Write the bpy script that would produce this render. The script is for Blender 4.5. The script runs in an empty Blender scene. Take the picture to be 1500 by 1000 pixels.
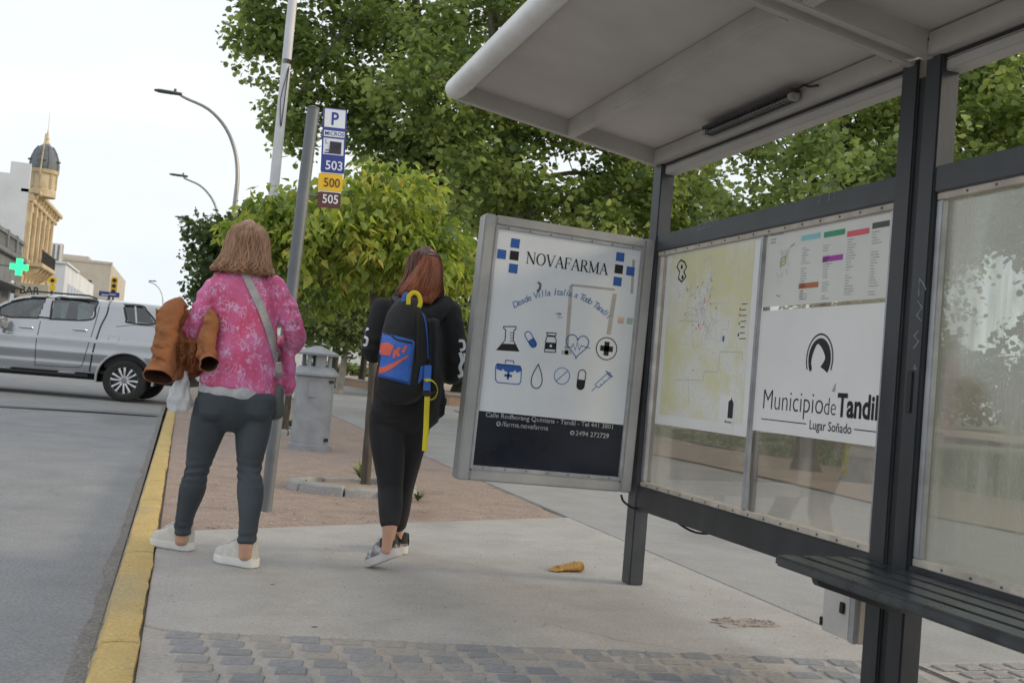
import bpy, bmesh, math, random
import numpy as np
from mathutils import Vector, Matrix, noise
from mathutils.bvhtree import BVHTree
R = math.radians
sc = bpy.context.scene
col = sc.collection
# ------------------------------------------------------------------ camera, sky, sun, exposure
CAM_H = 1.02; FOC = 1500.0
def cam_axes():
    d = Vector(((268-750)/FOC, -(516-500)/FOC, -1.0)); a = R(4.8)
    u = Vector((math.sin(a), math.cos(a), 0)); u.z = d.x*u.x + d.y*u.y
    u.normalize(); d.normalize(); r = d.cross(u)
    return r, d, u                      # rows: camera vector -> world x, y, z
AX = cam_axes()
cam_d = bpy.data.cameras.new('camera'); cam = bpy.data.objects.new('camera', cam_d); col.objects.link(cam)
cam_d.sensor_width = 36; cam_d.lens = 36*FOC/1500; cam_d.clip_end = 2000; cam_d.clip_start = .05
m3 = Matrix((AX[0], AX[1], AX[2]))
cam.matrix_world = Matrix.Translation((0, 0, CAM_H)) @ m3.to_4x4()
sc.camera = cam
cam_d.dof.use_dof = True; cam_d.dof.focus_distance = 5.8; cam_d.dof.aperture_fstop = 6.3

SUN_AZ = R(105); SUN_EL = R(20)          # azimuth clockwise from +Y
wd = bpy.data.worlds.new('World'); sc.world = wd; wd.use_nodes = True
nt = wd.node_tree; nt.nodes.clear()
o_ = nt.nodes.new('ShaderNodeOutputWorld')
sky = nt.nodes.new('ShaderNodeTexSky'); sky.sky_type = 'NISHITA'; sky.sun_disc = False
sky.sun_elevation = SUN_EL; sky.sun_rotation = SUN_AZ; sky.dust_density = 2.0
bg1 = nt.nodes.new('ShaderNodeBackground'); bg1.inputs[1].default_value = .12
nt.links.new(sky.outputs[0], bg1.inputs[0])
bg2 = nt.nodes.new('ShaderNodeBackground'); bg2.inputs[1].default_value = .86   # thin bright cloud deck
tc = nt.nodes.new('ShaderNodeTexCoord'); nz = nt.nodes.new('ShaderNodeTexNoise'); nz.inputs['Scale'].default_value = 2.2
nz.inputs['Detail'].default_value = 5; mp_ = nt.nodes.new('ShaderNodeMapping'); mp_.inputs['Scale'].default_value = (1, 1, 3)
nt.links.new(tc.outputs['Generated'], mp_.inputs[0]); nt.links.new(mp_.outputs[0], nz.inputs['Vector'])
cr = nt.nodes.new('ShaderNodeValToRGB'); cr.color_ramp.elements[0].position = .3; cr.color_ramp.elements[1].position = .62
cr.color_ramp.elements[0].color = (.80, .88, .95, 1); cr.color_ramp.elements[1].color = (.97, .98, .99, 1)
nt.links.new(nz.outputs[0], cr.inputs[0]); nt.links.new(cr.outputs[0], bg2.inputs[0])
mx = nt.nodes.new('ShaderNodeMixShader'); mx.inputs[0].default_value = .88
nt.links.new(bg1.outputs[0], mx.inputs[1]); nt.links.new(bg2.outputs[0], mx.inputs[2]); nt.links.new(mx.outputs[0], o_.inputs[0])

sl = bpy.data.lights.new('sun', 'SUN'); sl.energy = 1.3; sl.angle = R(10); sl.color = (1, .80, .52)
sun = bpy.data.objects.new('sun', sl); col.objects.link(sun)
sdir = Vector((math.sin(SUN_AZ)*math.cos(SUN_EL), math.cos(SUN_AZ)*math.cos(SUN_EL), math.sin(SUN_EL)))
sun.rotation_euler = sdir.to_track_quat('Z', 'Y').to_euler(); sun.location = (20, -5, 20)
vs = sc.view_settings; vs.view_transform = 'Standard'; vs.look = 'None'; vs.gamma = 1; vs.use_curve_mapping = False
vs.exposure = 0.40

# ------------------------------------------------------------------ measuring helpers (pixel of the photograph -> point at a known distance)
def ray(x, y):
    c = Vector(((x-750)/FOC, -(y-500)/FOC, -1.0)); return Vector((AX[0].dot(c), AX[1].dot(c), AX[2].dot(c)))
O = Vector((0, 0, CAM_H))
def G(x, y, z=0.0):
    v = ray(x, y); return O + v*((z-CAM_H)/v.z)
def P(x, y, Y):
    v = ray(x, y); return O + v*(Y/v.y)
def PX(x, y, X):
    v = ray(x, y); return O + v*(X/v.x)

# ------------------------------------------------------------------ materials
def new_mat(name):
    m = bpy.data.materials.new(name); m.use_nodes = True
    return m, m.node_tree, m.node_tree.nodes['Principled BSDF']
def N(nt, t, **kw):
    n = nt.nodes.new(t)
    for k, v in kw.items():
        if k in n.inputs: n.inputs[k].default_value = v
        else: setattr(n, k, v)
    return n
def coords(nt, scale=(1, 1, 1), kind='Object'):
    t = N(nt, 'ShaderNodeTexCoord'); m = N(nt, 'ShaderNodeMapping'); m.inputs['Scale'].default_value = scale
    nt.links.new(t.outputs[kind], m.inputs[0]); return m.outputs[0]
def ramp(nt, src, stops):
    r = N(nt, 'ShaderNodeValToRGB'); e = r.color_ramp.elements
    while len(e) < len(stops): e.new(.5)
    for i, (p, c) in enumerate(stops):
        e[i].position = p; e[i].color = (*c, 1) if len(c) == 3 else c
    nt.links.new(src, r.inputs[0]); return r.outputs[0]
def mixc(nt, fac, a, b, mode='MIX'):
    m = N(nt, 'ShaderNodeMix'); m.data_type = 'RGBA'; m.blend_type = mode
    for s, i in ((fac, 0), (a, 6), (b, 7)):
        if hasattr(s, 'is_linked'): nt.links.new(s, m.inputs[i])
        elif i == 0: m.inputs[0].default_value = s
        else: m.inputs[i].default_value = (*s, 1)
    return m.outputs[2]
def noise_n(nt, vec, scale, detail=4, rough=.55, dist=0):
    n = N(nt, 'ShaderNodeTexNoise', Scale=scale, Detail=detail, Roughness=rough, Distortion=dist)
    if vec is not None: nt.links.new(vec, n.inputs['Vector'])
    return n.outputs[0]
def bump(nt, b, h, strength=.3, dist=.01):
    n = N(nt, 'ShaderNodeBump', Strength=strength, Distance=dist); nt.links.new(h, n.inputs['Height']); nt.links.new(n.outputs[0], b.inputs['Normal'])
def mat(name, c, rough=.6, metal=0, var=.18, scale=6, bmp=0, bscale=60, spec=.5, kind='Object', stretch=(1, 1, 1), c2=None, lo=.35, hi=.68, bdist=.004):
    """base colour with uneven wear: two noise octaves between c and c2, optional fine relief"""
    m, nt, b = new_mat(name)
    v = coords(nt, stretch, kind)
    n1 = noise_n(nt, v, scale, 6, .6)
    if c2 is None: c2 = tuple(min(1, x*(1+var)+.01*var) for x in c); c1 = tuple(x*(1-var) for x in c)
    else: c1 = c
    cc = ramp(nt, n1, [(lo, c1), (hi, c2)])
    nt.links.new(cc, b.inputs['Base Color'])
    b.inputs['Roughness'].default_value = rough; b.inputs['Metallic'].default_value = metal; b.inputs['Specular IOR Level'].default_value = spec
    rr = N(nt, 'ShaderNodeMapRange'); rr.inputs[3].default_value = max(0, rough-.1); rr.inputs[4].default_value = min(1, rough+.12)
    nt.links.new(n1, rr.inputs[0]); nt.links.new(rr.outputs[0], b.inputs['Roughness'])
    if bmp: bump(nt, b, noise_n(nt, v, bscale, 4, .6), bmp, bdist)
    return m
def emis(name, c, s):
    m, nt, b = new_mat(name); b.inputs['Base Color'].default_value = (*c, 1); b.inputs['Emission Color'].default_value = (*c, 1); b.inputs['Emission Strength'].default_value = s
    return m
def leaf_mat(name, stops, trans=.35):
    m, nt, b = new_mat(name); nt.nodes.remove(b); out = nt.nodes['Material Output']
    at = N(nt, 'ShaderNodeAttribute', attribute_name='tone')
    c = ramp(nt, at.outputs['Fac'], stops)
    d = N(nt, 'ShaderNodeBsdfPrincipled', Roughness=.42); d.inputs['Specular IOR Level'].default_value = .5
    t = N(nt, 'ShaderNodeBsdfTranslucent'); hs = N(nt, 'ShaderNodeHueSaturation', Value=1.5, Saturation=1.1); hs.inputs['Hue'].default_value = .485
    nt.links.new(c, d.inputs['Base Color']); nt.links.new(c, hs.inputs['Color']); nt.links.new(hs.outputs[0], t.inputs['Color'])
    mx = N(nt, 'ShaderNodeMixShader'); mx.inputs[0].default_value = trans
    nt.links.new(d.outputs[0], mx.inputs[1]); nt.links.new(t.outputs[0], mx.inputs[2]); nt.links.new(mx.outputs[0], out.inputs[0])
    return m
def glass_mat(name, tint=(.9, .93, .92), refl=.08, dirt=.0, dirt_c=(.45, .46, .44), streak=False, rough=.02):
    m, nt, b = new_mat(name); nt.nodes.remove(b); out = nt.nodes['Material Output']
    tr = N(nt, 'ShaderNodeBsdfTransparent', Color=(*tint, 1)); gl = N(nt, 'ShaderNodeBsdfGlossy', Roughness=rough)
    fr = N(nt, 'ShaderNodeLayerWeight', Blend=.25); mr = N(nt, 'ShaderNodeMapRange'); mr.inputs[3].default_value = refl; mr.inputs[4].default_value = min(1, refl+.5)
    nt.links.new(fr.outputs['Fresnel'], mr.inputs[0])
    mx = N(nt, 'ShaderNodeMixShader'); nt.links.new(mr.outputs[0], mx.inputs[0]); nt.links.new(tr.outputs[0], mx.inputs[1]); nt.links.new(gl.outputs[0], mx.inputs[2])
    last = mx.outputs[0]
    if dirt:
        df = N(nt, 'ShaderNodeBsdfDiffuse', Color=(*dirt_c, 1)); tl = N(nt, 'ShaderNodeBsdfTranslucent', Color=(*dirt_c, 1))
        ad = N(nt, 'ShaderNodeMixShader'); ad.inputs[0].default_value = .5; nt.links.new(df.outputs[0], ad.inputs[1]); nt.links.new(tl.outputs[0], ad.inputs[2])
        v = coords(nt, (9, 9, 1.1) if streak else (1, 1, 1)); n1 = noise_n(nt, v, 1.6 if streak else 3, 6, .65, .4)
        v2 = coords(nt, (1, 1, 1)); n2 = noise_n(nt, v2, 2.2, 3)
        f1 = ramp(nt, n1, [(.42, (0, 0, 0)), (.66, (1, 1, 1))]); f2 = ramp(nt, n2, [(.35, (.12,)*3), (.62, (1, 1, 1))])
        f = mixc(nt, 1.0, f1, f2, 'MULTIPLY')
        s = N(nt, 'ShaderNodeMath', operation='MULTIPLY_ADD'); nt.links.new(f, s.inputs[0]); s.inputs[1].default_value = dirt; s.inputs[2].default_value = dirt*(.42 if streak else .35)
        m2 = N(nt, 'ShaderNodeMixShader'); nt.links.new(s.outputs[0], m2.inputs[0]); nt.links.new(last, m2.inputs[1]); nt.links.new(ad.outputs[0], m2.inputs[2]); last = m2.outputs[0]
    nt.links.new(last, out.inputs[0]); return m

# ------------------------------------------------------------------ object helpers
def tag(o, label=None, cat=None, group=None, kind=None):
    if label: o['label'] = label
    if cat: o['category'] = cat
    if group: o['group'] = group
    if kind: o['kind'] = kind
    return o
def empty(name, loc=(0, 0, 0), rz=0, label=None, cat=None, group=None):
    o = bpy.data.objects.new(name, None); col.objects.link(o); o.location = loc; o.rotation_euler = (0, 0, rz)
    o.empty_display_size = .1
    return tag(o, label, cat, group)
class MB:
    def __init__(s): s.v = []; s.f = []; s.mi = []
    def add(s, vs, fs, mi=0):
        b = len(s.v); s.v += [tuple(p) for p in vs]; s.f += [tuple(i+b for i in f) for f in fs]; s.mi += [mi]*len(fs); return s
    def box(s, lo, hi, mi=0, mtx=None):
        x0, y0, z0 = lo; x1, y1, z1 = hi
        v = [Vector(p) for p in ((x0,y0,z0),(x1,y0,z0),(x1,y1,z0),(x0,y1,z0),(x0,y0,z1),(x1,y0,z1),(x1,y1,z1),(x0,y1,z1))]
        if mtx: v = [mtx @ p for p in v]
        return s.add(v, [(3,2,1,0),(4,5,6,7),(0,1,5,4),(1,2,6,5),(2,3,7,6),(3,0,4,7)], mi)
    def tube(s, pts, rad, n=8, mi=0, caps=True, ref=None):
        pts = [Vector(p) for p in pts]; m = len(pts)
        if not hasattr(rad, '__len__'): rad = [rad]*m
        rings = []; prev = ref
        for i, p in enumerate(pts):
            t = (pts[min(i+1, m-1)]-pts[max(i-1, 0)]).normalized()
            a = Vector(prev) if prev is not None else (Vector((0, 0, 1)) if abs(t.z) < .9 else Vector((1, 0, 0)))
            u = (a - t*a.dot(t))
            if u.length < 1e-5: u = t.orthogonal()
            u.normalize(); w = t.cross(u); prev = u
            r = rad[i]; ra, rb = (r if hasattr(r, '__len__') else (r, r))
            rings.append([p + u*(ra*math.cos(2*math.pi*k/n)) + w*(rb*math.sin(2*math.pi*k/n)) for k in range(n)])
        v = [q for r in rings for q in r]; f = []
        for i in range(m-1):
            for k in range(n):
                k2 = (k+1) % n; f.append((i*n+k, i*n+k2, (i+1)*n+k2, (i+1)*n+k))
        if caps: f.append(tuple(range(n-1, -1, -1))); f.append(tuple((m-1)*n+k for k in range(n)))
        return s.add(v, f, mi)
    def lathe(s, prof, c=(0, 0, 0), n=24, axis='Z', mi=0, cap=True):
        v = []; f = []; c = Vector(c)
        for r, h in prof:
            for k in range(n):
                a = 2*math.pi*k/n; x, y = r*math.cos(a), r*math.sin(a)
                q = Vector((x, y, h)) if axis == 'Z' else (Vector((x, h, y)) if axis == 'Y' else Vector((h, x, y)))
                v.append(c+q)
        m = len(prof)
        for i in range(m-1):
            for k in range(n):
                k2 = (k+1) % n; f.append((i*n+k, i*n+k2, (i+1)*n+k2, (i+1)*n+k))
        if cap: f.append(tuple(range(n))); f.append(tuple((m-1)*n+k for k in range(n)))
        return s.add(v, f, mi)
    def prism(s, pts, h0, h1, fn, mi=0):
        """closed outline pts (2D) extruded between h0 and h1; fn(a,b,h)->3D"""
        n = len(pts); v = [fn(a, b, h0) for a, b in pts] + [fn(a, b, h1) for a, b in pts]
        f = [tuple(range(n-1, -1, -1)), tuple(range(n, 2*n))] + [(i, (i+1) % n, n+(i+1) % n, n+i) for i in range(n)]
        return s.add(v, f, mi)
    def mesh(s, name, mats, smooth=False, bevel=0, seg=2):
        me = bpy.data.meshes.new(name); me.from_pydata(s.v, [], s.f)
        for m in (mats if isinstance(mats, (list, tuple)) else [mats]): me.materials.append(m)
        me.polygons.foreach_set('material_index', s.mi)
        bm = bmesh.new(); bm.from_mesh(me); bmesh.ops.recalc_face_normals(bm, faces=bm.faces)
        if bevel: bmesh.ops.bevel(bm, geom=[e for e in bm.edges if len(e.link_faces) == 2 and e.calc_face_angle(0) > .5], offset=bevel, segments=seg, affect='EDGES', clamp_overlap=True)
        bm.to_mesh(me); bm.free()
        if smooth:
            me.polygons.foreach_set('use_smooth', [True]*len(me.polygons))
            try: me.set_sharp_from_angle(angle=R(40))
            except Exception: pass
        me.update(); return me
    def build(s, name, mats, parent=None, smooth=False, bevel=0, seg=2, label=None, cat=None, group=None, kind=None):
        o = bpy.data.objects.new(name, s.mesh(name, mats, smooth, bevel, seg)); col.objects.link(o)
        if parent: o.parent = parent
        return tag(o, label, cat, group, kind)
def box(name, lo, hi, m, parent=None, bevel=.004, **kw): return MB().box(lo, hi).build(name, m, parent, bevel=bevel, **kw)
def np_mesh(name, V, F, m, tone=None, parent=None):
    """fast mesh from numpy: V (n,3), F (k,4) or (k,3)"""
    me = bpy.data.meshes.new(name); k, w = F.shape
    me.vertices.add(len(V)); me.vertices.foreach_set('co', V.astype(np.float32).ravel())
    me.loops.add(k*w); me.loops.foreach_set('vertex_index', F.astype(np.int32).ravel())
    me.polygons.add(k); me.polygons.foreach_set('loop_start', np.arange(0, k*w, w, dtype=np.int32))
    if tone is not None:
        a = me.attributes.new('tone', 'FLOAT', 'POINT'); a.data.foreach_set('value', tone.astype(np.float32))
    me.update(calc_edges=True); me.materials.append(m)
    o = bpy.data.objects.new(name, me); col.objects.link(o)
    if parent: o.parent = parent
    return o
def copy_tree(o, parent=None):
    c = o.copy(); col.objects.link(c); c.parent = parent
    for ch in list(o.children): copy_tree(ch, c)
    return c
# flat print: 2D shapes laid on a plane (o + u*x + v*y)
class Ink:
    def __init__(s, o, u, v, eps=.0015): s.o = Vector(o); s.u = Vector(u); s.vv = Vector(v); s.n = s.u.cross(s.vv).normalized(); s.e = eps; s.mb = MB()
    def pt(s, p): return s.o + s.u*p[0] + s.vv*p[1] + s.n*s.e
    def poly(s, pts): s.mb.add([s.pt(p) for p in pts], [tuple(range(len(pts)))]); return s
    def rect(s, x0, y0, x1, y1): return s.poly([(x0, y0), (x1, y0), (x1, y1), (x0, y1)])
    def stroke(s, pts, w, closed=False):
        v, f = ribbon(pts, w, closed); s.mb.add([s.pt(p) for p in v], f); return s
    def circle(s, c, r, w, n=36, sy=1): return s.stroke([(c[0]+r*math.cos(2*math.pi*k/n), c[1]+sy*r*math.sin(2*math.pi*k/n)) for k in range(n)], w, True)
    def disc(s, c, r, n=28, sy=1): return s.poly([(c[0]+r*math.cos(2*math.pi*k/n), c[1]+sy*r*math.sin(2*math.pi*k/n)) for k in range(n)])
    def text(s, body, x, y, size, bold=0, sx=1, rot=0, align='LEFT', slant=0):
        v, f = text_geo(body, bold, align); ca, sa = math.cos(rot), math.sin(rot); q = []
        for a, b in v:
            a = (a+b*slant)*size*sx; b = b*size; q.append((x+a*ca-b*sa, y+a*sa+b*ca))
        s.mb.add([s.pt(p) for p in q], f); return s
    def build(s, name, m, parent=None): return s.mb.build(name, m, parent)
def ribbon(pts, w, closed=False):
    P2 = [Vector((p[0], p[1])) for p in pts]; n = len(P2); v = []; f = []
    for i, p in enumerate(P2):
        a = P2[(i-1) % n] if (closed or i) else p; b = P2[(i+1) % n] if (closed or i < n-1) else p
        d1 = (p-a); d2 = (b-p); d1 = d1.normalized() if d1.length > 1e-9 else None; d2 = d2.normalized() if d2.length > 1e-9 else None
        d = (d1 or d2) if (not d1 or not d2) else (d1+d2)
        if d.length < 1e-6: d = d1
        d = d.normalized(); nn = Vector((-d.y, d.x)); k = 1.0
        if d1 and d2: k = 1/max(.5, nn.dot(Vector((-d1.y, d1.x))))
        ww = w[i] if hasattr(w, '__len__') else w
        v.append(p+nn*ww/2*k); v.append(p-nn*ww/2*k)
    m = n if closed else n-1
    for i in range(m):
        j = (i+1) % n; f.append((2*i, 2*i+1, 2*j+1, 2*j))
    return [(q.x, q.y) for q in v], f
_tc = {}
def text_geo(body, bold=0, align='LEFT'):
    k = (body, bold, align)
    if k not in _tc:
        c = bpy.data.curves.new('t', 'FONT'); c.body = body; c.size = 1; c.align_x = align; c.offset = bold; c.resolution_u = 3; c.fill_mode = 'FRONT'
        o = bpy.data.objects.new('t', c); col.objects.link(o); dg = bpy.context.evaluated_depsgraph_get(); e = o.evaluated_get(dg); me = e.to_mesh()
        v = [(p.co.x, p.co.y) for p in me.vertices]; f = [tuple(q.vertices) for q in me.polygons]; e.to_mesh_clear()
        bpy.data.objects.remove(o); bpy.data.curves.remove(c); _tc[k] = (v, f)
    return _tc[k]
def smooth_path(pts, n=6):
    """Catmull-Rom through rows of numbers"""
    A = np.array(pts, float); A = np.vstack([2*A[0]-A[1], A, 2*A[-1]-A[-2]]); out = []
    for i in range(1, len(A)-2):
        for k in range(n):
            t = k/n; p0, p1, p2, p3 = A[i-1], A[i], A[i+1], A[i+2]
            out.append(.5*((2*p1)+(-p0+p2)*t+(2*p0-5*p1+4*p2-p3)*t*t+(-p0+3*p1-3*p2+p3)*t**3))
    out.append(A[-2]); return np.array(out)
rnd = random.Random(7)
def jit(a): return rnd.uniform(-a, a)
# ------------------------------------------------------------------ setting: ground, road, pavement
def concrete(name, a, b, stain=(.20, .185, .17), sc_=1.0, fleck=.25):
    m, nt, bs = new_mat(name); v = coords(nt)
    big = noise_n(nt, v, .55*sc_, 6, .6, .4); mid = noise_n(nt, v, 3.2*sc_, 6, .65); fine = noise_n(nt, v, 70, 4, .7)
    c = ramp(nt, mid, [(.3, a), (.7, b)])
    st = ramp(nt, big, [(.30, (.75,)*3), (.44, (0, 0, 0))]); c = mixc(nt, st, c, stain)
    pale = ramp(nt, noise_n(nt, v, 1.3*sc_, 5, .7, .8), [(.60, (0, 0, 0)), (.72, (.5,)*3)]); c = mixc(nt, pale, c, tuple(min(.62, x*1.28) for x in b))
    wn = N(nt, 'ShaderNodeTexNoise', Scale=2.5, Detail=4); nt.links.new(v, wn.inputs['Vector']); wm = N(nt, 'ShaderNodeMix'); wm.data_type = 'RGBA'; wm.inputs[0].default_value = .25; nt.links.new(v, wm.inputs[6]); nt.links.new(wn.outputs['Color'], wm.inputs[7])
    vc = N(nt, 'ShaderNodeTexVoronoi', Scale=.55, feature='DISTANCE_TO_EDGE'); nt.links.new(wm.outputs[2], vc.inputs['Vector'])
    ck = mixc(nt, 1.0, ramp(nt, vc.outputs['Distance'], [(.0010, (.45,)*3), (.003, (0, 0, 0))]), ramp(nt, noise_n(nt, v, .8, 2), [(.60, (0, 0, 0)), (.66, (1, 1, 1))]), 'MULTIPLY'); c = mixc(nt, ck, c, (.13, .115, .10))
    fl = ramp(nt, fine, [(.35, (1-fleck,)*3), (.65, (1, 1, 1))]); c = mixc(nt, 1.0, c, fl, 'MULTIPLY')
    vo = N(nt, 'ShaderNodeTexVoronoi', Scale=2.3, Randomness=1.0); nt.links.new(v, vo.inputs['Vector'])
    sp = ramp(nt, vo.outputs['Distance'], [(.0, (1, 1, 1)), (.028, (.8,)*3), (.034, (0, 0, 0))]); c = mixc(nt, sp, c, (.10, .085, .07))
    vo3 = N(nt, 'ShaderNodeTexVoronoi', Scale=9.0, Randomness=1.0); nt.links.new(v, vo3.inputs['Vector'])
    sp3 = ramp(nt, vo3.outputs['Distance'], [(.0, (.7,)*3), (.035, (.5,)*3), (.045, (0, 0, 0))]); c = mixc(nt, sp3, c, (.2, .17, .14))
    nt.links.new(c, bs.inputs['Base Color']); bs.inputs['Roughness'].default_value = .85; bs.inputs['Specular IOR Level'].default_value = .3
    bump(nt, bs, fine, .25, .004); return m
M_conc = concrete('concrete', (.395, .377, .358), (.495, .475, .455), (.285, .265, .248))
M_conc2 = concrete('concrete_pale', (.335, .33, .322), (.40, .395, .386), (.26, .253, .245))
M_mortar = concrete('mortar', (.40, .37, .345), (.46, .43, .40), (.33, .27, .22))
M_asph = concrete('asphalt', (.265, .267, .275), (.335, .338, .346), (.22, .222, .226), .6, .35)
M_dirt = concrete('red_dirt', (.38, .282, .232), (.49, .385, .33), (.285, .20, .16), 1.6, .5)
M_sand = concrete('park_dirt', (.36, .27, .20), (.45, .35, .27), (.26, .2, .14), .8, .3)
M_grass = mat('grass_blades', (.05, .10, .018), .7, c2=(.13, .19, .045), scale=3)
M_ground = mat('ground_far', (.16, .16, .12), .9, var=.25, scale=.4)
M_yel = concrete('kerb_paint', (.56, .40, .15), (.66, .49, .21), (.44, .36, .22), 2.2, .3)
M_joint = mat('joint_dirt', (.24, .21, .18), .95, var=.3, scale=20)

def sheet(name, pts, z, m, parent=None, **kw):
    return MB().add([(p[0], p[1], z if len(p) < 3 else p[2]) for p in pts], [tuple(range(len(pts)))]).build(name, m, parent, **kw)
sheet('ground', [(-600, -300), (600, -300), (600, 900), (-600, 900)], -.30, M_ground, kind='structure')
# road, a grid that climbs gently towards the crossing
def road_z(y): t = min(1, max(0, (y-8)/11)); return -.12+.09*t*t*(3-2*t)
mb = MB(); ys = [-12, 0, 4] + [8+i for i in range(13)] + [24, 40, 80, 160, 320]; xs = [-9.0, -6, -3, -1.2, -.216]
for y in ys:
    for x in xs: mb.v.append((x, y, road_z(y) + .03*(1-((x+4.6)/4.4)**2)))
n = len(xs); mb.f = [(i*n+j, i*n+j+1, (i+1)*n+j+1, (i+1)*n+j) for i in range(len(ys)-1) for j in range(n-1)]; mb.mi = [0]*len(mb.f)
mb.build('road', M_asph, smooth=True, kind='structure')
# older, darker seam in the road near the crossing
sheet('road_patch', [(-5.2, 16.2, road_z(16.2)+.036), (-.3, 17.2, road_z(17.2)+.034), (-.3, 17.5, road_z(17.5)+.034), (-5.2, 16.6, road_z(16.6)+.036)], 0, mat('tar_seam', (.13, .13, .135), .8, var=.3, scale=9), kind='structure')
# strip of dirt gathered in the gutter
mb = MB(); pts = []
for i in range(60):
    y = 1.5+i*.32; pts.append((y, -.27-.05*noise.noise(Vector((y*2.2, 3, 0)))-.03*noise.noise(Vector((y*9, 1, 0)))))
for y, x in pts: mb.v += [(x, y, road_z(y)+.006), (-.2165, y, road_z(y)+.010)]
mb.f = [(2*i, 2*i+1, 2*i+3, 2*i+2) for i in range(len(pts)-1)]; mb.mi = [0]*len(mb.f)
mb.build('gutter_dirt', concrete('gutter', (.23, .215, .20), (.31, .295, .28), (.19, .165, .145), 3, .5), kind='structure')

# yellow kerb: each stone its own block with worn edges
kerb = sheet('kerb', [(-.215, -6), (-.068, -6), (-.02, 19.2), (-.17, 19.2)], -.02, M_joint, kind='structure')
js = [-4.2, -2.4, -.9, .7, 2.2, G(190, 942).y, G(206, 809).y, G(232, 733).y, 8.5, 10.1, 11.6, 13.2, 14.8, 16.4, 18.0, 19.2]
rk = random.Random(3)
for a, b in zip(js, js[1:]):
    mb = MB(); n = max(4, int((b-a)/.11)); prof = [(0, -.15), (.002, -.03), (.018, .006), (.07, .011), (.125, .010), (.143, .004), (.147, -.06)]
    for i in range(n+1):
        y = a+.006+(b-a-.012)*i/n; x0 = -.216+(y+6)*.0018
        for k, (px, pz) in enumerate(prof):
            e = .011*noise.noise(Vector((y*3.1, k*5.3, 1.7)))+.008*noise.noise(Vector((y*11, k*2.1, 8))) if k in (1, 2, 5, 6) else .002*noise.noise(Vector((y*8, k, 4)))
            end = -.008 if i in (0, n) and 0 < k < 6 else 0
            mb.v.append((x0+px+e, y, pz+(e*.4 if k in (2, 5) else e)+end+(.004 if k > 1 else 0)))
    m_ = len(prof); mb.f = [(i*m_+k, i*m_+k+1, (i+1)*m_+k+1, (i+1)*m_+k) for i in range(n) for k in range(m_-1)]
    mb.f += [tuple(range(m_)), tuple(n*m_+k for k in range(m_))]; mb.mi = [0]*len(mb.f)
    mb.build('kerb_stone', M_yel, kerb, smooth=True)

# pavement: concrete slabs over a dark bed
pave = sheet('pavement', [(-.06, -8), (60, -8), (60, 120), (-.02, 120)], -.03, M_joint, kind='structure')
def slab(name, pts, m, z=0, th=.028):
    n = len(pts); mb = MB().prism(pts, z-th, z, lambda a, b, h: Vector((a, b, h)))
    return mb.build(name, m, pave, bevel=.006, seg=1)
XL = lambda y: -.069+(y+6)*.0018
CE0, CE1 = (-.068, 3.985), (2.945, 3.54)       # joint between concrete and cobbles
DE0, DE1 = (-.030, 6.14), (2.935, 7.43)        # far edge of the concrete apron
cpts = [(-.045, 4.07), (.02, 4.005), (.12, 3.965), (1.4, 3.77), (2.945, 3.54)]
slab('concrete_slab', cpts + [(2.945, 7.425), (1.6, 6.86), (.55, 6.40), (-.040, 6.145)], M_conc)
ysl = [-2, 1.3, 4.4, 7.43, 10.6, 13.7, 17.0]
for a, b in zip(ysl, ysl[1:]):
    slab('concrete_slab', [(2.957, a+.006), (5.2, a+.05), (5.2, b+.04), (2.957, b-.006)], M_conc2)
    slab('concrete_slab', [(5.212, a+.05), (7.42, a+.1), (7.47, b+.09), (5.212, b+.04)], M_conc2)
ysl = [17.0, 21, 25, 29.5, 34, 40, 47, 55, 64, 76]
xsl = [2.99, 5.2, 8.4, 12, 16, 21]
for a, b in zip(ysl, ysl[1:]):
    for c, d in zip(xsl, xsl[1:]):
        if c > 8 and 17 <= a < 29: continue
        slab('concrete_slab', [(c+.012+(a-17)*.006*(c < 3), a+.02), (d-.012, a+.02), (d-.012, b-.01), (c+.012+(b-17)*.006*(c < 3), b-.01)], M_conc2)
# red dirt tree strip between kerb and path
mb = MB(); nx, ny = 14, 60
for j in range(ny+1):
    t = (j/ny)**1.7
    for i in range(nx+1):
        s = i/nx; a = Vector((DE0[0]*(1-s)+DE1[0]*s, DE0[1]*(1-s)+DE1[1]*s)); b = Vector((-.02*(1-s)+3.5*s, 26.0)); p = a.lerp(b, t)
        e = .03*noise.noise(Vector((p.x*4, p.y*4, 0))) if i == nx else 0
        mb.v.append((p.x+e-(.01 if i == nx else 0), p.y+(.012*noise.noise(Vector((p.x*6, 0, 3))) if j == 0 else 0)+.004, -.014+.010*noise.noise(Vector((p.x*1.7, p.y*1.7, 2)))))
mb.f = [(j*(nx+1)+i, j*(nx+1)+i+1, (j+1)*(nx+1)+i+1, (j+1)*(nx+1)+i) for j in range(ny) for i in range(nx)]; mb.mi = [0]*len(mb.f)
mb.build('red_dirt_strip', M_dirt, smooth=True, kind='structure')
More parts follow.
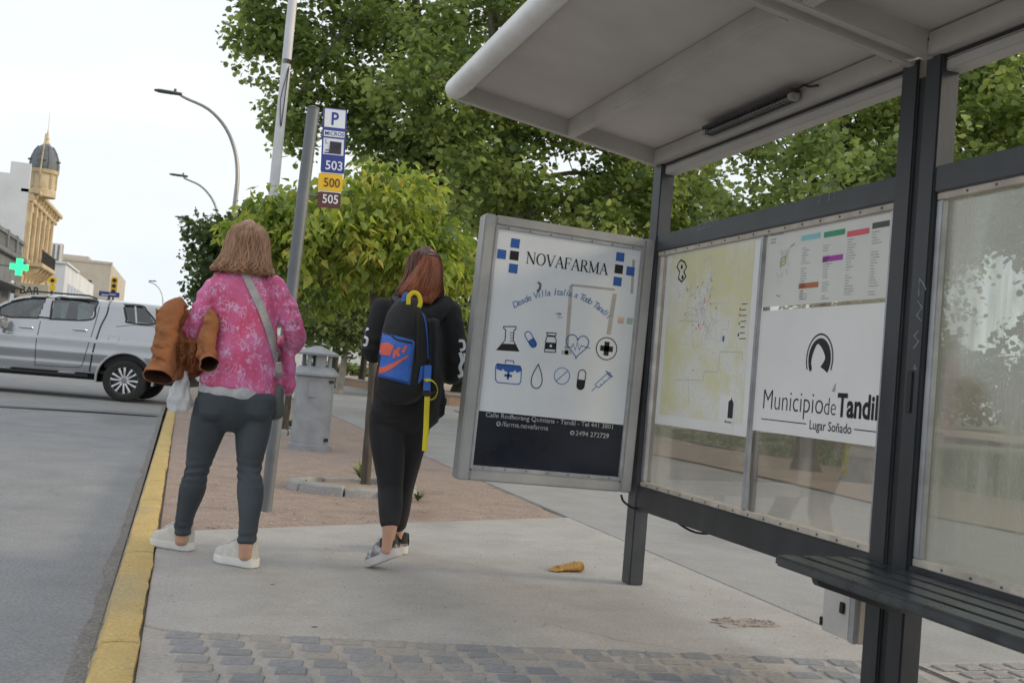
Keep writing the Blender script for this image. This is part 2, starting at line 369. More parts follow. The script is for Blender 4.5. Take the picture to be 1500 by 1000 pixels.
# pebbles and crumbs lying on the dirt and pavement
mb = MB(); rp = random.Random(12)
for i in range(3200):
    if i < 2700: s = rp.random(); y = 6.4+rp.random()**2*12; x = rp.uniform(.05, 3.0); 
    else: x = rp.uniform(-.9, 3.2); y = rp.uniform(2.6, 7)
    if i < 2700 and y < 6.25+x*.43: continue
    z = -.01 if i < 2700 else (.001 if x > 0 else road_z(y)+.012)
    if -.22 < x < -.05: z = .014
    r = rp.uniform(.003, .012) if i < 2700 else rp.uniform(.002, .006)
    mb.add([(x+r*rp.uniform(.6, 1.3)*math.cos(a), y+r*rp.uniform(.6, 1.3)*math.sin(a), z) for a in (0, 1.3, 2.6, 4, 5.1)]+[(x, y, z+r*.8)], [(0, 1, 5), (1, 2, 5), (2, 3, 5), (3, 4, 5), (4, 0, 5)])
mb.build('pebbles', mat('pebble', (.24, .19, .16), .9, c2=(.5, .45, .4), scale=9), label='small pebbles and crumbs scattered over dirt and pavement', cat='pebbles', kind='stuff')

# cobble strip: mortar bed with single stones
bed = MB().prism([(-.062, -2.5), (2.945, -2.5)] + [(x, y-.008) for x, y in cpts[::-1]], -.028, -.006, lambda a, b, h: Vector((a, b, h))).build('cobble_strip', M_mortar, kind='structure')
sheet('cobble_bed_back', [(2.957, 2.2), (4.6, 2.2), (4.6, 3.62), (2.957, 3.5)], .004, M_mortar, kind='structure')
M_cob = []
for k, c in enumerate([(.30, .305, .315), (.36, .35, .34), (.40, .375, .35), (.325, .33, .345)]):
    M_cob.append(concrete('cobblestone', tuple(x*.8 for x in c), tuple(x*1.2 for x in c), tuple(x*.65 for x in c), 5, .35))
def cob_mesh(seed):
    rr = random.Random(seed); n = 14; mb = MB(); top = []; mid = []; bot = []
    for k in range(n):
        a = 2*math.pi*k/n; ca, sa = math.cos(a), math.sin(a); e = .14
        x = .5*math.copysign(abs(ca)**e, ca); y = .5*math.copysign(abs(sa)**e, sa); j = rr.uniform(.92, 1.04)
        bot.append((x*j, y*j, -.5)); mid.append((x*j*.98, y*j*.98, .32)); top.append((x*j*.91, y*j*.88, .5+rr.uniform(-.08, .08)))
    v = bot+mid+top+[(0, 0, .53)]; f = []
    for k in range(n):
        q = (k+1) % n; f += [(k, q, n+q, n+k), (n+k, n+q, 2*n+q, 2*n+k), (2*n+k, 2*n+q, 3*n)]
    mb.add(v, f); return mb.mesh('cobble', M_cob[seed % 4], smooth=True)
cobs = [cob_mesh(k) for k in range(12)]
rc = random.Random(5); late = MB(); cnt = 0
row = 0; d = .052
ang = math.atan2(3.54-3.985, 3.0)
while d < 1.9:
    x = .035+(row*.011) % .150; dep = rc.uniform(.072, .090)
    while x < 2.86:
        w = rc.uniform(.108, .124)
        ex = x+w/2; ey = 3.985+(ex*math.tan(ang))-d
        sy = ey+.012*math.sin(ex*4+row)
        if rc.random() < .95:
            if ey > 3.02-ex*.02 and cnt < 300:
                o = bpy.data.objects.new('cobble', rc.choice(cobs)); col.objects.link(o); o.parent = bed
                o.location = (ex, sy, -.0120+rc.uniform(-.002, .002)); o.scale = (w, dep, .024); o.rotation_euler = (rc.uniform(-.02, .02), rc.uniform(-.03, .03), ang+rc.uniform(-.06, .06)); cnt += 1
            else:
                late.prism([(ex-w*.44, sy-dep*.42), (ex+w*.44, sy-dep*.42), (ex+w*.44, sy+dep*.42), (ex-w*.44, sy+dep*.42)], -.02, .004, lambda a, b, h: Vector((a, b, h)))
        x += .150+rc.uniform(-.004, .004)
    d += dep+rc.uniform(.010, .016); row += 1
for i in range(12):
    for j in range(11):
        cx = 3.05+i*.128+(j % 2)*.05; cy = 3.42-j*.105+(cx-2.95)*.05
        late.prism([(cx-.05, cy-.04), (cx+.05, cy-.038), (cx+.048, cy+.04), (cx-.052, cy+.037)], .001, .012, lambda a, b, h: Vector((a, b, h)))
late.build('cobble_rest', M_cob[1], bed, bevel=.006, seg=1, kind='stuff')

# broken spot in the concrete with rubble
pc = G(1092, 912); mb = MB(); ring = []
for k in range(22):
    a = 2*math.pi*k/22; q = 1+.75*noise.noise(Vector((math.cos(a)*2.3, math.sin(a)*2.3, 5))); ring.append((pc.x+.15*q*math.cos(a), pc.y+.085*q*math.sin(a)))
mb.prism(ring, .0005, .005, lambda a, b, h: Vector((a, b, h)))
rr = random.Random(4)
for i in range(70):
    a = rr.random()*6.28; t = rr.random()**.6; x = pc.x+.15*t*math.cos(a); y = pc.y+.08*t*math.sin(a); r = rr.uniform(.003, .009)
    mb.tube([(x, y, .002), (x+jit(.003), y+jit(.003), .004+r)], [r, r*.55], 5)
mb.build('broken_concrete', mat('rubble', (.27, .215, .185), .95, c2=(.43, .39, .36), scale=10, bmp=.8, bdist=.012), kind='structure')

# park behind the shelter and at the end of the path
def terrain(name, x0, x1, y0, y1, z, m, amp=.05, n=26):
    mb = MB()
    for j in range(n+1):
        for i in range(n+1):
            x = x0+(x1-x0)*i/n; y = y0+(y1-y0)*j/n; e = .35*noise.noise(Vector((y*.6, x*.6, 1)))
            ed = min(i, n-i, j, n-j)
            mb.v.append((x+(e if i == 0 else 0), y+(e if j == 0 else 0), z+(amp*noise.noise(Vector((x*.25, y*.25, 0))) if ed else -.012)))
    mb.f = [(j*(n+1)+i, j*(n+1)+i+1, (j+1)*(n+1)+i+1, (j+1)*(n+1)+i) for j in range(n) for i in range(n)]; mb.mi = [0]*len(mb.f)
    return mb.build(name, m, smooth=True, kind='structure')
terrain('park_dirt', 7.45, 34, -6, 29, .03, M_sand, .03)
terrain('park_lawn', 10.4, 60, -6, 28, .055, mat('lawn_soil', (.13, .15, .06), .9, c2=(.30, .27, .15), scale=1.4), .03)
terrain('far_dirt', 4, 70, 76, 92, .03, M_sand, .05)
terrain('far_lawn', -2, 90, 90, 190, .12, mat('lawn_far', (.06, .11, .025), .9, c2=(.13, .17, .05), scale=.8), .1)
terrain('raised_bed_soil', 9.0, 40, 33.4, 75, .36, M_sand, .05)
# grass blades on the near lawn edge
def grass(name, area, nb, h, label, m=M_grass, zf=.05):
    rg = np.random.default_rng(3); x = rg.uniform(area[0], area[1], nb); y = rg.uniform(area[2], area[3], nb)
    a = rg.uniform(0, 6.28, nb); hh = h*rg.uniform(.5, 1.3, nb); w = .012
    dx = np.cos(a)*w; dy = np.sin(a)*w; lx = rg.normal(0, .4, nb)*hh; ly = rg.normal(0, .4, nb)*hh
    V = np.stack([np.stack([x-dx, y-dy, np.full(nb, zf)], 1), np.stack([x+dx, y+dy, np.full(nb, zf)], 1), np.stack([x+lx, y+ly, zf+hh], 1)], 1).reshape(-1, 3)
    F = np.arange(nb*3).reshape(-1, 3)
    o = np_mesh(name, V, F, m); tag(o, label, 'grass', kind='stuff'); return o
grass('grass', (10.3, 22, 4, 27), 36000, .09, 'thin green grass of the park behind the shelter')
# low brick-coloured wall round the raised bed
M_low = mat('low_wall_plaster', (.38, .25, .17), .9, c2=(.48, .34, .25), scale=3, bmp=.3)
low = empty('low_wall', (8.5, 33, 0), 0, 'low brown wall with pale coping edging the park bed', 'wall')
MB().box((0, 0, -.02), (20, .28, .33)).build('wall_body', M_low, low, bevel=.01)
MB().box((-.04, -.04, .33), (20.04, .32, .40)).build('coping', M_conc2, low, bevel=.012)
MB().box((-.003, .28, -.02), (.28, 42, .328)).build('side_wall', M_low, low, bevel=.01)
MB().box((-.043, .32, .33), (.32, 42, .398)).build('coping', M_conc2, low, bevel=.012)
# far pavement on the other side of the street
sheet('far_pavement', [(-12.05, -12), (-9.0, -12), (-9.0, 320), (-12.05, 320)], .02, M_conc2, kind='structure')
# ------------------------------------------------------------------ trees
def leaf_cloud(centers, per, spread, size, rg, flat=.75, droop=.5, tonebias=None, narrow=False):
    """numpy leaves: 6 vertices, 2 folded quads each"""
    C = np.repeat(centers, per, 0); n = len(C)
    off = rg.normal(0, 1, (n, 3)); off /= np.linalg.norm(off, axis=1)[:, None]+1e-9; off *= (rg.random(n)**.45)[:, None]*spread
    off[:, 2] *= flat; p = C+off
    s = size*rg.uniform(.5, 1.4, n)
    az = rg.uniform(0, 2*np.pi, n); d = np.stack([np.cos(az), np.sin(az), rg.normal(-droop, .45, n)], 1)
    d += off/spread*.5; d /= np.linalg.norm(d, axis=1)[:, None]
    up = np.array([0, 0, 1.])+rg.normal(0, .62, (n, 3)); w = np.cross(d, up); w /= np.linalg.norm(w, axis=1)[:, None]+1e-9; u = np.cross(w, d)
    T = [(0, 0, 0), (-.46, .28, .10), (-.36, .78, .07), (0, 1, -.05), (.36, .78, .07), (.46, .28, .10)]
    if narrow: T = [(0, 0, 0), (-.33, .25, .09), (-.24, .62, .05), (0, 1.2, -.12), (.24, .62, .05), (.33, .25, .09)]
    V = np.stack([p+(w*a+d*b+u*c)*s[:, None] for a, b, c in T], 1).reshape(-1, 3)
    b = np.arange(n)[:, None]*6; F = np.concatenate([b+np.array([[0, 3, 2, 1]]), b+np.array([[0, 5, 4, 3]])], 1).reshape(-1, 4)
    ct = rg.normal(0, .15, len(centers)); tone = np.clip(.5+np.repeat(ct, per)+rg.normal(0, .17, n), 0, 1)
    return V, F, np.repeat(tone, 6)
def make_tree(name, label, base, trunk, lobes, leaf, lm, bark, seed, group=None, per=26, spread=.42, limb_r=.09, twigs=.6, cat='tree', crown_leaves=0, dens=None):
    """trunk: [(dx,dy,z,r)...]; lobes: [(cx,cy,cz,rx,ry,rz,clumps)] offsets from base"""
    rg = np.random.default_rng(seed); rr = random.Random(seed); dens = dens or (.44 if name == 'plane_tree' else .75)
    root = empty(name, base, 0, label, cat, group)
    mb = MB(); tp = smooth_path(trunk, 5)
    mb.tube([(a+.04*r*jit(1), b+.04*r*jit(1), z) for a, b, z, r in tp], [r*(1+jit(.06)) for a, b, z, r in tp], 10)
    # root flare
    r0 = trunk[0][3]; mb.tube([(trunk[0][0], trunk[0][1], -.03), (trunk[0][0], trunk[0][1], r0*1.2)], [r0*1.5, r0*1.02], 10)
    cen = []
    for cx, cy, cz, rx, ry, rz, k in lobes:
        k = max(6, int(k*dens))
        q = [t for t in tp if t[2] < cz+.2*rz] or [tp[-1]]; s = q[max(0, len(q)-1-rr.randrange(0, max(1, len(q)//4)))]
        c = Vector((cx, cy, cz)); st = Vector(s[:3]); mid = st.lerp(c, .5)+Vector((jit(.2), jit(.2), .12*(c-st).length))*1.0
        lp = smooth_path([tuple(st), tuple(mid), tuple(c)], 5); L = min(limb_r, s[3]*.8)
        mb.tube([tuple(x) for x in lp], [L*(1-.78*i/(len(lp)-1)) for i in range(len(lp))], 7)
        d = rg.normal(0, 1, (k, 3)); d /= np.linalg.norm(d, axis=1)[:, None]; rad = rg.random(k)**.42
        pp = np.array([cx, cy, cz])+d*rad[:, None]*np.array([rx, ry, rz]); cen.append(pp)
        for x in pp:
            if rr.random() < twigs:
                a = Vector(lp[rr.randrange(len(lp)//2, len(lp))]); b = Vector(x); m2 = a.lerp(b, .5)+Vector((jit(.1), jit(.1), .08*(b-a).length))
                mb.tube([a, m2, b], [L*.26, L*.17, L*.07], 4, caps=False)
    mb.build('trunk', bark, root, smooth=True)
    cen = np.vstack(cen); V, F, t = leaf_cloud(cen, per, spread, leaf, rg, narrow=(lm is L_cat), droop=.9 if lm is L_cat else .5)
    nl = len(V)//6
    if crown_leaves:      # the leaves that show largest (nearest the street side) stay single pieces
        P0 = V.reshape(nl, 6, 3)[:, 0]; order = np.argsort(P0[:, 1]+.3*P0[:, 0]+rg.normal(0, .25, nl)); take = order[:crown_leaves]
        keep = np.ones(nl, bool); keep[take] = False
    else: take = []; keep = np.ones(nl, bool)
    V6 = V.reshape(nl, 6, 3); T6 = t.reshape(nl, 6)
    V2 = V6[keep].reshape(-1, 3); b = np.arange(int(keep.sum()))[:, None]*6
    F2 = np.concatenate([b+np.array([[0, 3, 2, 1]]), b+np.array([[0, 5, 4, 3]])], 1).reshape(-1, 4)
    cr_ = np_mesh('crown', V2, F2, lm, T6[keep].ravel(), root); cr_['kind'] = 'stuff'
    f1 = np.array([[0, 3, 2, 1], [0, 5, 4, 3]])
    for i in take:
        np_mesh('leaf', V6[i], f1, lm, T6[i], cr_)
    return root
M_bark = mat('bark_plane', (.10, .085, .065), .9, c2=(.30, .27, .22), scale=3, stretch=(2.5, 2.5, .8), bmp=.8, bscale=14, bdist=.02)
M_bark2 = mat('bark_young', (.055, .044, .035), .9, c2=(.12, .098, .078), scale=9, stretch=(3, 3, .5), bmp=.7, bscale=30, bdist=.01)
M_bark3 = mat('bark_dark', (.035, .03, .025), .9, c2=(.09, .075, .06), scale=5, bmp=.6)
L_cat = leaf_mat('leaf_catalpa', [(0, (.08, .13, .035)), (.38, (.195, .28, .06)), (.64, (.32, .40, .085)), (.88, (.45, .48, .12)), (1, (.52, .43, .12))], .5)
L_pl = leaf_mat('leaf_plane', [(0, (.075, .12, .04)), (.42, (.19, .26, .08)), (.70, (.32, .40, .13)), (1, (.46, .52, .20))], .48)
L_dk = leaf_mat('leaf_dark', [(0, (.035, .07, .028)), (.5, (.09, .14, .05)), (1, (.19, .245, .085))], .3)
L_lt = leaf_mat('leaf_light', [(0, (.07, .10, .03)), (.5, (.15, .20, .06)), (1, (.28, .33, .12))], .4)

sg = 'young street trees along the kerb'
make_tree('street_tree', 'young yellow-green street tree with concrete ring, behind the person with the backpack', (1.60, 8.83, -.01),
    [(0, 0, 0, .045), (-.01, 0, .5, .039), (-.02, .02, 1.0, .036), (-.06, .02, 1.55, .034), (-.10, .05, 1.95, .036), (-.15, .05, 2.4, .02)],
    [(-.42, -.1, 2.12, .55, .6, .42, 46), (.32, .05, 2.02, .52, .55, .42, 46), (-.08, .0, 2.45, .58, .6, .36, 50), (-.62, .3, 2.0, .42, .5, .34, 26), (.58, .15, 1.96, .36, .45, .32, 24), (-.1, .35, 2.0, .6, .5, .3, 26), (.05, -.35, 2.15, .5, .35, .4, 34), (-.85, .2, 2.2, .35, .4, .35, 22)],
    .080, L_cat, M_bark2, 11, sg, per=46, spread=.20, limb_r=.034, crown_leaves=280)
make_tree('street_tree', 'bushy street tree rising behind the pink jacket and the bus stop pole', (1.48, 15.1, -.01),
    [(0, 0, 0, .07), (0, 0, .9, .06), (-.05, 0, 1.7, .055), (-.1, .05, 2.6, .03)],
    [(-.45, 0, 2.45, .62, .8, .55, 44), (.2, 0, 2.35, .8, .8, .6, 50), (-.15, -.1, 3.05, .72, .8, .45, 52), (.8, .1, 2.75, .7, .7, .6, 44), (-.72, .1, 2.85, .36, .5, .42, 22), (.35, 0, 3.25, .6, .6, .34, 30)],
    .10, L_cat, M_bark2, 12, sg, per=44, spread=.27, limb_r=.04)
make_tree('street_tree', 'dark green street tree farthest down the kerb, left of the pink jacket hair', (1.9, 27, -.01),
    [(0, 0, 0, .12), (0, 0, 1.4, .1), (-.05, 0, 2.8, .08), (-.1, .05, 4.0, .03)],
    [(-1.0, 0, 3.2, 1.1, 1.1, .9, 80), (.2, 0, 3.4, 1.2, 1.2, .9, 80), (-.3, 0, 4.2, 1.1, 1.1, .7, 70), (-1.3, 0, 4.1, .7, .8, .5, 40), (-1.2, .2, 2.5, .8, .8, .5, 40)],
    .13, L_dk, M_bark3, 13, sg, per=40, spread=.40, limb_r=.06)
pg = 'big plane trees of the park'
make_tree('plane_tree', 'tall plane tree whose leaning trunk rises behind the advertising panel', (7.6, 22, .03),
    [(0, 0, 0, .34), (-.1, 0, 2, .29), (-.35, 0, 3.8, .26), (-.8, 0, 5.4, .22), (-1.3, .1, 7.2, .17), (-1.7, .1, 9.5, .1), (-1.8, .1, 11.5, .05)],
    [(-2.6, -.5, 7.2, 2.0, 1.8, 1.5, 110), (.4, -.8, 6.4, 2.0, 1.8, 1.5, 120), (2.4, -.4, 5.6, 1.8, 1.8, 1.4, 110), (-1.2, -.6, 8.8, 2.2, 2.0, 1.6, 120), (1.6, -.3, 8.4, 2.2, 2.0, 1.6, 120), (-.5, 0, 11, 2.6, 2.2, 1.6, 120), (3.2, 0, 7.6, 1.8, 1.8, 1.7, 100), (-1.8, -1.2, 5.2, 1.3, 1.2, .9, 60), (1.0, -1.6, 4.7, 1.6, 1.2, .8, 70), (3.0, -1, 4.2, 1.2, 1.2, .8, 50), (2.6, .3, 10.6, 2.2, 2, 1.5, 80), (-.4, .8, 5.0, 1.6, 1.2, 1.0, 60)],
    .135, L_pl, M_bark, 21, pg, per=66, spread=.55, limb_r=.075)
make_tree('plane_tree', 'tall plane tree overhanging the street, its crown behind the white mast', (5.6, 25, .03),
    [(0, 0, 0, .32), (-.1, 0, 2.2, .27), (-.3, 0, 4.2, .24), (-.2, 0, 6.2, .2), (-.5, .1, 8.2, .16), (-.9, .1, 10.5, .1), (-1.0, .1, 13, .05)],
    [(-3.4, -.6, 8.6, 1.7, 1.6, 1.5, 100), (-4.2, -.4, 10.6, 1.5, 1.5, 1.3, 80), (-2.2, -.4, 10.4, 1.9, 1.7, 1.5, 100), (-.8, -.6, 8.9, 1.8, 1.6, 1.5, 100), (.7, -.5, 7.2, 1.6, 1.5, 1.3, 80), (-3.6, -.5, 6.7, 1.0, 1.0, .8, 46), (-4.4, -.3, 8.4, 1.0, 1, .9, 44), (-1.5, 0, 12.5, 2.4, 2, 1.5, 90), (-4.6, 0, 12.4, 1.4, 1.4, 1.2, 60), (1.4, 0, 10, 2, 1.8, 1.6, 90), (.9, -.4, 5.6, 1.3, 1.2, .8, 50), (-2.7, -.5, 7.6, 1.1, 1, .7, 46), (-1.0, -.6, 6.5, 1.3, 1.2, 1.0, 84), (.1, -.7, 6.0, 1.2, 1.1, .8, 70), (-1.9, -.5, 6.9, .9, .9, .6, 34)],
    .135, L_pl, M_bark, 22, pg, per=66, spread=.52, limb_r=.065)
make_tree('plane_tree', 'park tree with upright trunk seen through the shelter glass under the town logo', (9.15, 13.5, .03),
    [(0, 0, 0, .17), (0, 0, 1.2, .145), (.1, 0, 2.6, .13), (.3, .1, 4.4, .1), (.4, .1, 6.5, .05)],
    [(-1.7, -.2, 4.9, 1.5, 1.4, .9, 64), (.3, -.4, 5.2, 1.6, 1.5, 1.1, 80), (2.2, 0, 4.9, 1.5, 1.4, 1.1, 80), (.5, 0, 6.8, 2.2, 1.9, 1.3, 90), (-2.6, .4, 6.6, 1.2, 1.2, .8, 36), (3.8, .3, 5.4, 1.4, 1.3, 1.0, 60), (-1.2, .8, 3.7, 1.0, .9, .5, 24), (2.9, 0, 6.8, 1.5, 1.5, 1.2, 60)],
    .098, L_pl, M_bark3, 23, pg, per=70, spread=.40, limb_r=.07)
make_tree('plane_tree', 'park tree with slanting trunk seen through the shelter glass beside the dark post', (8.9, 11.9, .03),
    [(0, 0, 0, .17), (.12, 0, .7, .15), (.3, .1, 1.6, .13), (.6, .2, 3, .11), (.9, .2, 4.6, .08), (1.1, .2, 6, .04)],
    [(-.6, -.4, 4.0, 1.3, 1.2, .8, 60), (1.4, -.6, 4.4, 1.5, 1.4, 1.0, 90), (3.2, -.2, 4.6, 1.5, 1.4, 1.1, 90), (1.0, 0, 5.8, 1.8, 1.6, 1.1, 90), (3.0, .4, 6.2, 1.6, 1.6, 1.2, 80), (.2, -.8, 3.3, .9, .8, .45, 30), (2.2, -1.4, 3.6, 1.3, 1.1, .7, 60)],
    .098, L_pl, M_bark3, 24, pg, per=70, spread=.38, limb_r=.06)
for i, (bx, by, lab) in enumerate([(13.2, 9.2, 'park tree behind the streaked glass at the right edge'), (15.5, 13.5, 'park tree deeper in the park, right of the double posts'), (14.5, 20, 'park tree far behind the town poster')]):
    make_tree('plane_tree', lab, (bx, by, .03),
        [(0, 0, 0, .2), (0, 0, 1.4, .17), (.1, 0, 3, .14), (.2, .1, 5.2, .1), (.2, .1, 7.5, .05)],
        [(-1.8, 0, 4.4, 1.9, 1.8, 1.2, 80), (1.2, -.2, 4.6, 2.0, 1.8, 1.3, 90), (-.4, 0, 6.3, 2.3, 2, 1.5, 90), (.4, -.8, 3.4, 1.8, 1.5, .8, 60), (2.6, 0, 6, 1.8, 1.8, 1.4, 60)],
        .115, L_pl if i != 1 else L_dk, M_bark3, 31+i, pg, per=54, spread=.5, limb_r=.08)
bgp = 'trees at the back of the park'
def bg_tree(label, base, h, w, lm, seed, bark=M_bark3, leaf=.22, z0=.3, k=60, tr=.16):
    b = Vector(base)
    return make_tree('park_tree', label, base, [(0, 0, 0, tr), (.1, 0, h*.25, tr*.85), (0, .1, h*.5, tr*.65), (.1, 0, h*.8, tr*.3)],
        [(-w*.5, 0, h*(z0+.15), w*.6, w*.6, h*.18, k), (w*.5, 0, h*(z0+.17), w*.6, w*.6, h*.18, k), (0, 0, h*.62, w*.8, w*.8, h*.22, k), (0, -w*.4, h*(z0+.1), w*.7, w*.4, h*.13, k), (-w*.3, 0, h*.85, w*.55, w*.55, h*.14, k), (w*.5, .2, h*.8, w*.5, w*.5, h*.14, k)],
        leaf, lm, bark, seed, bgp, per=20, spread=.62, limb_r=tr*.4)
M_bark4 = mat('bark_pale', (.34, .31, .26), .9, c2=(.5, .47, .42), scale=4, bmp=.4)
bg_tree('pale-trunked light green tree just above the litter bin', (5.6, 38, 0), 6.2, 2.4, L_lt, 41, M_bark4, .17, .28, 64, .14)
bg_tree('dark tree with thin black trunk between bin and backpack', (9.4, 56, 0), 11, 4.2, L_dk, 42, M_bark3, .26, .22, 80, .2)
bg_tree('dense dark green tree behind the shoulder beside the advertising panel', (10.6, 40, .35), 9, 3.2, L_pl, 43, M_bark3, .22, .12, 80, .2)
bg_tree('dark tree behind the young street tree', (6.4, 46, 0), 9, 3.2, L_dk, 44, M_bark3, .24, .30, 70, .18)
bg_tree('far dark park tree rising above the shelter rail over the town map', (19.5, 38, .35), 10, 4.0, L_dk, 46, M_bark3, .26, .15, 70, .2)
bg_tree('far dark park tree rising above the shelter rail over the circuits poster', (25, 34, .05), 10, 4.2, L_dk, 47, M_bark3, .26, .15, 70, .2)
bg_tree('dark tree at the back of the park behind the right glass', (27, 24, .05), 10, 4.2, L_dk, 48, M_bark3, .26, .12, 70, .2)
bg_tree('rounded tree behind the dark post and bench end', (22, 15, .05), 8, 3.6, L_pl, 49, M_bark3, .22, .12, 70, .2)
# clipped hedge and far wood
rg = np.random.default_rng(9); nc = 700
cen = np.stack([rg.uniform(9, 40, nc), rg.uniform(78.5, 80, nc), rg.uniform(.3, 1.2, nc)], 1)
V, F, t = leaf_cloud(cen, 16, .35, .2, rg); o = np_mesh('hedge', V, F, L_lt, t); tag(o, 'low green hedge at the far side of the park', 'hedge', kind='stuff')
nc = 1500; cen = np.stack([rg.uniform(26, 110, nc), rg.uniform(95, 112, nc), 1+rg.random(nc)*8], 1)
V, F, t = leaf_cloud(cen, 12, 1.4, .6, rg); o = np_mesh('distant_trees', V, F, L_dk, t); tag(o, 'far belt of dark trees beyond the park', 'trees', kind='stuff')
# concrete ring round the young tree, leafy weeds at its foot
def tree_ring(c, r, label, seed):
    root = empty('tree_ring', (c[0], c[1], 0), 0, label, 'tree ring', 'concrete rings round street trees'); rr = random.Random(seed); a = 0
    while a < 6.2:
        b = min(6.28, a+rr.uniform(.55, .95)); mb = MB(); n = 6; t_ = .055+rr.uniform(-.008, .012)
        for i in range(n+1):
            q = a+.015+(b-a-.03)*i/n; e = rr.uniform(-.006, .006)
            for rad, z in ((r-.05, -.03), (r-.045, t_+e), (r+.055, t_+e-.008), (r+.07, -.03)): mb.v.append((rad*math.cos(q)*1.12, rad*math.sin(q), z))
        mb.f = [(i*4+k, i*4+(k+1) % 4, (i+1)*4+(k+1) % 4, (i+1)*4+k) for i in range(n) for k in range(4)]+[(0, 1, 2, 3), tuple(n*4+k for k in range(4))]; mb.mi = [0]*len(mb.f)
        mb.build('ring_segment', M_conc2, root, bevel=.01, seg=1); a = b
    MB().lathe([(r-.03, .012), (.0, .03)], n=20, cap=False).build('soil', M_sand, root, smooth=True)
    return root
tree_ring((1.46, 8.62), .42, 'broken concrete ring at the foot of the nearer young tree', 1)
tree_ring((1.48, 15.1), .42, 'concrete ring at the foot of the tree behind the litter bin', 2)
def weed(loc, n, h, label, seed, m=M_grass):
    rr = random.Random(seed); mb = MB()
    for i in range(n):
        a = rr.random()*6.28; L = h*rr.uniform(.5, 1.2); lean = rr.uniform(.2, 1.0); w = rr.uniform(.004, .009)
        pts = [(math.cos(a)*L*lean*t, math.sin(a)*L*lean*t, L*(t-.45*lean*t*t)) for t in (0, .4, .75, 1)]; s = Vector((-math.sin(a), math.cos(a), 0))
        v = []
        for k, p in enumerate(pts):
            ww = w*(1, 1.1, .8, .1)[k]; v += [Vector(p)+s*ww, Vector(p)-s*ww]
        mb.add(v, [(0, 1, 3, 2), (2, 3, 5, 4), (4, 5, 7, 6)])
    o = mb.build('weed_tuft', m, label=label, cat='weeds', group='weeds on the dirt strip'); o.location = loc; return o
q = G(528, 706); weed((q.x, q.y, .03), 60, .2, 'tall pale grass tuft growing inside the tree ring', 1, mat('weed_pale', (.16, .20, .06), .8, c2=(.34, .36, .16), scale=20))
q = G(446, 714); weed((q.x, q.y, 0), 40, .07, 'small green weed left of the tree ring', 2)
q = G(612, 733); weed((q.x, q.y, 0), 46, .08, 'small green weed right of the tree ring beside the leggings', 3)
q = G(560, 728); weed((q.x, q.y, 0), 40, .05, 'low weeds along the front of the tree ring', 4)
q = G(425, 625); weed((q.x, q.y, 0), 40, .12, 'weeds at the foot of the tree behind the bin', 5)
# ------------------------------------------------------------------ bus shelter
M_steel = mat('painted_steel', (.020, .023, .027), .42, c2=(.048, .053, .059), scale=7, lo=.3, hi=.8, bmp=.1, bscale=90, stretch=(1, 1, .35))
M_steel2 = mat('painted_steel_worn', (.032, .036, .041), .44, c2=(.075, .082, .09), scale=6, bmp=.12, bscale=70, stretch=(1, .4, .6))
M_alu = mat('aluminium_trim', (.42, .43, .45), .42, .5, var=.2, scale=8)
M_trimb = mat('beige_bead', (.50, .45, .39), .6, var=.2, scale=10)
M_roof = mat('roof_sheet', (.54, .51, .485), .6, var=.10, scale=1.5, bmp=.05)
M_roofb = mat('roof_beam', (.46, .435, .41), .55, var=.12, scale=2.5)
M_white = mat('white_tube', (.78, .78, .77), .4, var=.08, scale=5)
M_black = mat('black_rubber', (.014, .014, .015), .55, var=.3, scale=20)
M_screw = mat('screw', (.16, .15, .14), .5, .6)
M_gl1 = glass_mat('acrylic', (.97, .97, .96), .05, .14, (.62, .60, .57))
M_gl2 = glass_mat('acrylic_streaked', (.82, .85, .81), .10, .45, (.44, .45, .44), True, .08)
sh = empty('bus_shelter', (2.37, 4.0, 0), 0, 'dark steel bus shelter with pale sloping roof and glass back wall', 'bus shelter'); shi = Vector((2.37, 4.0, 0))
class SB:                                      # boxes given in world coordinates, parented to the shelter
    @staticmethod
    def b(name, lo, hi, m, bevel=.004, **kw):
        o = MB().box(Vector(lo)-shi, Vector(hi)-shi).build(name, m, sh, bevel=bevel, **kw); return o
X0, X1 = 2.33, 2.41
F0, F1 = 4.94, 5.04; A0, A1 = 2.94, 3.028; B0, B1 = 2.826, 2.905; C0, C1 = .88, .98
SB.b('post', (X0, F0, 0), (X1, F1, 2.235), M_steel2, .006)
SB.b('post', (X0, A0, 0), (X1, A1, 2.25), M_steel, .006)
SB.b('post', (X0, B0, 0), (X1, B1, 2.275), M_steel, .006)
SB.b('post', (X0, C0, 0), (X1, C1, 2.26), M_steel, .006)
SB.b('gap_shade', (X0+.012, B1-.002, .02), (X1-.012, A0+.002, 2.18), M_black, 0)  # black fill standing in for the shade in the gap between the posts
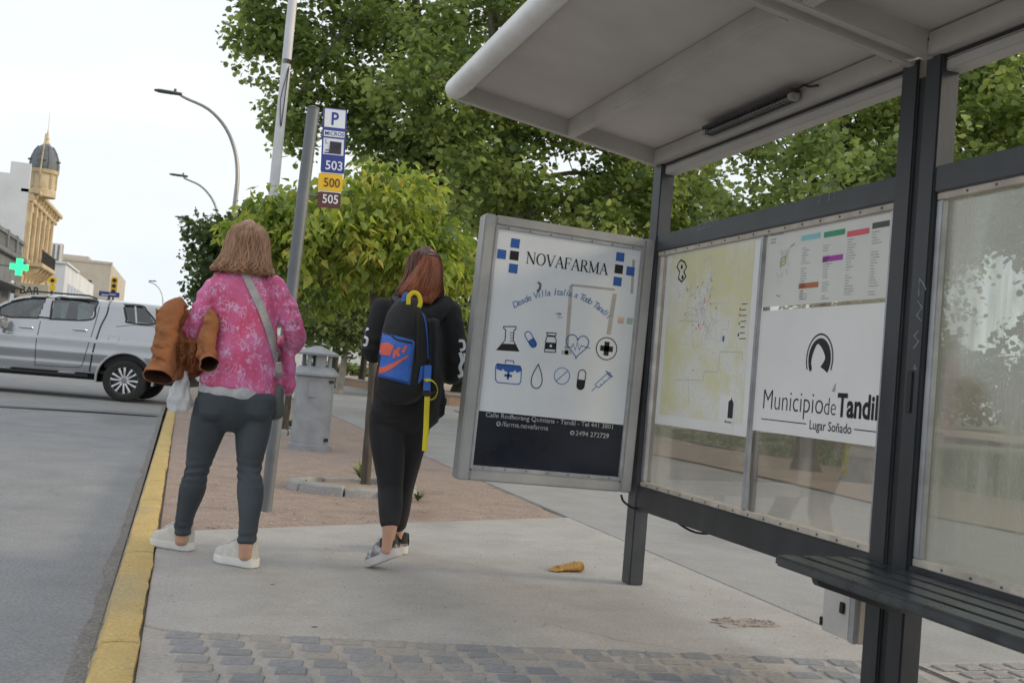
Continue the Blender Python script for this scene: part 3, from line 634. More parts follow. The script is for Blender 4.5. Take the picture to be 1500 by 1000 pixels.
for a, b, nm in ((A1, F0, 1), (C1, B0, 2)):
    SB.b('top_rail', (X0+.008, a-.002, 1.762), (X1-.008, b+.002, 1.852), M_steel2)
    SB.b('bottom_rail', (X0+.006, a-.002, .398), (X1-.006, b+.002, .522), M_steel)
    # glazing bead with screws
    for z0, z1, m in ((.522, .546, M_trimb), (1.738, 1.762, M_trimb)):
        SB.b('glazing_bead', (X0+.018, a+.002, z0), (X0+.04, b-.002, z1), m, .002)
        mb = MB(); k = a+.08
        while k < b-.05:
            mb.lathe([(.0045, 0), (.0045, -.003), (.002, -.0045)], Vector((X0+.018, k, (z0+z1)/2))-shi, 8, 'X'); k += .125
        mb.build('screws', M_screw, sh, kind='stuff')
    for y0, y1 in ((a+.002, a+.028), (b-.032, b-.002)):
        SB.b('glazing_bead', (X0+.018, y0, .548), (X0+.042, y1, 1.736), M_alu, .003)
    SB.b('glass_pane', (X0+.042, a+.012, .526), (X0+.048, b-.012, 1.757), M_gl1 if nm == 1 else M_gl2, 0)
MUL = PX(1106, 540, 2.365).y
SB.b('mullion', (X0+.022, MUL-.012, .548), (X0+.0415, MUL+.012, 1.736), M_alu, .003)
SB.b('mullion', (X0+.05, MUL-.028, .526), (X1-.008, MUL+.002, 1.757), M_steel)
# roof: soffit sheet, edge tube, end and cross beams, purlin, rear gutter
SL = .157
def zs(x): return 2.315+(2.33-x)*SL
def slope_bar(name, x0, x1, y0, y1, d0, d1, m, bevel=.004):
    """bar lying under the sloping soffit between depths d0 (upper) and d1 (lower)"""
    v = [(x0, y0, zs(x0)-d1), (x1, y0, zs(x1)-d1), (x1, y1, zs(x1)-d1), (x0, y1, zs(x0)-d1), (x0, y0, zs(x0)-d0), (x1, y0, zs(x1)-d0), (x1, y1, zs(x1)-d0), (x0, y1, zs(x0)-d0)]
    return MB().add([Vector(p)-shi for p in v], [(3, 2, 1, 0), (4, 5, 6, 7), (0, 1, 5, 4), (1, 2, 6, 5), (2, 3, 7, 6), (3, 0, 4, 7)]).build(name, m, sh, bevel=bevel)
RY0, RY1 = .3, 5.04
slope_bar('roof_sheet', 1.215, 2.40, RY0, 2.91, -.035, 0, M_roof); slope_bar('roof_sheet', 1.215, 2.40, 2.955, RY1-.01, -.035, 0, M_roof)
slope_bar('end_beam', 1.20, 2.335, RY1-.05, RY1, -.004, .082, M_roofb)
slope_bar('cross_beam', 1.20, 2.335, 2.865, 2.905, -.02, .085, M_roofb); slope_bar('cross_beam', 1.20, 2.335, 2.96, 3.0, -.02, .085, M_roofb)
slope_bar('cross_beam_web', 1.21, 2.33, 2.905, 2.96, -.02, .06, M_roof, 0)
slope_bar('purlin', 1.80, 1.845, 3.0, RY1-.05, .0005, .085, M_roofb); slope_bar('purlin', 1.80, 1.845, RY0, 2.865, .0005, .085, M_roofb)
tz = zs(1.19)-.03
MB().tube([Vector((1.19, RY0, tz))-shi, Vector((1.19, RY1-.02, tz))-shi, Vector((1.19, RY1+.004, tz))-shi, Vector((1.193, RY1+.012, tz))-shi], [.054, .054, .046, .02], 18).build('edge_tube', M_white, sh, smooth=True)
slope_bar('edge_lip', 1.225, 1.262, RY0, RY1-.05, .0005, .03, M_roofb, .003)
for a, b in ((3.0, RY1-.05), (RY0, 2.865)):
    SB.b('rear_beam', (2.30, a, 2.235), (2.345, b, 2.312), M_roofb); 
    SB.b('rear_lip', (2.352, a, 2.18), (2.42, b, 2.218), M_roofb); SB.b('rear_gutter', (2.347, a, 2.219), (2.43, b, 2.345), M_roofb)
    SB.b('gutter_slot', (2.3455, a+.01, 2.221), (2.3469, b-.01, 2.234), M_black, 0)
MB().box(Vector((2.40, RY0, 2.345))-shi, Vector((2.44, RY1, 2.36))-shi).build('rear_flashing', M_roofb, sh)
# cable stub at the roof corner and worn scratches on the steel
MB().tube([Vector(p)-shi for p in smooth_path([(2.27, 3.02, 2.25), (2.285, 2.99, 2.275), (2.295, 2.95, 2.268), (2.30, 2.90, 2.262), (2.305, 2.86, 2.29)], 5)], .006, 6).build('cable', M_black, sh, smooth=True)
M_scr = mat('scratch', (.26, .28, .30), .8, var=.4, scale=30)
ik = Ink(Vector((X0+.008, 5, 0))-shi, (0, -1, 0), (0, 0, 1), .001)
def mp(px, py, X=X0+.008): q = PX(px, py, X); return (5-q.y, q.z)
for seg in ([(1022, 323), (1023, 336)], [(1020, 324), (1030, 321)], [(1022, 330), (1029, 328)], [(1021, 337), (1031, 334)], [(1033, 320), (1031, 334)], [(1033, 320), (1039, 325), (1032, 327)], [(1032, 327), (1039, 331), (1031, 334)],
            [(1041, 333), (1043, 318)], [(1043, 318), (1045, 331)], [(1040, 326), (1046, 325)], [(1047, 331), (1048, 317)], [(1048, 317), (1051, 329)], [(1051, 329), (1053, 316)],
            [(1199, 300), (1206, 270)], [(1200, 273), (1212, 269)], [(1214, 296), (1217, 268)], [(1214, 271), (1226, 267)], [(1226, 267), (1222, 292)]):
    ik.stroke([mp(*p) for p in seg], .004)
ik.build('scratched_letters', M_scr, sh)
ik = Ink(Vector((X0, 5, 0))-shi, (0, -1, 0), (0, 0, 1), .001)
for seg in ([(1347, 408), (1353, 415), (1357, 425)], [(1347, 410), (1346, 434)], [(1344, 440), (1351, 450), (1343, 462), (1350, 470)], [(1346, 484), (1339, 492), (1346, 500), (1338, 510)], [(1340, 534), (1343, 540), (1339, 541), (1340, 534)]):
    ik.stroke([mp(px, py, X0) for px, py in seg], .0035)
ik.build('scratched_letters', M_scr, sh)
q = PX(1333, 600, X0)
SB.b('lock_slot', (X0-.006, 2.855, 1.02), (X0+.002, 2.885, 1.165), M_black, .004)

# bench fixed through the posts
bn = empty('bench', (2.15, 2.0, 0), 0, 'dark slatted steel bench running in front of the shelter posts', 'bench')
M_slat = mat('bench_slat', (.045, .051, .056), .28, var=.35, scale=9, bmp=.1, bscale=70)
for k in range(4):
    a = -.175+k*.092
    MB().box((a, -.9, .468), (a+.082, 1.055, .505)).build('slat', M_slat, bn, bevel=.008)
MB().box((.205, -.9, .468), (.287, .832, .505)).build('slat', M_slat, bn, bevel=.008)
for y in (.845, -.75):
    MB().prism([(-.16, .468), (.27, .468), (.27, .36), (.16, .36), (-.15, .445)], y-.02, y+.02, lambda a, b, h: Vector((a, h, b))).build('bracket', M_steel, bn, bevel=.004)
# fluorescent fitting under the roof
lt = empty('tube_light', (2.272, 3.98, 2.29), 0, 'unlit tube light with wire guard under the shelter roof', 'light fitting'); lt.scale = (.75, .95, .75)
MB().box((-.035, -.40, -.012), (.025, .40, .012)).build('housing', mat('fitting_grey', (.06, .06, .06), .5), lt, bevel=.006)
MB().tube([(0, -.38, -.03), (0, .38, -.03)], .014, 10).build('tube', mat('tube_glass', (.25, .25, .25), .3), lt, smooth=True)
mb = MB()
for i in range(26):
    y = -.36+i*.0288; mb.tube([(-.03, y, -.012), (-.028, y, -.048), (.02, y, -.05), (.022, y, -.012)], .0022, 4)
for x in (-.028, -.004, .02): mb.tube([(x, -.37, -.05), (x, .37, -.05)], .0022, 4)
mb.build('wire_guard', M_black, lt)
for y in (-.4, .36): MB().box((-.03, y, -.05), (.022, y+.04, -.013)).build('end_cap', mat('cap_white', (.35, .34, .32), .5), lt, bevel=.004)
MB().tube(smooth_path([(0, -.38, -.01), (.01, -.43, .02), (.015, -.47, .0), (.02, -.53, -.012)], 4), .006, 6).build('cable', M_black, lt, smooth=True)

# electrical box on the post
eb = empty('electrical_box', (2.33, 3.16, .2), 0, 'pale grey steel cabinet with black lock hung low on the near shelter post', 'cabinet')
M_cab = mat('cabinet_grey', (.52, .51, .49), .5, var=.12, scale=4)
MB().box((0.002, -.107, 0), (.14, .09, .25)).build('body', M_cab, eb, bevel=.004)
MB().box((-.012, -.07, .003), (.0015, .088, .247)).build('door', M_cab, eb, bevel=.003)
MB().box((-.022, -.045, .09), (-.0122, -.02, .13)).build('lock', M_black, eb, bevel=.003)
for z in (.02, .2): MB().box((-.018, .082, z), (-.004, .096, z+.03)).build('hinge', M_black, eb, bevel=.002)
MB().box((-.016, -.106, .0), (.0015, -.073, .25)).build('side_rail', M_alu, eb, bevel=.003)

# cable hanging along the bottom rail
mb = MB(); mb.tube(smooth_path([(2.25, 4.95, .468), (2.255, 4.93, .44), (2.29, 4.92, .415), (2.325, 4.922, .405), (2.415, 4.93, .41), (2.42, 4.6, .43)], 6), .006, 6)
mb.tube(smooth_path([(2.42, 4.6, .43)]+[tuple(PX(x, y, 2.37)) for x, y in ((986, 757), (1000, 770), (1018, 779), (1036, 781), (1050, 777))]+[(2.42, 4.05, .43)], 6), .006, 6)
mb.build('power_cable', M_black, smooth=True, label='black cable sagging under the bottom rail of the shelter', cat='cable')

# ------------------------------------------------------------------ advertising light box
AY = 4.95; BL = P(669.5, 702, AY); tl = R(1.4); AU = Vector((math.cos(tl), 0, -math.sin(tl))); AV = Vector((math.sin(tl), 0, math.cos(tl))); AW, AH = .952, 1.345
ad = empty('advertising_panel', BL, 0, 'white and navy pharmacy advertising light box in grey frame beside the shelter post', 'advertising panel')
ad.rotation_euler = (0, tl, 0)
def al(px, py): q = P(px, py, AY)-BL; return (q.dot(AU), q.dot(AV))
M_fr = mat('frame_grey', (.40, .405, .40), .45, .15, var=.14, scale=4, bmp=.06)
fw = .062
for nm, lo, hi in (('frame_side', (0, 0, 0), (fw, .11, AH)), ('frame_side', (AW-fw, 0, 0), (AW, .11, AH)), ('frame_top', (fw, .0005, AH-.052), (AW-fw, .1095, AH)), ('frame_bottom', (fw, .0005, 0), (AW-fw, .1095, .058))):
    MB().box(lo, hi).build(nm, M_fr, ad, bevel=.008)
for nm, lo, hi in (('inner_bead', (fw, .004, .058), (AW-fw, .02, .078)), ('inner_bead', (fw, .004, AH-.066), (AW-fw, .02, AH-.052)), ('inner_bead', (fw, .0035, .078), (fw+.014, .0195, AH-.066)), ('inner_bead', (AW-fw-.016, .0035, .078), (AW-fw, .0195, AH-.066))):
    MB().box(lo, hi).build(nm, M_alu, ad, bevel=.002)
mb = MB()
for k in range(7): mb.lathe([(.004, 0), (.004, -.002), (.0015, -.003)], (.13+k*.115, .004, .068), 8, 'Y'); mb.lathe([(.004, 0), (.004, -.002), (.0015, -.003)], (.13+k*.115, .004, AH-.059), 8, 'Y')
mb.build('screws', M_screw, ad, kind='stuff')
M_face = mat('poster_white', (.76, .80, .85), .22, var=.05, scale=2.5, spec=.5)
M_navy = mat('poster_navy', (.008, .012, .024), .2, var=.3, scale=3)
M_blue = mat('ink_blue', (.028, .115, .42), .35, var=.05); M_ink = mat('ink_black', (.008, .008, .01), .35, var=.05); M_blue2 = mat('ink_faded_blue', (.16, .27, .52), .4, var=.25, scale=18)
M_grey = mat('ink_grey', (.42, .44, .47), .4, var=.3, scale=30); M_brn = mat('tape_stain', (.46, .435, .42), .5, var=.15, scale=12)
zsplit = al(800, 611)[1]
MB().box((fw-.01, .014, zsplit), (AW-fw+.01, .10, AH-.04)).build('white_face', M_face, ad)
MB().box((fw-.01, .0141, .05), (AW-fw+.01, .1001, zsplit-.0005)).build('navy_face', M_navy, ad)
def ink(e=.0012): return Ink((0, .014, 0), (1, 0, 0), (0, 0, 1), e)
# stains of old tape
ik = ink(.0006)
for a, b, w in (((838, 418), (831, 520), .02), ((902, 430), (893, 490), .024), ((838, 417), (902, 424), .012), ((930, 380), (927, 430), .016), ((824, 516), (838, 516), .02)): ik.stroke([al(*a), al(*b)], w)
ik.build('tape_stain', M_brn, ad)
# crosses of squares
def square(ik, px, py, s=.047): x, y = al(px, py); ik.rect(x-s/2, y-s/2, x+s/2, y+s/2)
for p in ((756, 356), (736, 372), (753, 393), (910, 376), (925, 397), (906, 412)): ik = ink(); square(ik, *p); ik.build('blue_square', M_blue, ad)
for p in ((754.5, 374), (908, 394)): ik = ink(); square(ik, *p); ik.build('black_square', M_ink, ad)
# serif capitals drawn as strokes
def serif(ik, word, x, y, h, width):
    tk, th = .135*h, .048*h
    adv = {'N': .92, 'O': .95, 'V': .86, 'A': .84, 'F': .68, 'R': .80, 'M': 1.08}; tot = sum(adv[c] for c in word)*h; k = width/tot
    def T(a, b): return (x+a*h*k, y+b*h)
    for c in word:
        S = lambda a, b, w: ik.stroke([T(*a), T(*b)], w)
        sf = lambda cx, yy, w=.22: S((cx-w/2, yy), (cx+w/2, yy), th)
        if c == 'N': S((.14, 0), (.14, 1), th*1.2); S((.12, 1), (.76, 0), tk); S((.76, 0), (.76, 1), th*1.2); sf(.14, .02); sf(.1, .98, .24); sf(.76, .98)
        elif c == 'O':
            n = 28; ik.stroke([T(.46+.37*math.cos(2*math.pi*q/n), .5+.49*math.sin(2*math.pi*q/n)) for q in range(n)], [th+(tk-th)*abs(math.cos(2*math.pi*q/n)) for q in range(n)], True)
        elif c == 'V': S((.08, 1), (.43, 0), tk); S((.43, 0), (.76, 1), th*1.2); sf(.09, .98, .26); sf(.75, .98, .24)
        elif c == 'A': S((.08, 0), (.41, 1), th*1.2); S((.39, 1), (.74, 0), tk); S((.2, .36), (.62, .36), th); sf(.09, .02, .24); sf(.73, .02, .28)
        elif c == 'F': S((.16, 0), (.16, 1), tk); S((.1, .98), (.62, .98), th); S((.6, 1), (.6, .78), th); S((.16, .52), (.48, .52), th); S((.48, .62), (.48, .42), th); sf(.16, .02, .3)
        elif c == 'R':
            S((.16, 0), (.16, 1), tk); S((.08, .98), (.36, .98), th); ik.stroke([T(.34+.24*math.cos(a), .74+.24*math.sin(a)) for a in np.linspace(1.57, -1.57, 10)], [th+(tk-th)*abs(math.cos(a)) for a in np.linspace(1.57, -1.57, 10)]); S((.16, .5), (.36, .5), th); S((.36, .5), (.72, .0), tk); sf(.16, .02, .3); sf(.74, .02, .14)
        elif c == 'M': S((.16, 0), (.16, 1), th*1.2); S((.14, 1), (.52, .05), tk); S((.52, .05), (.88, 1), th*1.2); S((.88, 0), (.88, 1), tk); sf(.15, .02); sf(.9, .02, .26); sf(.12, .98, .16); sf(.92, .98, .2)
        x += adv[c]*h*k
a0 = al(771, 388); a1 = al(892, 399); ik = ink(); serif(ik, 'NOVAFARMA', a0[0], (a0[1]+a1[1])/2-.002, .060, a1[0]-a0[0]); ik.build('shop_name', M_ink, ad)
# arched line
ik = ink(); s = 'Desde Villa Italia a Todo Tandil'
A_, B_, C_ = Vector(al(756, 449)), Vector(al(830, 431)), Vector(al(893, 466))
def arc(t): return (1-t)**2*A_+2*t*(1-t)*(2*B_-.5*A_-.5*C_)+t*t*C_
for i, ch in enumerate(s):
    t = (i+.4)/len(s); p = arc(t); d = arc(min(1, t+.02))-arc(max(0, t-.02)); ik.text(ch, p.x, p.y-.006, .047, .012, 1, math.atan2(d.y, d.x), 'CENTER', .2)
ik.build('arched_slogan', M_blue2, ad)
# ten icons
def px2(ik, pts, w, closed=False): ik.stroke([al(*p) for p in pts], w, closed)
LW = .0048
ik = ink(); px2(ik, [(739, 478), (757, 478), (757, 482), (754, 484), (753, 498), (761, 514), (729, 512), (741, 498), (742, 483), (739, 481)], LW, True); ik.poly([al(*p) for p in ((738, 503), (756, 504), (761, 514), (729, 512))][::-1])
for k in range(4): px2(ik, [(748, 487+k*4), (752.5, 487.4+k*4)], LW*.7)
ik.build('icon_flask', M_ink, ad)
def capsule(ik, c, L, w, ang, fill_half):
    cx, cy = al(*c); ca, sa = math.cos(ang), math.sin(ang); f = lambda a, b: (cx+a*ca-b*sa, cy+a*sa+b*ca); pts = []
    for k in range(9): t = -math.pi/2+math.pi*k/8; pts.append((L/2+w/2*math.cos(t), w/2*math.sin(t)))
    for k in range(9): t = math.pi/2+math.pi*k/8; pts.append((-L/2+w/2*math.cos(t), w/2*math.sin(t)))
    ik.stroke([f(*p) for p in pts], LW, True); ik.poly([f(a, b) for a, b in [(0, -w/2)]+pts[:9]+[(0, w/2)]])
ik = ink(); capsule(ik, (778.5, 497), .055, .034, R(-52), 1); ik.build('icon_pill', M_blue, ad)
ik = ink(); px2(ik, [(802, 487), (816, 488), (815, 492), (803, 491)], LW, True); px2(ik, [(803, 492), (814, 493), (816, 498), (815, 516), (799, 515), (801, 497)], LW, True); ik.poly([al(*p) for p in ((800, 501), (816, 502), (815.4, 512), (799.5, 511))][::-1]); ik.build('icon_bottle', M_ink, ad)
ik = ink(.002); ik.disc(al(808, 506.5), .007, 12); ik.build('icon_bottle_cross', M_face, ad)
ik = ink(); hx, hy = al(847, 505); hp = []
for k in range(40):
    t = 2*math.pi*k/40; hp.append((hx+.0039*16*math.sin(t)**3, hy+.0042*(13*math.cos(t)-5*math.cos(2*t)-2*math.cos(3*t)-math.cos(4*t))))
ik.stroke(hp, LW, True); px2(ik, [(828, 508), (839, 508.5), (841, 503), (844, 513), (847, 501), (850, 513), (853, 506), (866, 510)], LW*.8); ik.build('icon_heart', M_blue, ad)
ik = ink(); c = al(890, 510.5); ik.circle(c, .058, LW); ik.rect(c[0]-.014, c[1]-.036, c[0]+.014, c[1]+.036); ik.rect(c[0]-.036, c[1]-.0142, c[0]+.036, c[1]+.0142); ik.build('icon_cross_circle', M_ink, ad)
ik = ink(); px2(ik, [(729, 533), (763, 536), (765, 540), (764, 559), (761, 563), (730, 560), (727, 556), (727, 537)], LW, True); ik.poly([al(*p) for p in ((729, 532), (763, 536), (765, 543), (758, 546), (756, 542), (752, 545), (741, 544), (738, 540), (735, 543), (728, 540))][::-1]); px2(ik, [(741, 532), (742, 527.5), (753, 528.5), (754, 533)], LW)
c = al(745.5, 550); ik.rect(c[0]-.006, c[1]-.02, c[0]+.006, c[1]+.02); ik.rect(c[0]-.02, c[1]-.0062, c[0]+.02, c[1]+.0062); ik.build('icon_first_aid', M_blue, ad)
ik = ink(); dx, dy = al(788, 551); ik.stroke([(dx+.040*math.sin(t)*math.sin(t/2)**1.2, dy+.062*math.cos(t)) for t in np.linspace(0, 2*math.pi, 36, endpoint=False)], LW, True); ik.build('icon_drop', M_ink, ad)
ik = ink(); c = al(824.5, 550.5); ik.circle(c, .042, LW); ik.stroke([(c[0]-.029, c[1]-.029), (c[0]+.029, c[1]+.029)], LW); ik.build('icon_tablet', M_blue2, ad)
ik = ink(); capsule(ik, (853, 556), .062, .041, R(-92), 1); ik.build('icon_capsule', M_ink, ad)
ik = ink(); px2(ik, [(868, 573), (875, 566)], LW); px2(ik, [(873, 563), (891, 547), (896, 552), (878, 568)], LW, True); px2(ik, [(889, 543), (899, 552)], LW*1.6); px2(ik, [(893, 548), (897, 545)], LW); px2(ik, [(880, 561), (883, 564)], LW*.7); px2(ik, [(885, 557), (888, 560)], LW*.7); ik.build('icon_syringe', M_blue2, ad)
# address lines
ik = ink(); p = al(712, 609.5); q = al(897, 627); ik.text('Calle Rodhorang Quintana - Tandil - Tel 441 3801', p[0], p[1]-.002, .034, .006, 1.02); ik.build('address_line', M_grey, ad); ik = ink(); p = al(736, 621+3); ik.text('/farma.novafarma', p[0], p[1], .036, .006); ik.circle((p[0]-.018, p[1]+.010), .009, .006); ik.build('page_line', M_grey, ad); ik = ink(); p = al(844, 637.5); ik.text('2494 272729', p[0], p[1], .036, .006); ik.circle((p[0]-.018, p[1]+.011), .009, .006)
ik.build('phone_line', M_grey, ad)
ik = ink(); square(ik, 911, 469, .034); ik.build('small_sticker', mat('sticker_multi', (.55, .35, .5), .5, c2=(.85, .7, .3), scale=40), ad)
ik = ink(); square(ik, 924, 470, .034); ik.build('small_sticker', mat('sticker_green', (.25, .5, .25), .5, c2=(.5, .55, .6), scale=40), ad)
ik = ink(); ik.stroke([al(*p) for p in ((789, 413), (793, 416), (792, 423), (788, 427))], .012); ik.text('- LBM', *al(813, 460), .016, .01); ik.text('SL.A', *al(818, 465), .014, .01); ik.build('print_remains', mat('ink_worn', (.16, .15, .16), .6, var=.5, scale=30), ad)

# ------------------------------------------------------------------ posters behind the front glass
PXX = 2.3665
def poster(name, label, tlp, brp, m):
    a = PX(*tlp, PXX); b = PX(*brp, PXX); o = empty(name, (PXX, a.y, b.z), 0, label, 'poster')
    w = a.y-b.y; h = a.z-b.z
    MB().box((0, -w, 0), (.002, 0, h)).build('paper', m, o)
    f = lambda px, py: ((lambda q: (a.y-q.y, q.z-b.z))(PX(px, py, PXX)))
    return o, f, w, h, (lambda e=.001: Ink((0, 0, 0), (0, -1, 0), (0, 0, 1), e))
# town map
m, nt_, b_ = new_mat('map_print'); v = coords(nt_)
big = noise_n(nt_, v, 3.2, 4, .6, .5); c = ramp(nt_, big, [(.40, (.70, .68, .38)), (.50, (.74, .73, .56)), (.58, (.76, .76, .70))])
vo = N(nt_, 'ShaderNodeTexVoronoi', Scale=26, feature='DISTANCE_TO_EDGE'); nt_.links.new(v, vo.inputs['Vector']); ed = ramp(nt_, vo.outputs['Distance'], [(.0, (1, 1, 1)), (.05, (0, 0, 0))])
c = mixc(nt_, ed, c, (.66, .66, .62)); nt_.links.new(c, b_.inputs['Base Color']); b_.inputs['Roughness'].default_value = .35
M_map = m; M_paper = mat('paper_white', (.80, .80, .79), .35, var=.04, scale=2); M_pale = mat('paper_cream', (.68, .69, .65), .35, var=.06, scale=2)
o, f, w, h, I = poster('map_poster', 'yellow town map poster in the left half of the shelter glass', (979, 367), (1094, 640), M_paper)
ik = I(.0006); ik.rect(.045, .05, w-.05, h-.035); ik.build('map_field', M_map, o)
M_pl = mat('ink_pale_grey', (.50, .52, .53), .5); M_red = mat('ink_red', (.62, .10, .10), .5); M_grn = mat('ink_green', (.05, .38, .22), .5)
ik = I(); rr = random.Random(8); cx, cy = .45*w, .62*h
for i in range(34):
    a = rr.random()*6.28; r0 = rr.random()*.18; p = Vector((cx+r0*math.cos(a), cy+1.2*r0*math.sin(a))); pts = [p]; d = rr.random()*6.28
    for k in range(rr.randrange(2, 6)): d += rr.choice((0, 0, 1.57, -1.57, .4)); p = p+Vector((math.cos(d), math.sin(d)))*rr.uniform(.02, .07); p = Vector((min(w-.07, max(.06, p.x)), min(h-.06, max(.07, p.y)))); pts.append(p)
    ik.stroke(pts, .0022)
for pts in ([(995, 470), (1025, 471)], [(1008, 550), (1010, 590)], [(990, 556), (1030, 557), (1032, 544), (1052, 545), (1055, 515), (1088, 516), (1088, 528)]): ik.stroke([f(*p) for p in pts], .004)
ik.build('map_roads', M_pl, o)
ik = I(.0014)
for i in range(26): x = cx+rr.gauss(0, .08); y = cy+rr.gauss(0, .10); ik.stroke([(x, y), (x+rr.uniform(-.02, .02), y+rr.uniform(-.02, .02))], .005)
x, y = f(1084, 448)
for k, c_ in enumerate((0, 2)): ik.rect(x, y-.022-k*.026*1.0, x+.012, y-.010-k*.026)
ik.build('map_marks', M_red, o)
ik = I(.0014); ik.rect(x, y-.086, x+.012, y-.074); ik.build('map_marks', M_grn, o)
ik = I(.0014); ik.rect(x, y-.138, x+.012, y-.124)
for k in range(7): ik.rect(x+.018, y+.005-k*.026, x+.052+rr.random()*.02, y+.009-k*.026)
ik.stroke([f(998, 381), f(1003, 384), f(1006, 391), f(1002, 398), f(1005, 405), f(999, 413), f(994, 408), f(996, 398), f(992, 391), f(995, 384)], .009, True); ik.disc(f(999, 391), .012, 10); ik.disc(f(1000, 406), .012, 10)
ik.build('map_crest', M_ink, o)
ik = I(.0014); ik.disc(f(1060, 496), .010, 12, 1.6); ik.build('map_lake', M_blue, o)
x, y = f(1054, 625); ik = I(.0016); ik.rect(x-.01, y-.005, x+.12, y+.15); ik.build('map_logo_field', M_paper, o)
ik = I(.0022); x, y = f(1066, 612); ik.poly([(x, y), (x+.045, y), (x+.045, y+.07), (x+.030, y+.085), (x+.026, y+.10), (x+.022, y+.085), (x, y+.075)]); ik.text('Municipio', x-.022, y-.022, .016, .01); ik.build('map_logo', M_ink, o)
# tourist circuits
o, f, w, h, I = poster('circuit_poster', 'white tourist circuits poster with coloured headings above the town logo', (1125, 338), (1297, 436), M_pale)
hh = .30
ik = I(); x, y = f(1178, 334); ik.text('CIRCUITOS TURISTICOS', x, y-.0, .020, .004, .8); x, y = f(1128, 347)
ik.build('title', M_ink, o)
heads = [((1174, 352), (1202, 344), (.25, .55, .62)), ((1207, 347), (1238, 338), (.02, .30, .15)), ((1241, 346), (1274, 331), (.72, .10, .14)), ((1278, 334), (1307, 325), (.06, .06, .06)), ((1205, 383), (1235, 374), (.36, .03, .36)), ((1170, 422), (1199, 414), (.45, .14, .05))]
for k, (a, b, c_) in enumerate(heads):
    p, q = f(*a), f(*b); q = (min(q[0], w-.005), q[1]); ik = I(); y0 = min(p[1], q[1]); y0 = p[1]; ik.rect(p[0], y0-.004, q[0], y0+.018); ik.build('heading', mat('heading_ink', c_, .45, var=.05), o)
rr = random.Random(2); M_txt = mat('ink_small_text', (.40, .40, .40), .5, var=.3, scale=60)
def lines(px, py, n, wd):
    x, y = f(px, py); ik = I()
    for k in range(n):
        if rr.random() < .92 and .012 < y-k*.0105: L = wd*rr.uniform(.35, 1); ik.rect(x, y-k*.0105, min(x+L, w-.006), y-k*.0105+.0034)
    ik.build('text_column', M_txt, o)['kind'] = 'stuff'
lines(1176, 357, 24, .062); lines(1207, 353, 9, .05); lines(1206, 388, 22, .062); lines(1242, 352, 36, .058); lines(1278, 341, 40, .06); lines(1172, 427, 4, .03)
ik = I(); x, y = f(1130, 346); ik.rect(x, y, x+.1, y+.006); ik.rect(x, y-.02, x+.04, y-.013); ik.rect(x, y-.034, x+.04, y-.027); ik.build('caption', M_txt, o)['kind'] = 'stuff'
ik = I(); x, y = f(1147, 383)
for i in range(30):
    a = rr.random()*6.28; r1 = rr.uniform(.02, .10); p = (x+.5*r1*math.cos(a), y+r1*math.sin(a)); ik.stroke([p, (p[0]+rr.uniform(-.02, .02), p[1]+rr.uniform(-.03, .03))], .0018)
ik.build('mini_map', mat('ink_mini', (.5, .48, .52), .5), o)
ik = I(.0014); ik.stroke([(x-.018, y-.02), (x+.016, y-.012), (x+.02, y+.02), (x-.012, y+.016)], .005, True); ik.stroke([(x-.008, y-.01), (x+.01, y+.01)], .005); ik.build('mini_map_centre', mat('ink_olive', (.45, .46, .1), .5), o)
ik = I(.0014); p = f(1158, 362); ik.stroke([p, (p[0]+.03, p[1]+.012)], .004); p = f(1137, 435); ik.stroke([(p[0], p[1]+.008), (p[0]+.03, p[1]+.0)], .004); ik.build('mini_map_marks', M_red, o)
# municipal sign
o, f, w, h, I = poster('logo_poster', 'white municipal poster with black arch emblem in the right half of the glass', (1112, 456), (1290, 655), M_paper)
ik = I()
c = Vector(f(1200.5, 526)); ro = .088; k_ = 1.0
def arch(r, y0, n=22): return [(c.x+r*.98*math.cos(t), c.y+r*1.12*math.sin(t)) for t in np.linspace(R(-25), R(205), n)]
ik.stroke(arch(ro, 0), .007); 
q1 = [(c.x+.074*math.cos(t), c.y+.083*math.sin(t)) for t in np.linspace(R(-38), R(218), 26)]
hood = [(c.x-.060, c.y-.050), (c.x-.046, c.y-.040), (c.x-.054, c.y-.012), (c.x-.046, c.y+.022), (c.x-.030, c.y+.050), (c.x-.016, c.y+.060), (c.x+.006, c.y+.048), (c.x+.030, c.y+.022), (c.x+.038, c.y-.002), (c.x+.022, c.y-.020), (c.x+.012, c.y-.030), (c.x+.034, c.y-.040), (c.x+.056, c.y-.052)]
hs = smooth_path(hood, 3); n1 = len(q1); n2 = len(hs)
outer = [q1[::-1][round(i*(n1-1)/(n2-1))] for i in range(n2)]
ik.mb.add([ik.pt(p) for p in outer]+[ik.pt(p) for p in hs], [(i, i+1, n2+i+1, n2+i) for i in range(n2-1)])
ik.build('emblem', M_ink, o); ik = I()
p0 = f(1116, 596); p1 = f(1223, 604); p2 = f(1285, 607)
for body, a, b, bold, slim in (('Municipio', f(1116, 598), f(1203, 604), -.012, 1), ('de', f(1206, 604), f(1223, 605), -.012, .8), ('Tandil', f(1226, 605), f(1286, 609), .030, 1)):
    vv, ff = text_geo(body, bold, 'LEFT'); wt = max(p[0] for p in vv)-min(p[0] for p in vv); hgt = .122*(slim)
    ik.text(body, a[0], p0[1]-.006, hgt, bold, (b[0]-a[0])/(wt*hgt))
ik.build('town_name', M_ink, o); ik = I()
a, b = f(1185, 628), f(1247, 635); vv, ff = text_geo('Lugar Soñado', .006, 'LEFT'); wt = max(p[0] for p in vv); ik.text('Lugar Soñado', a[0], (a[1]+b[1])/2, .052, .006, (b[0]-a[0])/(wt*.052))
ym = (a[1]+b[1])/2+.016; ik.rect(f(1115, 618)[0], ym, a[0]-.02, ym+.004); ik.rect(b[0]+.015, ym, w-.01, ym+.004)
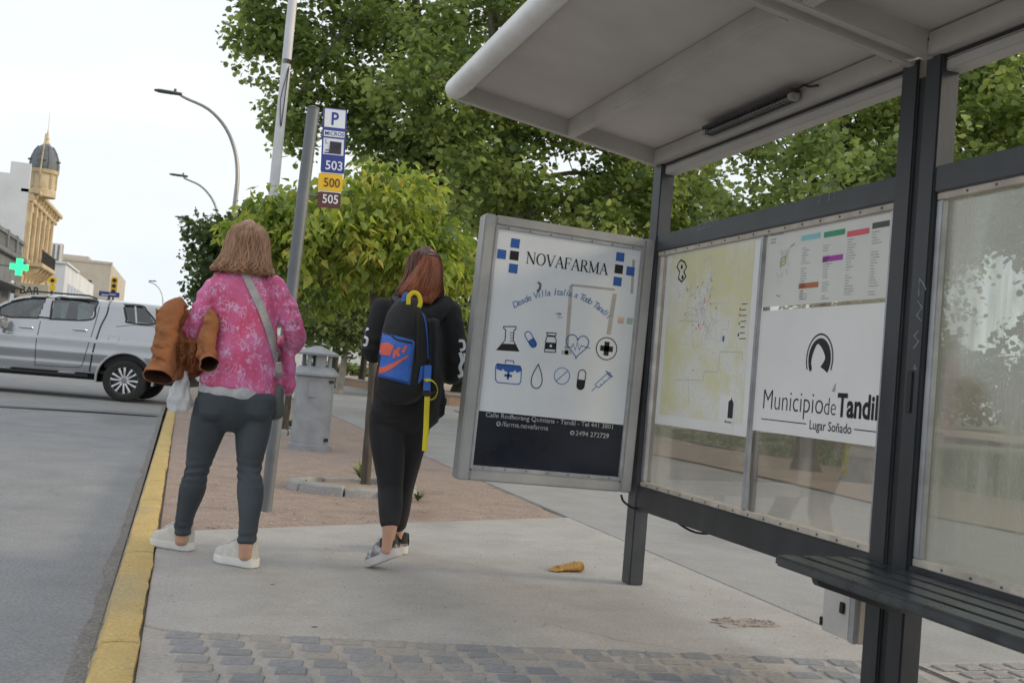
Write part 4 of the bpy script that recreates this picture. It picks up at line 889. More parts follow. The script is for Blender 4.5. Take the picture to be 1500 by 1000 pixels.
ik.build('tagline', M_ink, o)
ik = I(.0016); x, y = f(1222, 566); ik.poly([(x-.012, y-.02), (x+.008, y-.018), (x+.01, y+.014), (x+.002, y+.006)]); ik.build('peeled_spot', M_grey, o)
# ------------------------------------------------------------------ street furniture
M_pole = mat('pole_grey', (.15, .165, .18), .5, .2, var=.15, scale=4, bmp=.1)
M_sblue = mat('sign_blue', (.028, .045, .27), .35, var=.06); M_swht = mat('sign_white', (.72, .75, .80), .35, var=.06); M_syel = mat('sign_yellow', (.80, .50, .012), .4, var=.06); M_sbrn = mat('sign_brown', (.10, .035, .03), .5, var=.1)
pb = P(389, 746, 7.2); pt_ = P(459, 160, 7.15); ss = empty('bus_stop_sign', (pb.x, pb.y, 0), 0, 'leaning grey pole with blue, yellow and brown bus line plates', 'bus stop sign')
dv = pt_-Vector((pb.x, pb.y, 0)); nrm = dv.normalized()
MB().tube([(0, 0, -.05), dv*.5, dv], .042, 18).build('pole', M_pole, ss, smooth=True)
MB().lathe([(.043, 0), (.045, .01), (.02, .02)], dv, 18).build('pole_cap', M_pole, ss, smooth=True)
TL, TR, BLs = P(474, 157, 7.14), P(508.5, 161, 7.14), P(456.5, 300, 7.14)
su = (TR-TL).normalized(); sv = (TL-P(459, 275, 7.14)).normalized(); sv = (sv-su*sv.dot(su)).normalized(); SW = (TR-TL).length
def sp(px, py): q = P(px, py, 7.14)-TL; return (q.dot(su), q.dot(sv))
base = TL-Vector((pb.x, pb.y, 0))
def plate(name, x0, y0, x1, y1, m, th=.012, r=.012):
    pts = []
    for cx, cy, a in ((x1-r, y1-r, 0), (x0+r, y1-r, 90), (x0+r, y0+r, 180), (x1-r, y0+r, 270)):
        for k in range(4): t = R(a+30*k); pts.append((cx+r*math.cos(t), cy+r*math.sin(t)))
    nn = su.cross(sv); return MB().prism(pts, -th, 0, lambda a, b, h: base+su*a+sv*b+nn*h).build(name, m, ss)
y1 = sp(467, 252)[1]; y2 = sp(461, 279)[1]; y3 = sp(458, 302)[1]
plate('blue_plate', 0, y1+.002, SW, 0, M_sblue); dx1 = sp(459, 262)[0]
plate('yellow_plate', -.012, y2+.004, SW-.008, y1-.004, M_syel); plate('brown_plate', -.012, y3-.002, SW-.016, y2-.003, M_sbrn, r=.018)
for yy, xx in ((y1, 0), (y2, -.012)): plate('white_strip', xx+.002, yy-.006, SW+xx-.004, yy+.006, M_swht, .006, .002)
si = lambda e=.0015: Ink(base, su, sv, e)
ik = si(); ik.poly([(.010, -.008), (SW-.010, -.008), (SW-.010, -.135), (.010, -.135)][::-1]); a = sp(470, 193)[1]; b = sp(470, 205)[1]
ik.rect(.010, -.200, SW-.010, -.158); ik.rect(.010, -.325, SW-.012, -.212); ik.build('white_field', M_swht, ss)
ik = si(.003); ik.text('P', SW/2-.028, -.116, .125, .02, .85); ik.text('MICROS', .016, -.191, .038, .01, .98); ik.rect(.026, -.300, .07, -.292); ik.rect(.02, -.318, .07, -.31); ik.text('L', .022, -.25, .045, 0, .8); ik.build('blue_lettering', M_sblue, ss)
ik = si(.0042); ik.poly([(.056, -.232), (.135, -.234), (.133, -.318), (.05, -.316)][::-1]); ik.build('dark_sticker', mat('sticker_dark', (.03, .035, .05), .6, var=.4, scale=20), ss)
ik = si(.003); ik.text('503', .028, y1+.024, .088, .014, .95); ik.build('white_digits', M_swht, ss); ik = si(.003); ik.text('505', .018, y3+.030, .085, .014, .90); ik.build('white_digits', M_swht, ss)
ik = si(.003); ik.text('500', .022, y2+.034, .088, .008, .88); ik.build('brown_digits', M_sbrn, ss)
for yy in (-.13, -.62):
    a = base+su*(-.0)+sv*yy; k = (a-Vector((0, 0, 0))).dot(nrm); c_ = nrm*k
    MB().tube([c_, a+su*.03+su.cross(sv)*-.02], .009, 8).build('bracket', M_pole, ss)

# litter bin
M_bin = mat('bin_grey', (.30, .315, .335), .5, .1, var=.14, scale=5, bmp=.12, bscale=25)
bc = (G(425, 656)+G(487, 661))/2; bi = empty('litter_bin', (bc.x, bc.y+.22, 0), R(8), 'grey metal street litter bin with raised round lid', 'litter bin')
def ngon(r, z, n=8, sx=1): return [(r*sx*math.cos(2*math.pi*(k+.5)/n), r*math.sin(2*math.pi*(k+.5)/n), z) for k in range(n)]
def loft(rings, name, m, parent, bevel=.006):
    mb = MB(); n = len(rings[0]); v = [p for r in rings for p in r]
    f = [(i*n+k, i*n+(k+1) % n, (i+1)*n+(k+1) % n, (i+1)*n+k) for i in range(len(rings)-1) for k in range(n)]+[tuple(range(n-1, -1, -1)), tuple((len(rings)-1)*n+k for k in range(n))]
    mb.add(v, f); return mb.build(name, m, parent, smooth=True)
def rsq(h, z): return [(h*math.cos(2*math.pi*k/32), h*math.sin(2*math.pi*k/32), z) for k in range(32)]
loft([rsq(.265, -.02), rsq(.265, .05), rsq(.235, .06)], 'base', M_bin, bi)
loft([rsq(.228, .06), rsq(.232, .86)], 'body', M_bin, bi)
loft([rsq(.236, .862), rsq(.288, .875), rsq(.288, .90), rsq(.225, .965), rsq(.20, .985)], 'collar', M_bin, bi)
loft([rsq(.05, .97), rsq(.05, 1.15)], 'inner_core', M_black, bi, 0)
for sx in (-1, 1):
    for sy in (-1, 1):
        MB().box((sx*.125-.022, sy*.125-.022, .975), (sx*.125+.022, sy*.125+.022, 1.13)).build('lid_post', M_bin, bi, bevel=.006)
MB().box((-.06, -.185, .975), (.06, -.155, 1.13)).build('front_panel', M_bin, bi, bevel=.006)
loft([rsq(.255, 1.12), rsq(.262, 1.145), rsq(.20, 1.175), rsq(.09, 1.215), rsq(.045, 1.235)], 'lid', M_bin, bi)
MB().box((-.13, -.232, .62), (.02, -.205, .80)).build('plate', M_bin, bi, bevel=.003)
MB().box((.12, -.212, .10), (.165, -.17, .14)).build('latch', M_black, bi, bevel=.003)
MB().box((.12, -.214, .80), (.175, -.17, .83)).build('latch', M_black, bi, bevel=.003)

# street lamps over the road
M_lamp = mat('lamp_pole', (.40, .41, .42), .45, .4, var=.1); M_lampd = mat('lamp_head', (.13, .14, .15), .5, var=.1)
def lamp(x, y, top, arm, label, z0=0):
    o = empty('street_lamp', (x, y, z0), 0, label, 'street lamp', 'street lamps along the kerb'); e = top
    pts = [(0, 0, 0), (0, 0, e*.5), (0, 0, e-2.6), (0, 0, e-1.9), (-.12, 0, e-1.25), (-.42, 0, e-.65), (-.9, 0, e-.22), (-1.5, 0, e-.02), (-arm, 0, e+.06)]
    sp_ = smooth_path(pts, 4); MB().tube(sp_, [.075-.045*i/(len(sp_)-1) for i in range(len(sp_))], 9).build('pole', M_lamp, o, smooth=True)
    MB().lathe([(.13, 0), (.13, .03), (.09, .05), (.09, .9)], (0, 0, 0), 12).build('pole_base', M_lamp, o)
    hd = [(-arm+.08, .05, .045), (-arm-.2, .10, .05), (-arm-.5, .13, .045), (-arm-.62, .07, .02)]
    MB().tube([(a, 0, e+.07+(.0 if k < 3 else .0)) for k, (a, w, t) in enumerate(hd)], [(t, w) for a, w, t in hd], 12, ref=(0, 0, 1)).build('lamp_head', M_lampd, o, smooth=True)
    MB().lathe([(.035, 0), (.035, .07), (.02, .08)], (-arm-.1, 0, e+.11), 8).build('photocell', M_lampd, o)
    return o
for Y, post, tip, lab in ((28.5, (352, 215), (226, 132), 'nearest curved street lamp arching over the road left of the white mast'), (42.5, (323, 320), (248, 255), 'second street lamp down the kerb, seen above the pink jacket'),
        (56, (302, 345), (256, 317), 'third street lamp down the kerb, head poking out of dark leaves'), (104, (239, 440), (218, 411), 'farthest street lamp, tiny and pale above the pickup roof')):
    a, b = P(*post, Y), P(*tip, Y); lamp(a.x, Y, b.z-.07, a.x-b.x-.62, lab)
# tall mast and pointed post
M_mast = mat('mast_white', (.62, .62, .65), .5, var=.08, scale=3)
b0 = P(408, 246, 15.8); ms = empty('white_mast', (b0.x-.04, 15.8, 0), 0, 'tall plain white mast rising out of the young trees past the top edge', 'mast')
MB().tube([(0, 0, 0), (.0, 0, 3.5), (.02, 0, 7), (.04, 0, 11)], [.085, .075, .068, .06], 16).build('shaft', M_mast, ms, smooth=True)
MB().lathe([(.18, 0), (.18, .02), (.10, .03)], (0, 0, 0), 14).build('base_plate', M_mast, ms)
hb = P(422, 92, 15.8).z
mb = MB()
for k in range(4): mb.lathe([(.075, 0), (.079, .006), (.075, .012)], (.018, 0, hb-.03+k*.018), 14)
mb.build('wire_band', M_black, ms)
MB().tube(smooth_path([(.06, -.04, hb), (.02, -.09, hb-.25), (-.03, -.10, hb-.6), (.01, -.085, hb-1.0), (.03, -.075, hb-.6), (.05, -.075, hb-.1)], 6), .007, 5).build('loose_wire', M_black, ms, smooth=True)
b0 = P(342, 320, 31); wp = empty('white_post', (b0.x, 31, 0), 0, 'short white post with pointed cap beside the second street lamp', 'post')
MB().tube([(0, 0, 0), (0, 0, 4.6), (0, 0, 5.0)], [.09, .085, .085], 10).build('shaft', M_mast, wp, smooth=True)
MB().lathe([(.11, 5.0), (.11, 5.05), (.05, 5.2), (.05, 5.24), (.06, 5.28), (.0, 5.36)], (0, 0, 0), 10, cap=False).build('cap', M_mast, wp, smooth=True)

# crumpled glove on the concrete
gp = G(826, 836); gl = empty('glove', (gp.x, gp.y, 0), R(6), 'crumpled yellow leather glove lying on the concrete near the shelter post', 'glove'); gl.scale = (1, 1, .82)
M_glv = mat('leather_ochre', (.36, .19, .045), .8, c2=(.58, .36, .11), scale=26, bmp=.9, bscale=40, bdist=.008)
mb = MB(); tp = smooth_path([(-.035, 0, .018, .016, .034), (0, 0, .024, .022, .036), (.04, -.004, .03, .028, .036), (.085, -.008, .034, .031, .038), (.098, -.01, .034, .033, .041)], 4)
n = 18; rings = []
for i, (x, y, z, a, b) in enumerate(tp): rings.append([(x, y+b*math.cos(t)*(1+.08*noise.noise(Vector((x*40, math.cos(t)*2, math.sin(t)*2)))), max(.003, z+a*math.sin(t)*(1+.12*noise.noise(Vector((x*50, math.cos(t)*3, 7)))))) for t in [2*math.pi*k/n for k in range(n)]])
inner = [[(x, y*1.0, z) for x, y, z in r] for r in rings[::-1]]
allr = rings+[[(p[0]-.002, gp_[1], gp_[2]) for p, gp_ in zip(r, [(q[0], -.008+(q[1]+.008)*.86, .032+(q[2]-.032)*.86) for q in r])] for r in rings[::-1][:9]]
mb.v = [p for r in allr for p in r]; mb.f = [(i*n+k, i*n+(k+1) % n, (i+1)*n+(k+1) % n, (i+1)*n+k) for i in range(len(allr)-1) for k in range(n)]+[tuple((len(allr)-1)*n+k for k in range(n)), tuple(range(n-1, -1, -1))]; mb.mi = [0]*len(mb.f)
mb.build('cuff', M_glv, gl, smooth=True)
for k, (dy, L, a) in enumerate(((-.026, .052, -.25), (-.010, .062, -.08), (.006, .060, .06), (.022, .046, .22))):
    MB().tube([(-.028, dy, .014), (-.028-L*.5, dy+L*.5*math.sin(a), .014), (-.028-L, dy+L*math.sin(a), .009)], [(.010, .011), (.009, .010), (.004, .006)], 10, ref=(0, 0, 1)).build('finger', M_glv, gl, smooth=True)
MB().tube([(.005, .03, .02), (-.012, .055, .016), (-.035, .066, .010)], [.012, .010, .005], 10).build('thumb', M_glv, gl, smooth=True)
MB().tube([(.062, -.046, .018), (.064, -.03, .055), (.064, .008, .062), (.062, .03, .04)], [.004, .004, .004, .004], 6).build('wrist_band', mat('leather_dark', (.36, .16, .04), .8), gl, smooth=True)
# motorbike behind the raised bed
mk = empty('motorbike', (11.35, 37.4, .39), R(20), 'grey motorbike half hidden between the black sleeve and the advertising panel', 'motorbike')
M_tyre = mat('tyre', (.018, .018, .019), .8, var=.2); M_chr = mat('chrome', (.55, .56, .58), .25, .9, var=.05)
for x in (-.65, .65):
    w_ = MB().lathe([(.24, -.05), (.31, -.045), (.325, 0), (.31, .045), (.24, .05)], (x, 0, .325), 22, 'Y').build('wheel', M_tyre, mk, smooth=True)
    MB().lathe([(.03, -.03), (.235, -.03), (.235, .03), (.03, .03)], (x, 0, .325), 16, 'Y').build('rim', M_chr, w_)
MB().tube([(.65, 0, .325), (.5, 0, .75), (.42, 0, 1.02)], .035, 8).build('fork', M_chr, mk, smooth=True)
MB().tube([(.42, 0, .86), (.2, 0, .88), (-.05, 0, .80)], [(.07, .07), (.14, .12), (.08, .1)], 12).build('tank', mat('bike_grey', (.3, .31, .33), .3, .3), mk, smooth=True)
MB().tube([(-.02, 0, .8), (-.3, 0, .78), (-.75, 0, .88)], [(.05, .12), (.06, .13), (.03, .07)], 12).build('seat', M_black, mk, smooth=True)
MB().tube([(.1, 0, .45), (-.25, 0, .42)], [.17, .15], 10).build('engine', M_chr, mk, smooth=True)
MB().tube([(.4, -.34, 1.06), (.43, -.15, 1.04), (.43, .15, 1.04), (.4, .34, 1.06)], .016, 6).build('handlebar', M_black, mk, smooth=True)
MB().tube([(.52, 0, .9), (.62, 0, .9)], [.09, .08], 12).build('headlight', M_chr, mk, smooth=True)
MB().tube([(.4, 0, .5), (-.65, 0, .325)], .03, 6).build('frame', M_black, mk)
a, b = P(440, 135, 21), P(552, -35, 21)
MB().tube([a, a.lerp(b, .5)-Vector((0, 0, .06)), b], .012, 5).build('overhead_wire', M_black, label='thin dark wire slanting across the plane tree crown beside the mast', cat='wire')
# ------------------------------------------------------------------ people
def sculpt(name, tubes, m, parent, voxel=.008, smooth=4, wr=None, n=20):
    """tubes: list of (rows[(x,y,z,ra,rb)], ref) merged into one continuous skin"""
    mb = MB()
    for rows, ref in tubes:
        sp_ = smooth_path(rows, 4)
        a, b = Vector(sp_[0][:3]), Vector(sp_[1][:3]); c, d = Vector(sp_[-1][:3]), Vector(sp_[-2][:3])
        r0, r1 = sp_[0][3:5], sp_[-1][3:5]
        pts = [a+(a-b).normalized()*min(r0)*.55, a+(a-b).normalized()*min(r0)*.35]+[Vector(q[:3]) for q in sp_]+[c+(c-d).normalized()*min(r1)*.35, c+(c-d).normalized()*min(r1)*.55]
        rad = [tuple(r0*.25), tuple(r0*.75)]+[tuple(np.maximum(q[3:5], .002)) for q in sp_]+[tuple(r1*.75), tuple(r1*.25)]
        mb.tube(pts, rad, n, ref=ref)
    me = mb.mesh(name, m); o = bpy.data.objects.new(name, me); col.objects.link(o)
    md = o.modifiers.new('r', 'REMESH'); md.mode = 'VOXEL'; md.voxel_size = voxel; md.use_smooth_shade = True
    if smooth: s = o.modifiers.new('s', 'SMOOTH'); s.iterations = smooth; s.factor = .5
    dg = bpy.context.evaluated_depsgraph_get(); e = o.evaluated_get(dg); me2 = bpy.data.meshes.new_from_object(e)
    o.modifiers.clear(); o.data = me2; me2.name = name
    if wr:
        k = len(me2.vertices); co = np.empty(k*3, np.float32); no = np.empty(k*3, np.float32); me2.vertices.foreach_get('co', co); me2.vertices.foreach_get('normal', no)
        co = co.reshape(-1, 3); no = no.reshape(-1, 3); dsp = np.array([wr(Vector(p)) for p in co], np.float32); me2.vertices.foreach_set('co', (co+no*dsp[:, None]).ravel()); me2.update()
    me2.polygons.foreach_set('use_smooth', [True]*len(me2.polygons))
    if not me2.materials: me2.materials.append(m)
    if parent: o.parent = parent; o.location = -Vector(parent.location)
    return o
def nz3(p, s, sx=1, sy=1, sz=1, off=0): return noise.noise(Vector((p.x*s*sx+off, p.y*s*sy, p.z*s*sz)))
def ridge(p, s, sx=1, sy=1, sz=1, off=0): return 1-2.2*abs(nz3(p, s, sx, sy, sz, off))-.55
def rows(Yd, *r):
    """(px,py,half width,half depth,dY) -> world rows"""
    out = []
    for q in r:
        p = P(q[0], q[1], Yd+(q[4] if len(q) > 4 else 0)); out.append((p.x, p.y, p.z, q[2], q[3]))
    return out
def hand(tubes, wrist, d, nrm, size=1.0, curl=.5, thumb=1):
    w = Vector(wrist); d = Vector(d).normalized(); nrm = Vector(nrm); nrm = (nrm-d*nrm.dot(d)).normalized(); s = d.cross(nrm)*thumb
    k = w+d*.085*size
    tubes.append(([(*(w-d*.03), .018, .026), (*(w+d*.02), .017, .032), (*(w+d*.06*size), .016, .040), (*k, .012, .038)], nrm))
    for i, L in enumerate((.9, 1.0, .94, .74)):
        p = k+s*(.030-.020*i)*size-d*.012; dd = d.copy(); ch = [(*p, .0088, .0088)]; a = 0
        for seg in (.042, .026, .021):
            a += curl; dd = d*math.cos(a)+nrm*math.sin(a); p = p+dd*seg*L*size; ch.append((*p, .0082, .0082))
        tubes.append((ch, nrm))
    p = w+d*.022+s*.026*size; ch = [(*p, .012, .012)]; dd = (d*.6+s*.8).normalized()
    for seg, c in ((.038, 0), (.028, .35), (.02, .3)):
        dd = (dd+nrm*c-s*c*.4).normalized(); p = p+dd*seg*size; ch.append((*p, .0098, .0098))
    tubes.append((ch, nrm))
def head_tubes(c, f, r, s=1.0):
    """skull, jaw, nose, brow, lips, ears; c centre, f facing, r right"""
    c = Vector(c); f = Vector(f).normalized(); u = Vector((0, 0, 1)); r = f.cross(u).normalized(); t = []
    g = lambda a, b, h: tuple(c+f*a*s+r*b*s+u*h*s)
    t.append(([(*g(-.005, 0, .112), .03, .04), (*g(-.01, 0, .09), .062, .078), (*g(-.008, 0, .04), .076, .096), (*g(0, 0, -.01), .075, .094), (*g(.018, 0, -.055), .064, .070), (*g(.036, 0, -.095), .046, .046), (*g(.048, 0, -.112), .026, .026)], r))
    t.append(([(*g(.085, 0, .02), .008, .008), (*g(.102, 0, -.012), .011, .010), (*g(.108, 0, -.028), .014, .012)], r))
    t.append(([(*g(.078, -.05, .028), .008, .008), (*g(.090, 0, .024), .008, .008), (*g(.078, .05, .028), .008, .008)], u))
    t.append(([(*g(.078, -.024, -.058), .004, .004), (*g(.091, 0, -.058), .009, .007), (*g(.078, .024, -.058), .004, .004)], u))
    for sd in (-1, 1): t.append(([(*g(-.01, sd*.077, .022), .012, .006), (*g(-.014, sd*.083, 0), .014, .007), (*g(-.006, sd*.078, -.026), .008, .006)], f))
    return t, g
M_skin = mat('skin', (.50, .29, .20), .5, var=.10, scale=14, bmp=.05); M_skin.node_tree.nodes['Principled BSDF'].inputs['Subsurface Weight'].default_value = .08
def shoe(name, heel, d, L, pitch, ms, mu, parent, w=.095, h=.085, accent=None, collar=.11):
    """heel: ground point under the heel; d: horizontal direction of the toe; pitch lifts the heel about the toe"""
    d = Vector((d[0], d[1], 0)).normalized(); s = Vector((-d.y, d.x, 0)); heel = Vector(heel)-d*.022; toe = heel+d*L
    cp, sp_ = math.cos(pitch), math.sin(pitch)
    def W(a, b, z):              # a: along from heel 0..1
        q = (a-.86)*L
        if a < .86: x, zz = q*cp+z*sp_, -q*sp_+z*cp
        else: x, zz = q, z
        return toe+d*(x+ .86*L-L)+s*b+Vector((0, 0, zz))-Vector(parent.location)
    root = empty(name, (0, 0, 0)); root.parent = parent
    st = [(0, .34), (.03, .62), (.1, .78), (.22, .80), (.36, .76), (.5, .84), (.66, .98), (.8, .98), (.92, .78), (1.0, .28)]
    up = [(0, .80), (.03, .98), (.1, 1.0), (.22, .92), (.36, .98), (.5, .86), (.66, .62), (.8, .50), (.92, .42), (1.0, .30)]
    def ring(a, wf, z0, z1, infl): return None
    mb = MB(); n = 14; soleh = .042; R_ = []
    for (a, wf) in st:
        hw = wf*w/2+.005; zb = .002+.012*max(0, (a-.82)/.18)**2; zt = soleh+.006*(a < .2)
        R_.append([(a, -hw*.94, zb), (a, -hw, zb+.012), (a, -hw, zt), (a, hw, zt), (a, hw, zb+.012), (a, hw*.94, zb)])
    mb.v = [tuple(W(*p)) for r in R_ for p in r]; m_ = 6
    mb.f = [(i*m_+k, i*m_+(k+1) % m_, (i+1)*m_+(k+1) % m_, (i+1)*m_+k) for i in range(len(R_)-1) for k in range(m_)]+[tuple(range(m_)), tuple((len(R_)-1)*m_+k for k in range(m_))]; mb.mi = [0]*len(mb.f)
    mb.build('sole', ms, root, smooth=True, bevel=.004)
    mb = MB(); R_ = []
    for (a, wf), (_, hf) in zip(st, up):
        hw = wf*w/2; top = soleh+h*hf; r = []
        for k in range(n+1):
            t = math.pi*k/n; x = -hw*math.copysign(abs(math.cos(t))**.7, math.cos(t)); z = soleh-.006+(top-soleh)*abs(math.sin(t))**.75
            r.append((a*.985+.008, x*(1-.22*(z-soleh)/h), z))
        R_.append(r)
    mb.v = [tuple(W(*p)) for r in R_ for p in r]; m_ = n+1
    mb.f = [(i*m_+k, i*m_+k+1, (i+1)*m_+k+1, (i+1)*m_+k) for i in range(len(R_)-1) for k in range(n)]+[tuple(range(m_)), tuple((len(R_)-1)*m_+k for k in range(m_))]; mb.mi = [0]*len(mb.f)
    mb.build('upper', mu, root, smooth=True)
    if accent:
        mb = MB()
        for sd in (-1, 1): mb.tube([W(.02, sd*.030, soleh+.02), W(.12, sd*.043, soleh+.045), W(.25, sd*.044, soleh+.05), W(.33, sd*.043, soleh+.03)], [(.022, .004), (.032, .004), (.026, .004), (.008, .003)], 8, ref=(0, 0, 1))
        mb.tube([W(.0, 0, soleh+.02), W(-.005, 0, soleh+.075)], [(.024, .004), (.018, .004)], 8, ref=s)
        mb.build('heel_patch', accent, root, smooth=True)
    mb = MB()
    for k in range(5): a = .40+k*.07; zt = soleh+h*np.interp(a, [u_[0] for u_ in up], [u_[1] for u_ in up]); mb.tube([W(a, -.022, zt-.006), W(a, 0, zt+.004), W(a, .022, zt-.006)], .0035, 5)
    mb.build('laces', ms, root, smooth=True)
    return W, root
def drape(name, bvh, v2, f, m, parent, off=.004):
    """print lying on a cloth surface: 2D outline (photo pixels) carried onto the surface"""
    out = []
    for x, y in v2:
        r = ray(x, y).normalized(); h, nn, _, _ = bvh.ray_cast(O, r, 20)
        if h is None: h = bvh.find_nearest(O+r*(out[-1]-O if out else Vector((0, 5.3, 0))).length)[0]
        out.append(h-r*off)
    mb = MB(); mb.add([p-Vector(parent.location) for p in out], f); return mb.build(name, m, parent)
def bvh_of(o):
    me = o.data; mw = Matrix.Translation(o.location+(o.parent.location if o.parent else Vector()))
    return BVHTree.FromPolygons([mw @ v.co for v in me.vertices], [tuple(p.vertices) for p in me.polygons])
def fine_ribbon(pts, w, n=24, cross=4):
    A = smooth_path(pts, max(2, n//(len(pts)-1))) if len(pts) > 2 else np.array([np.array(pts[0])*(1-t)+np.array(pts[1])*t for t in np.linspace(0, 1, n)])
    v, f = ribbon([tuple(p) for p in A], w); L = len(A); out = []
    for i in range(L):
        a, b = np.array(v[2*i]), np.array(v[2*i+1])
        for k in range(cross+1): out.append(tuple(a+(b-a)*k/cross))
    c = cross+1; return out, [(i*c+k, i*c+k+1, (i+1)*c+k+1, (i+1)*c+k) for i in range(L-1) for k in range(cross)]
def hair_strands(name, prof, c, m, parent, n, r, rg, a0, a1, wave=.012, sub=9):
    """prof: [(z,rx,ry,ox,oy)] top to bottom; strands follow the surface"""
    mb = MB(); Pf = smooth_path(prof, 4)
    for i in range(n):
        a = rg.uniform(a0, a1); st = rg.choice([0, 0, 1, 2, 4]); en = len(Pf)-1-int(rg.random()**2*len(Pf)*.3); ph = rg.random()*6; pts = []; k = 0; q0 = rg.uniform(.90, 1.05)
        for j in np.linspace(st, en, sub):
            z, rx, ry, ox, oy = Pf[int(j)]; t = j/len(Pf); aa = a+wave*6*math.sin(j*.55+ph)*t; q = q0+.05*t*math.sin(j*.4+ph*2)
            pts.append((c[0]+ox+rx*q*math.cos(aa), c[1]+oy+ry*q*math.sin(aa), z))
        pts = [Vector(p)-Vector(parent.location) for p in pts]; rr_ = r*rg.uniform(.6, 1.3); mb.tube(pts, [rr_*.5]+[rr_]*(sub-2)+[rr_*.2], 5)
    return mb.build(name, m, parent, smooth=True)

# ---- person in the pink jacket
YA = 5.36
fwdA = Vector((-.30, .954, 0)); rgtA = Vector((.954, .30, 0))
pa = empty('person', (.23, YA, 0), 0, 'person with shoulder-length hair in pink patterned jacket and grey leggings, seen from behind', 'person')
tubes = []
tubes.append((rows(YA, (362, 404, .05, .05), (362, 416, .11, .065), (361, 436, .15, .09), (359, 500, .155, .105), (354, 545, .165, .12), (348, 585, .18, .125), (346, 600, .17, .12)), rgtA))
legL = rows(YA, (314, 590, .084, .092), (306, 620, .080, .088, .02), (297, 652, .066, .074, .05), (288, 690, .049, .055, .08), (282, 716, .056, .060, .11), (273, 748, .040, .046, .16), (267, 778, .035, .038, .20), (266, 794, .034, .04, .20))
legR = rows(YA, (372, 590, .084, .092), (371, 620, .080, .088, -.02), (368, 652, .067, .074, -.04), (365, 690, .049, .055, -.06), (367, 722, .056, .060, -.12), (365, 760, .040, .046, -.17), (361, 795, .036, .038, -.19), (360, 816, .034, .04, -.19))
tubes += [(legL, rgtA), (legR, rgtA)]
armL = rows(YA, (314, 426, .045, .045), (300, 450, .05, .05, .01), (284, 484, .042, .042, .04), (270, 492, .036, .036, .14), (262, 497, .028, .028, .26))
armR = rows(YA, (406, 428, .045, .045), (420, 455, .05, .05, .0), (431, 490, .040, .040, .02), (428, 500, .036, .036, .12), (418, 503, .028, .028, .25))
slim = lambda rw, k: [(x, y, z, a*k, b*k) for x, y, z, a, b in rw]
tubes += [(slim(armL[:3], .62)+armL[3:], rgtA), (slim(armR[:3], .62)+armR[3:], rgtA)]
hand(tubes, armL[-1][:3], (-.3, .9, -.35), (.2, -.2, -1), 1, .5, 1); hand(tubes, armR[-1][:3], (-.5, .9, .1), (-.9, -.3, -.2), 1, .35, -1)
hc = P(362, 364, YA+.02); ht, gA = head_tubes(hc, fwdA+Vector((-.25, 0, 0)), rgtA, 1.0); tubes += ht
tubes.append(([(hc.x, hc.y-.01, hc.z-.06, .055, .058), (hc.x, hc.y-.01, hc.z-.14, .055, .058), (hc.x, hc.y-.01, hc.z-.2, .065, .065)], rgtA))
sculpt('body', tubes, M_skin, pa, .0065, 3)
M_eye = mat('eye', (.05, .035, .03), .2)
for sd in (-1, 1): MB().lathe([(0, -.011), (.008, -.008), (.011, 0), (.008, .008), (0, .011)], Vector(gA(.080, sd*.032, .006))-pa.location, 10, cap=False).build('eye', M_eye, pa, smooth=True)
# leggings
M_leg = mat('leggings_grey', (.040, .050, .062), .75, c2=(.062, .074, .088), scale=5, bmp=.15, bscale=220, bdist=.002)

def infl(rw, k, e=.006): return [(x, y, z, a*k+e, b*k+e) for x, y, z, a, b in rw]
lt_ = [(rows(YA, (352, 552, .165, .125), (349, 575, .196, .145), (345, 598, .195, .148), (343, 612, .17, .13)), rgtA), (infl(legL[:7], 1.06), rgtA), (infl(legR[:7], 1.06), rgtA)]
b1 = P(318, 592, YA-.07); b2 = P(378, 592, YA-.08); lt_ += [([(b1.x, b1.y, b1.z+.03, .09, .07), (b1.x, b1.y, b1.z-.05, .085, .07)], rgtA), ([(b2.x, b2.y, b2.z+.03, .09, .07), (b2.x, b2.y, b2.z-.05, .085, .07)], rgtA)]
ankz = [legL[6][2], legR[6][2]]
def wl(p):
    d = .0015*nz3(p, 14)+.001*nz3(p, 40)
    for k, kz in ((legL[3], .07), (legR[3], .07), (legL[6], .06), (legR[6], .06)):
        q = abs(p.z-k[2])
        if q < .09 and (Vector(k[:3])-p).length < .16: d += .004*math.sin(p.z*150+3*nz3(p, 9))*(1-q/.09)
    return d
legg = sculpt('leggings', lt_, M_leg, pa, .0075, 4, wl)
bv = bvh_of(legg)
v, f = fine_ribbon([(276, 640), (271, 670), (268, 690), (262, 715), (258, 740), (256, 768)], 4.5, 30, 2)
drape('side_stripe', bv, v, f, M_ink, pa, .003)
# shirt hem
M_shirt = mat('shirt_pale', (.42, .44, .47), .8, c2=(.58, .59, .60), scale=22)
sculpt('shirt', [(rows(YA, (352, 545, .17, .13), (351, 566, .198, .148), (350, 574, .205, .152), (349, 580, .205, .152)), rgtA)], M_shirt, pa, .008, 2, lambda p: .0015*math.sin(math.atan2(p.y-YA, p.x-.28)*11+3*nz3(p, 5))+.002*nz3(p, 20))
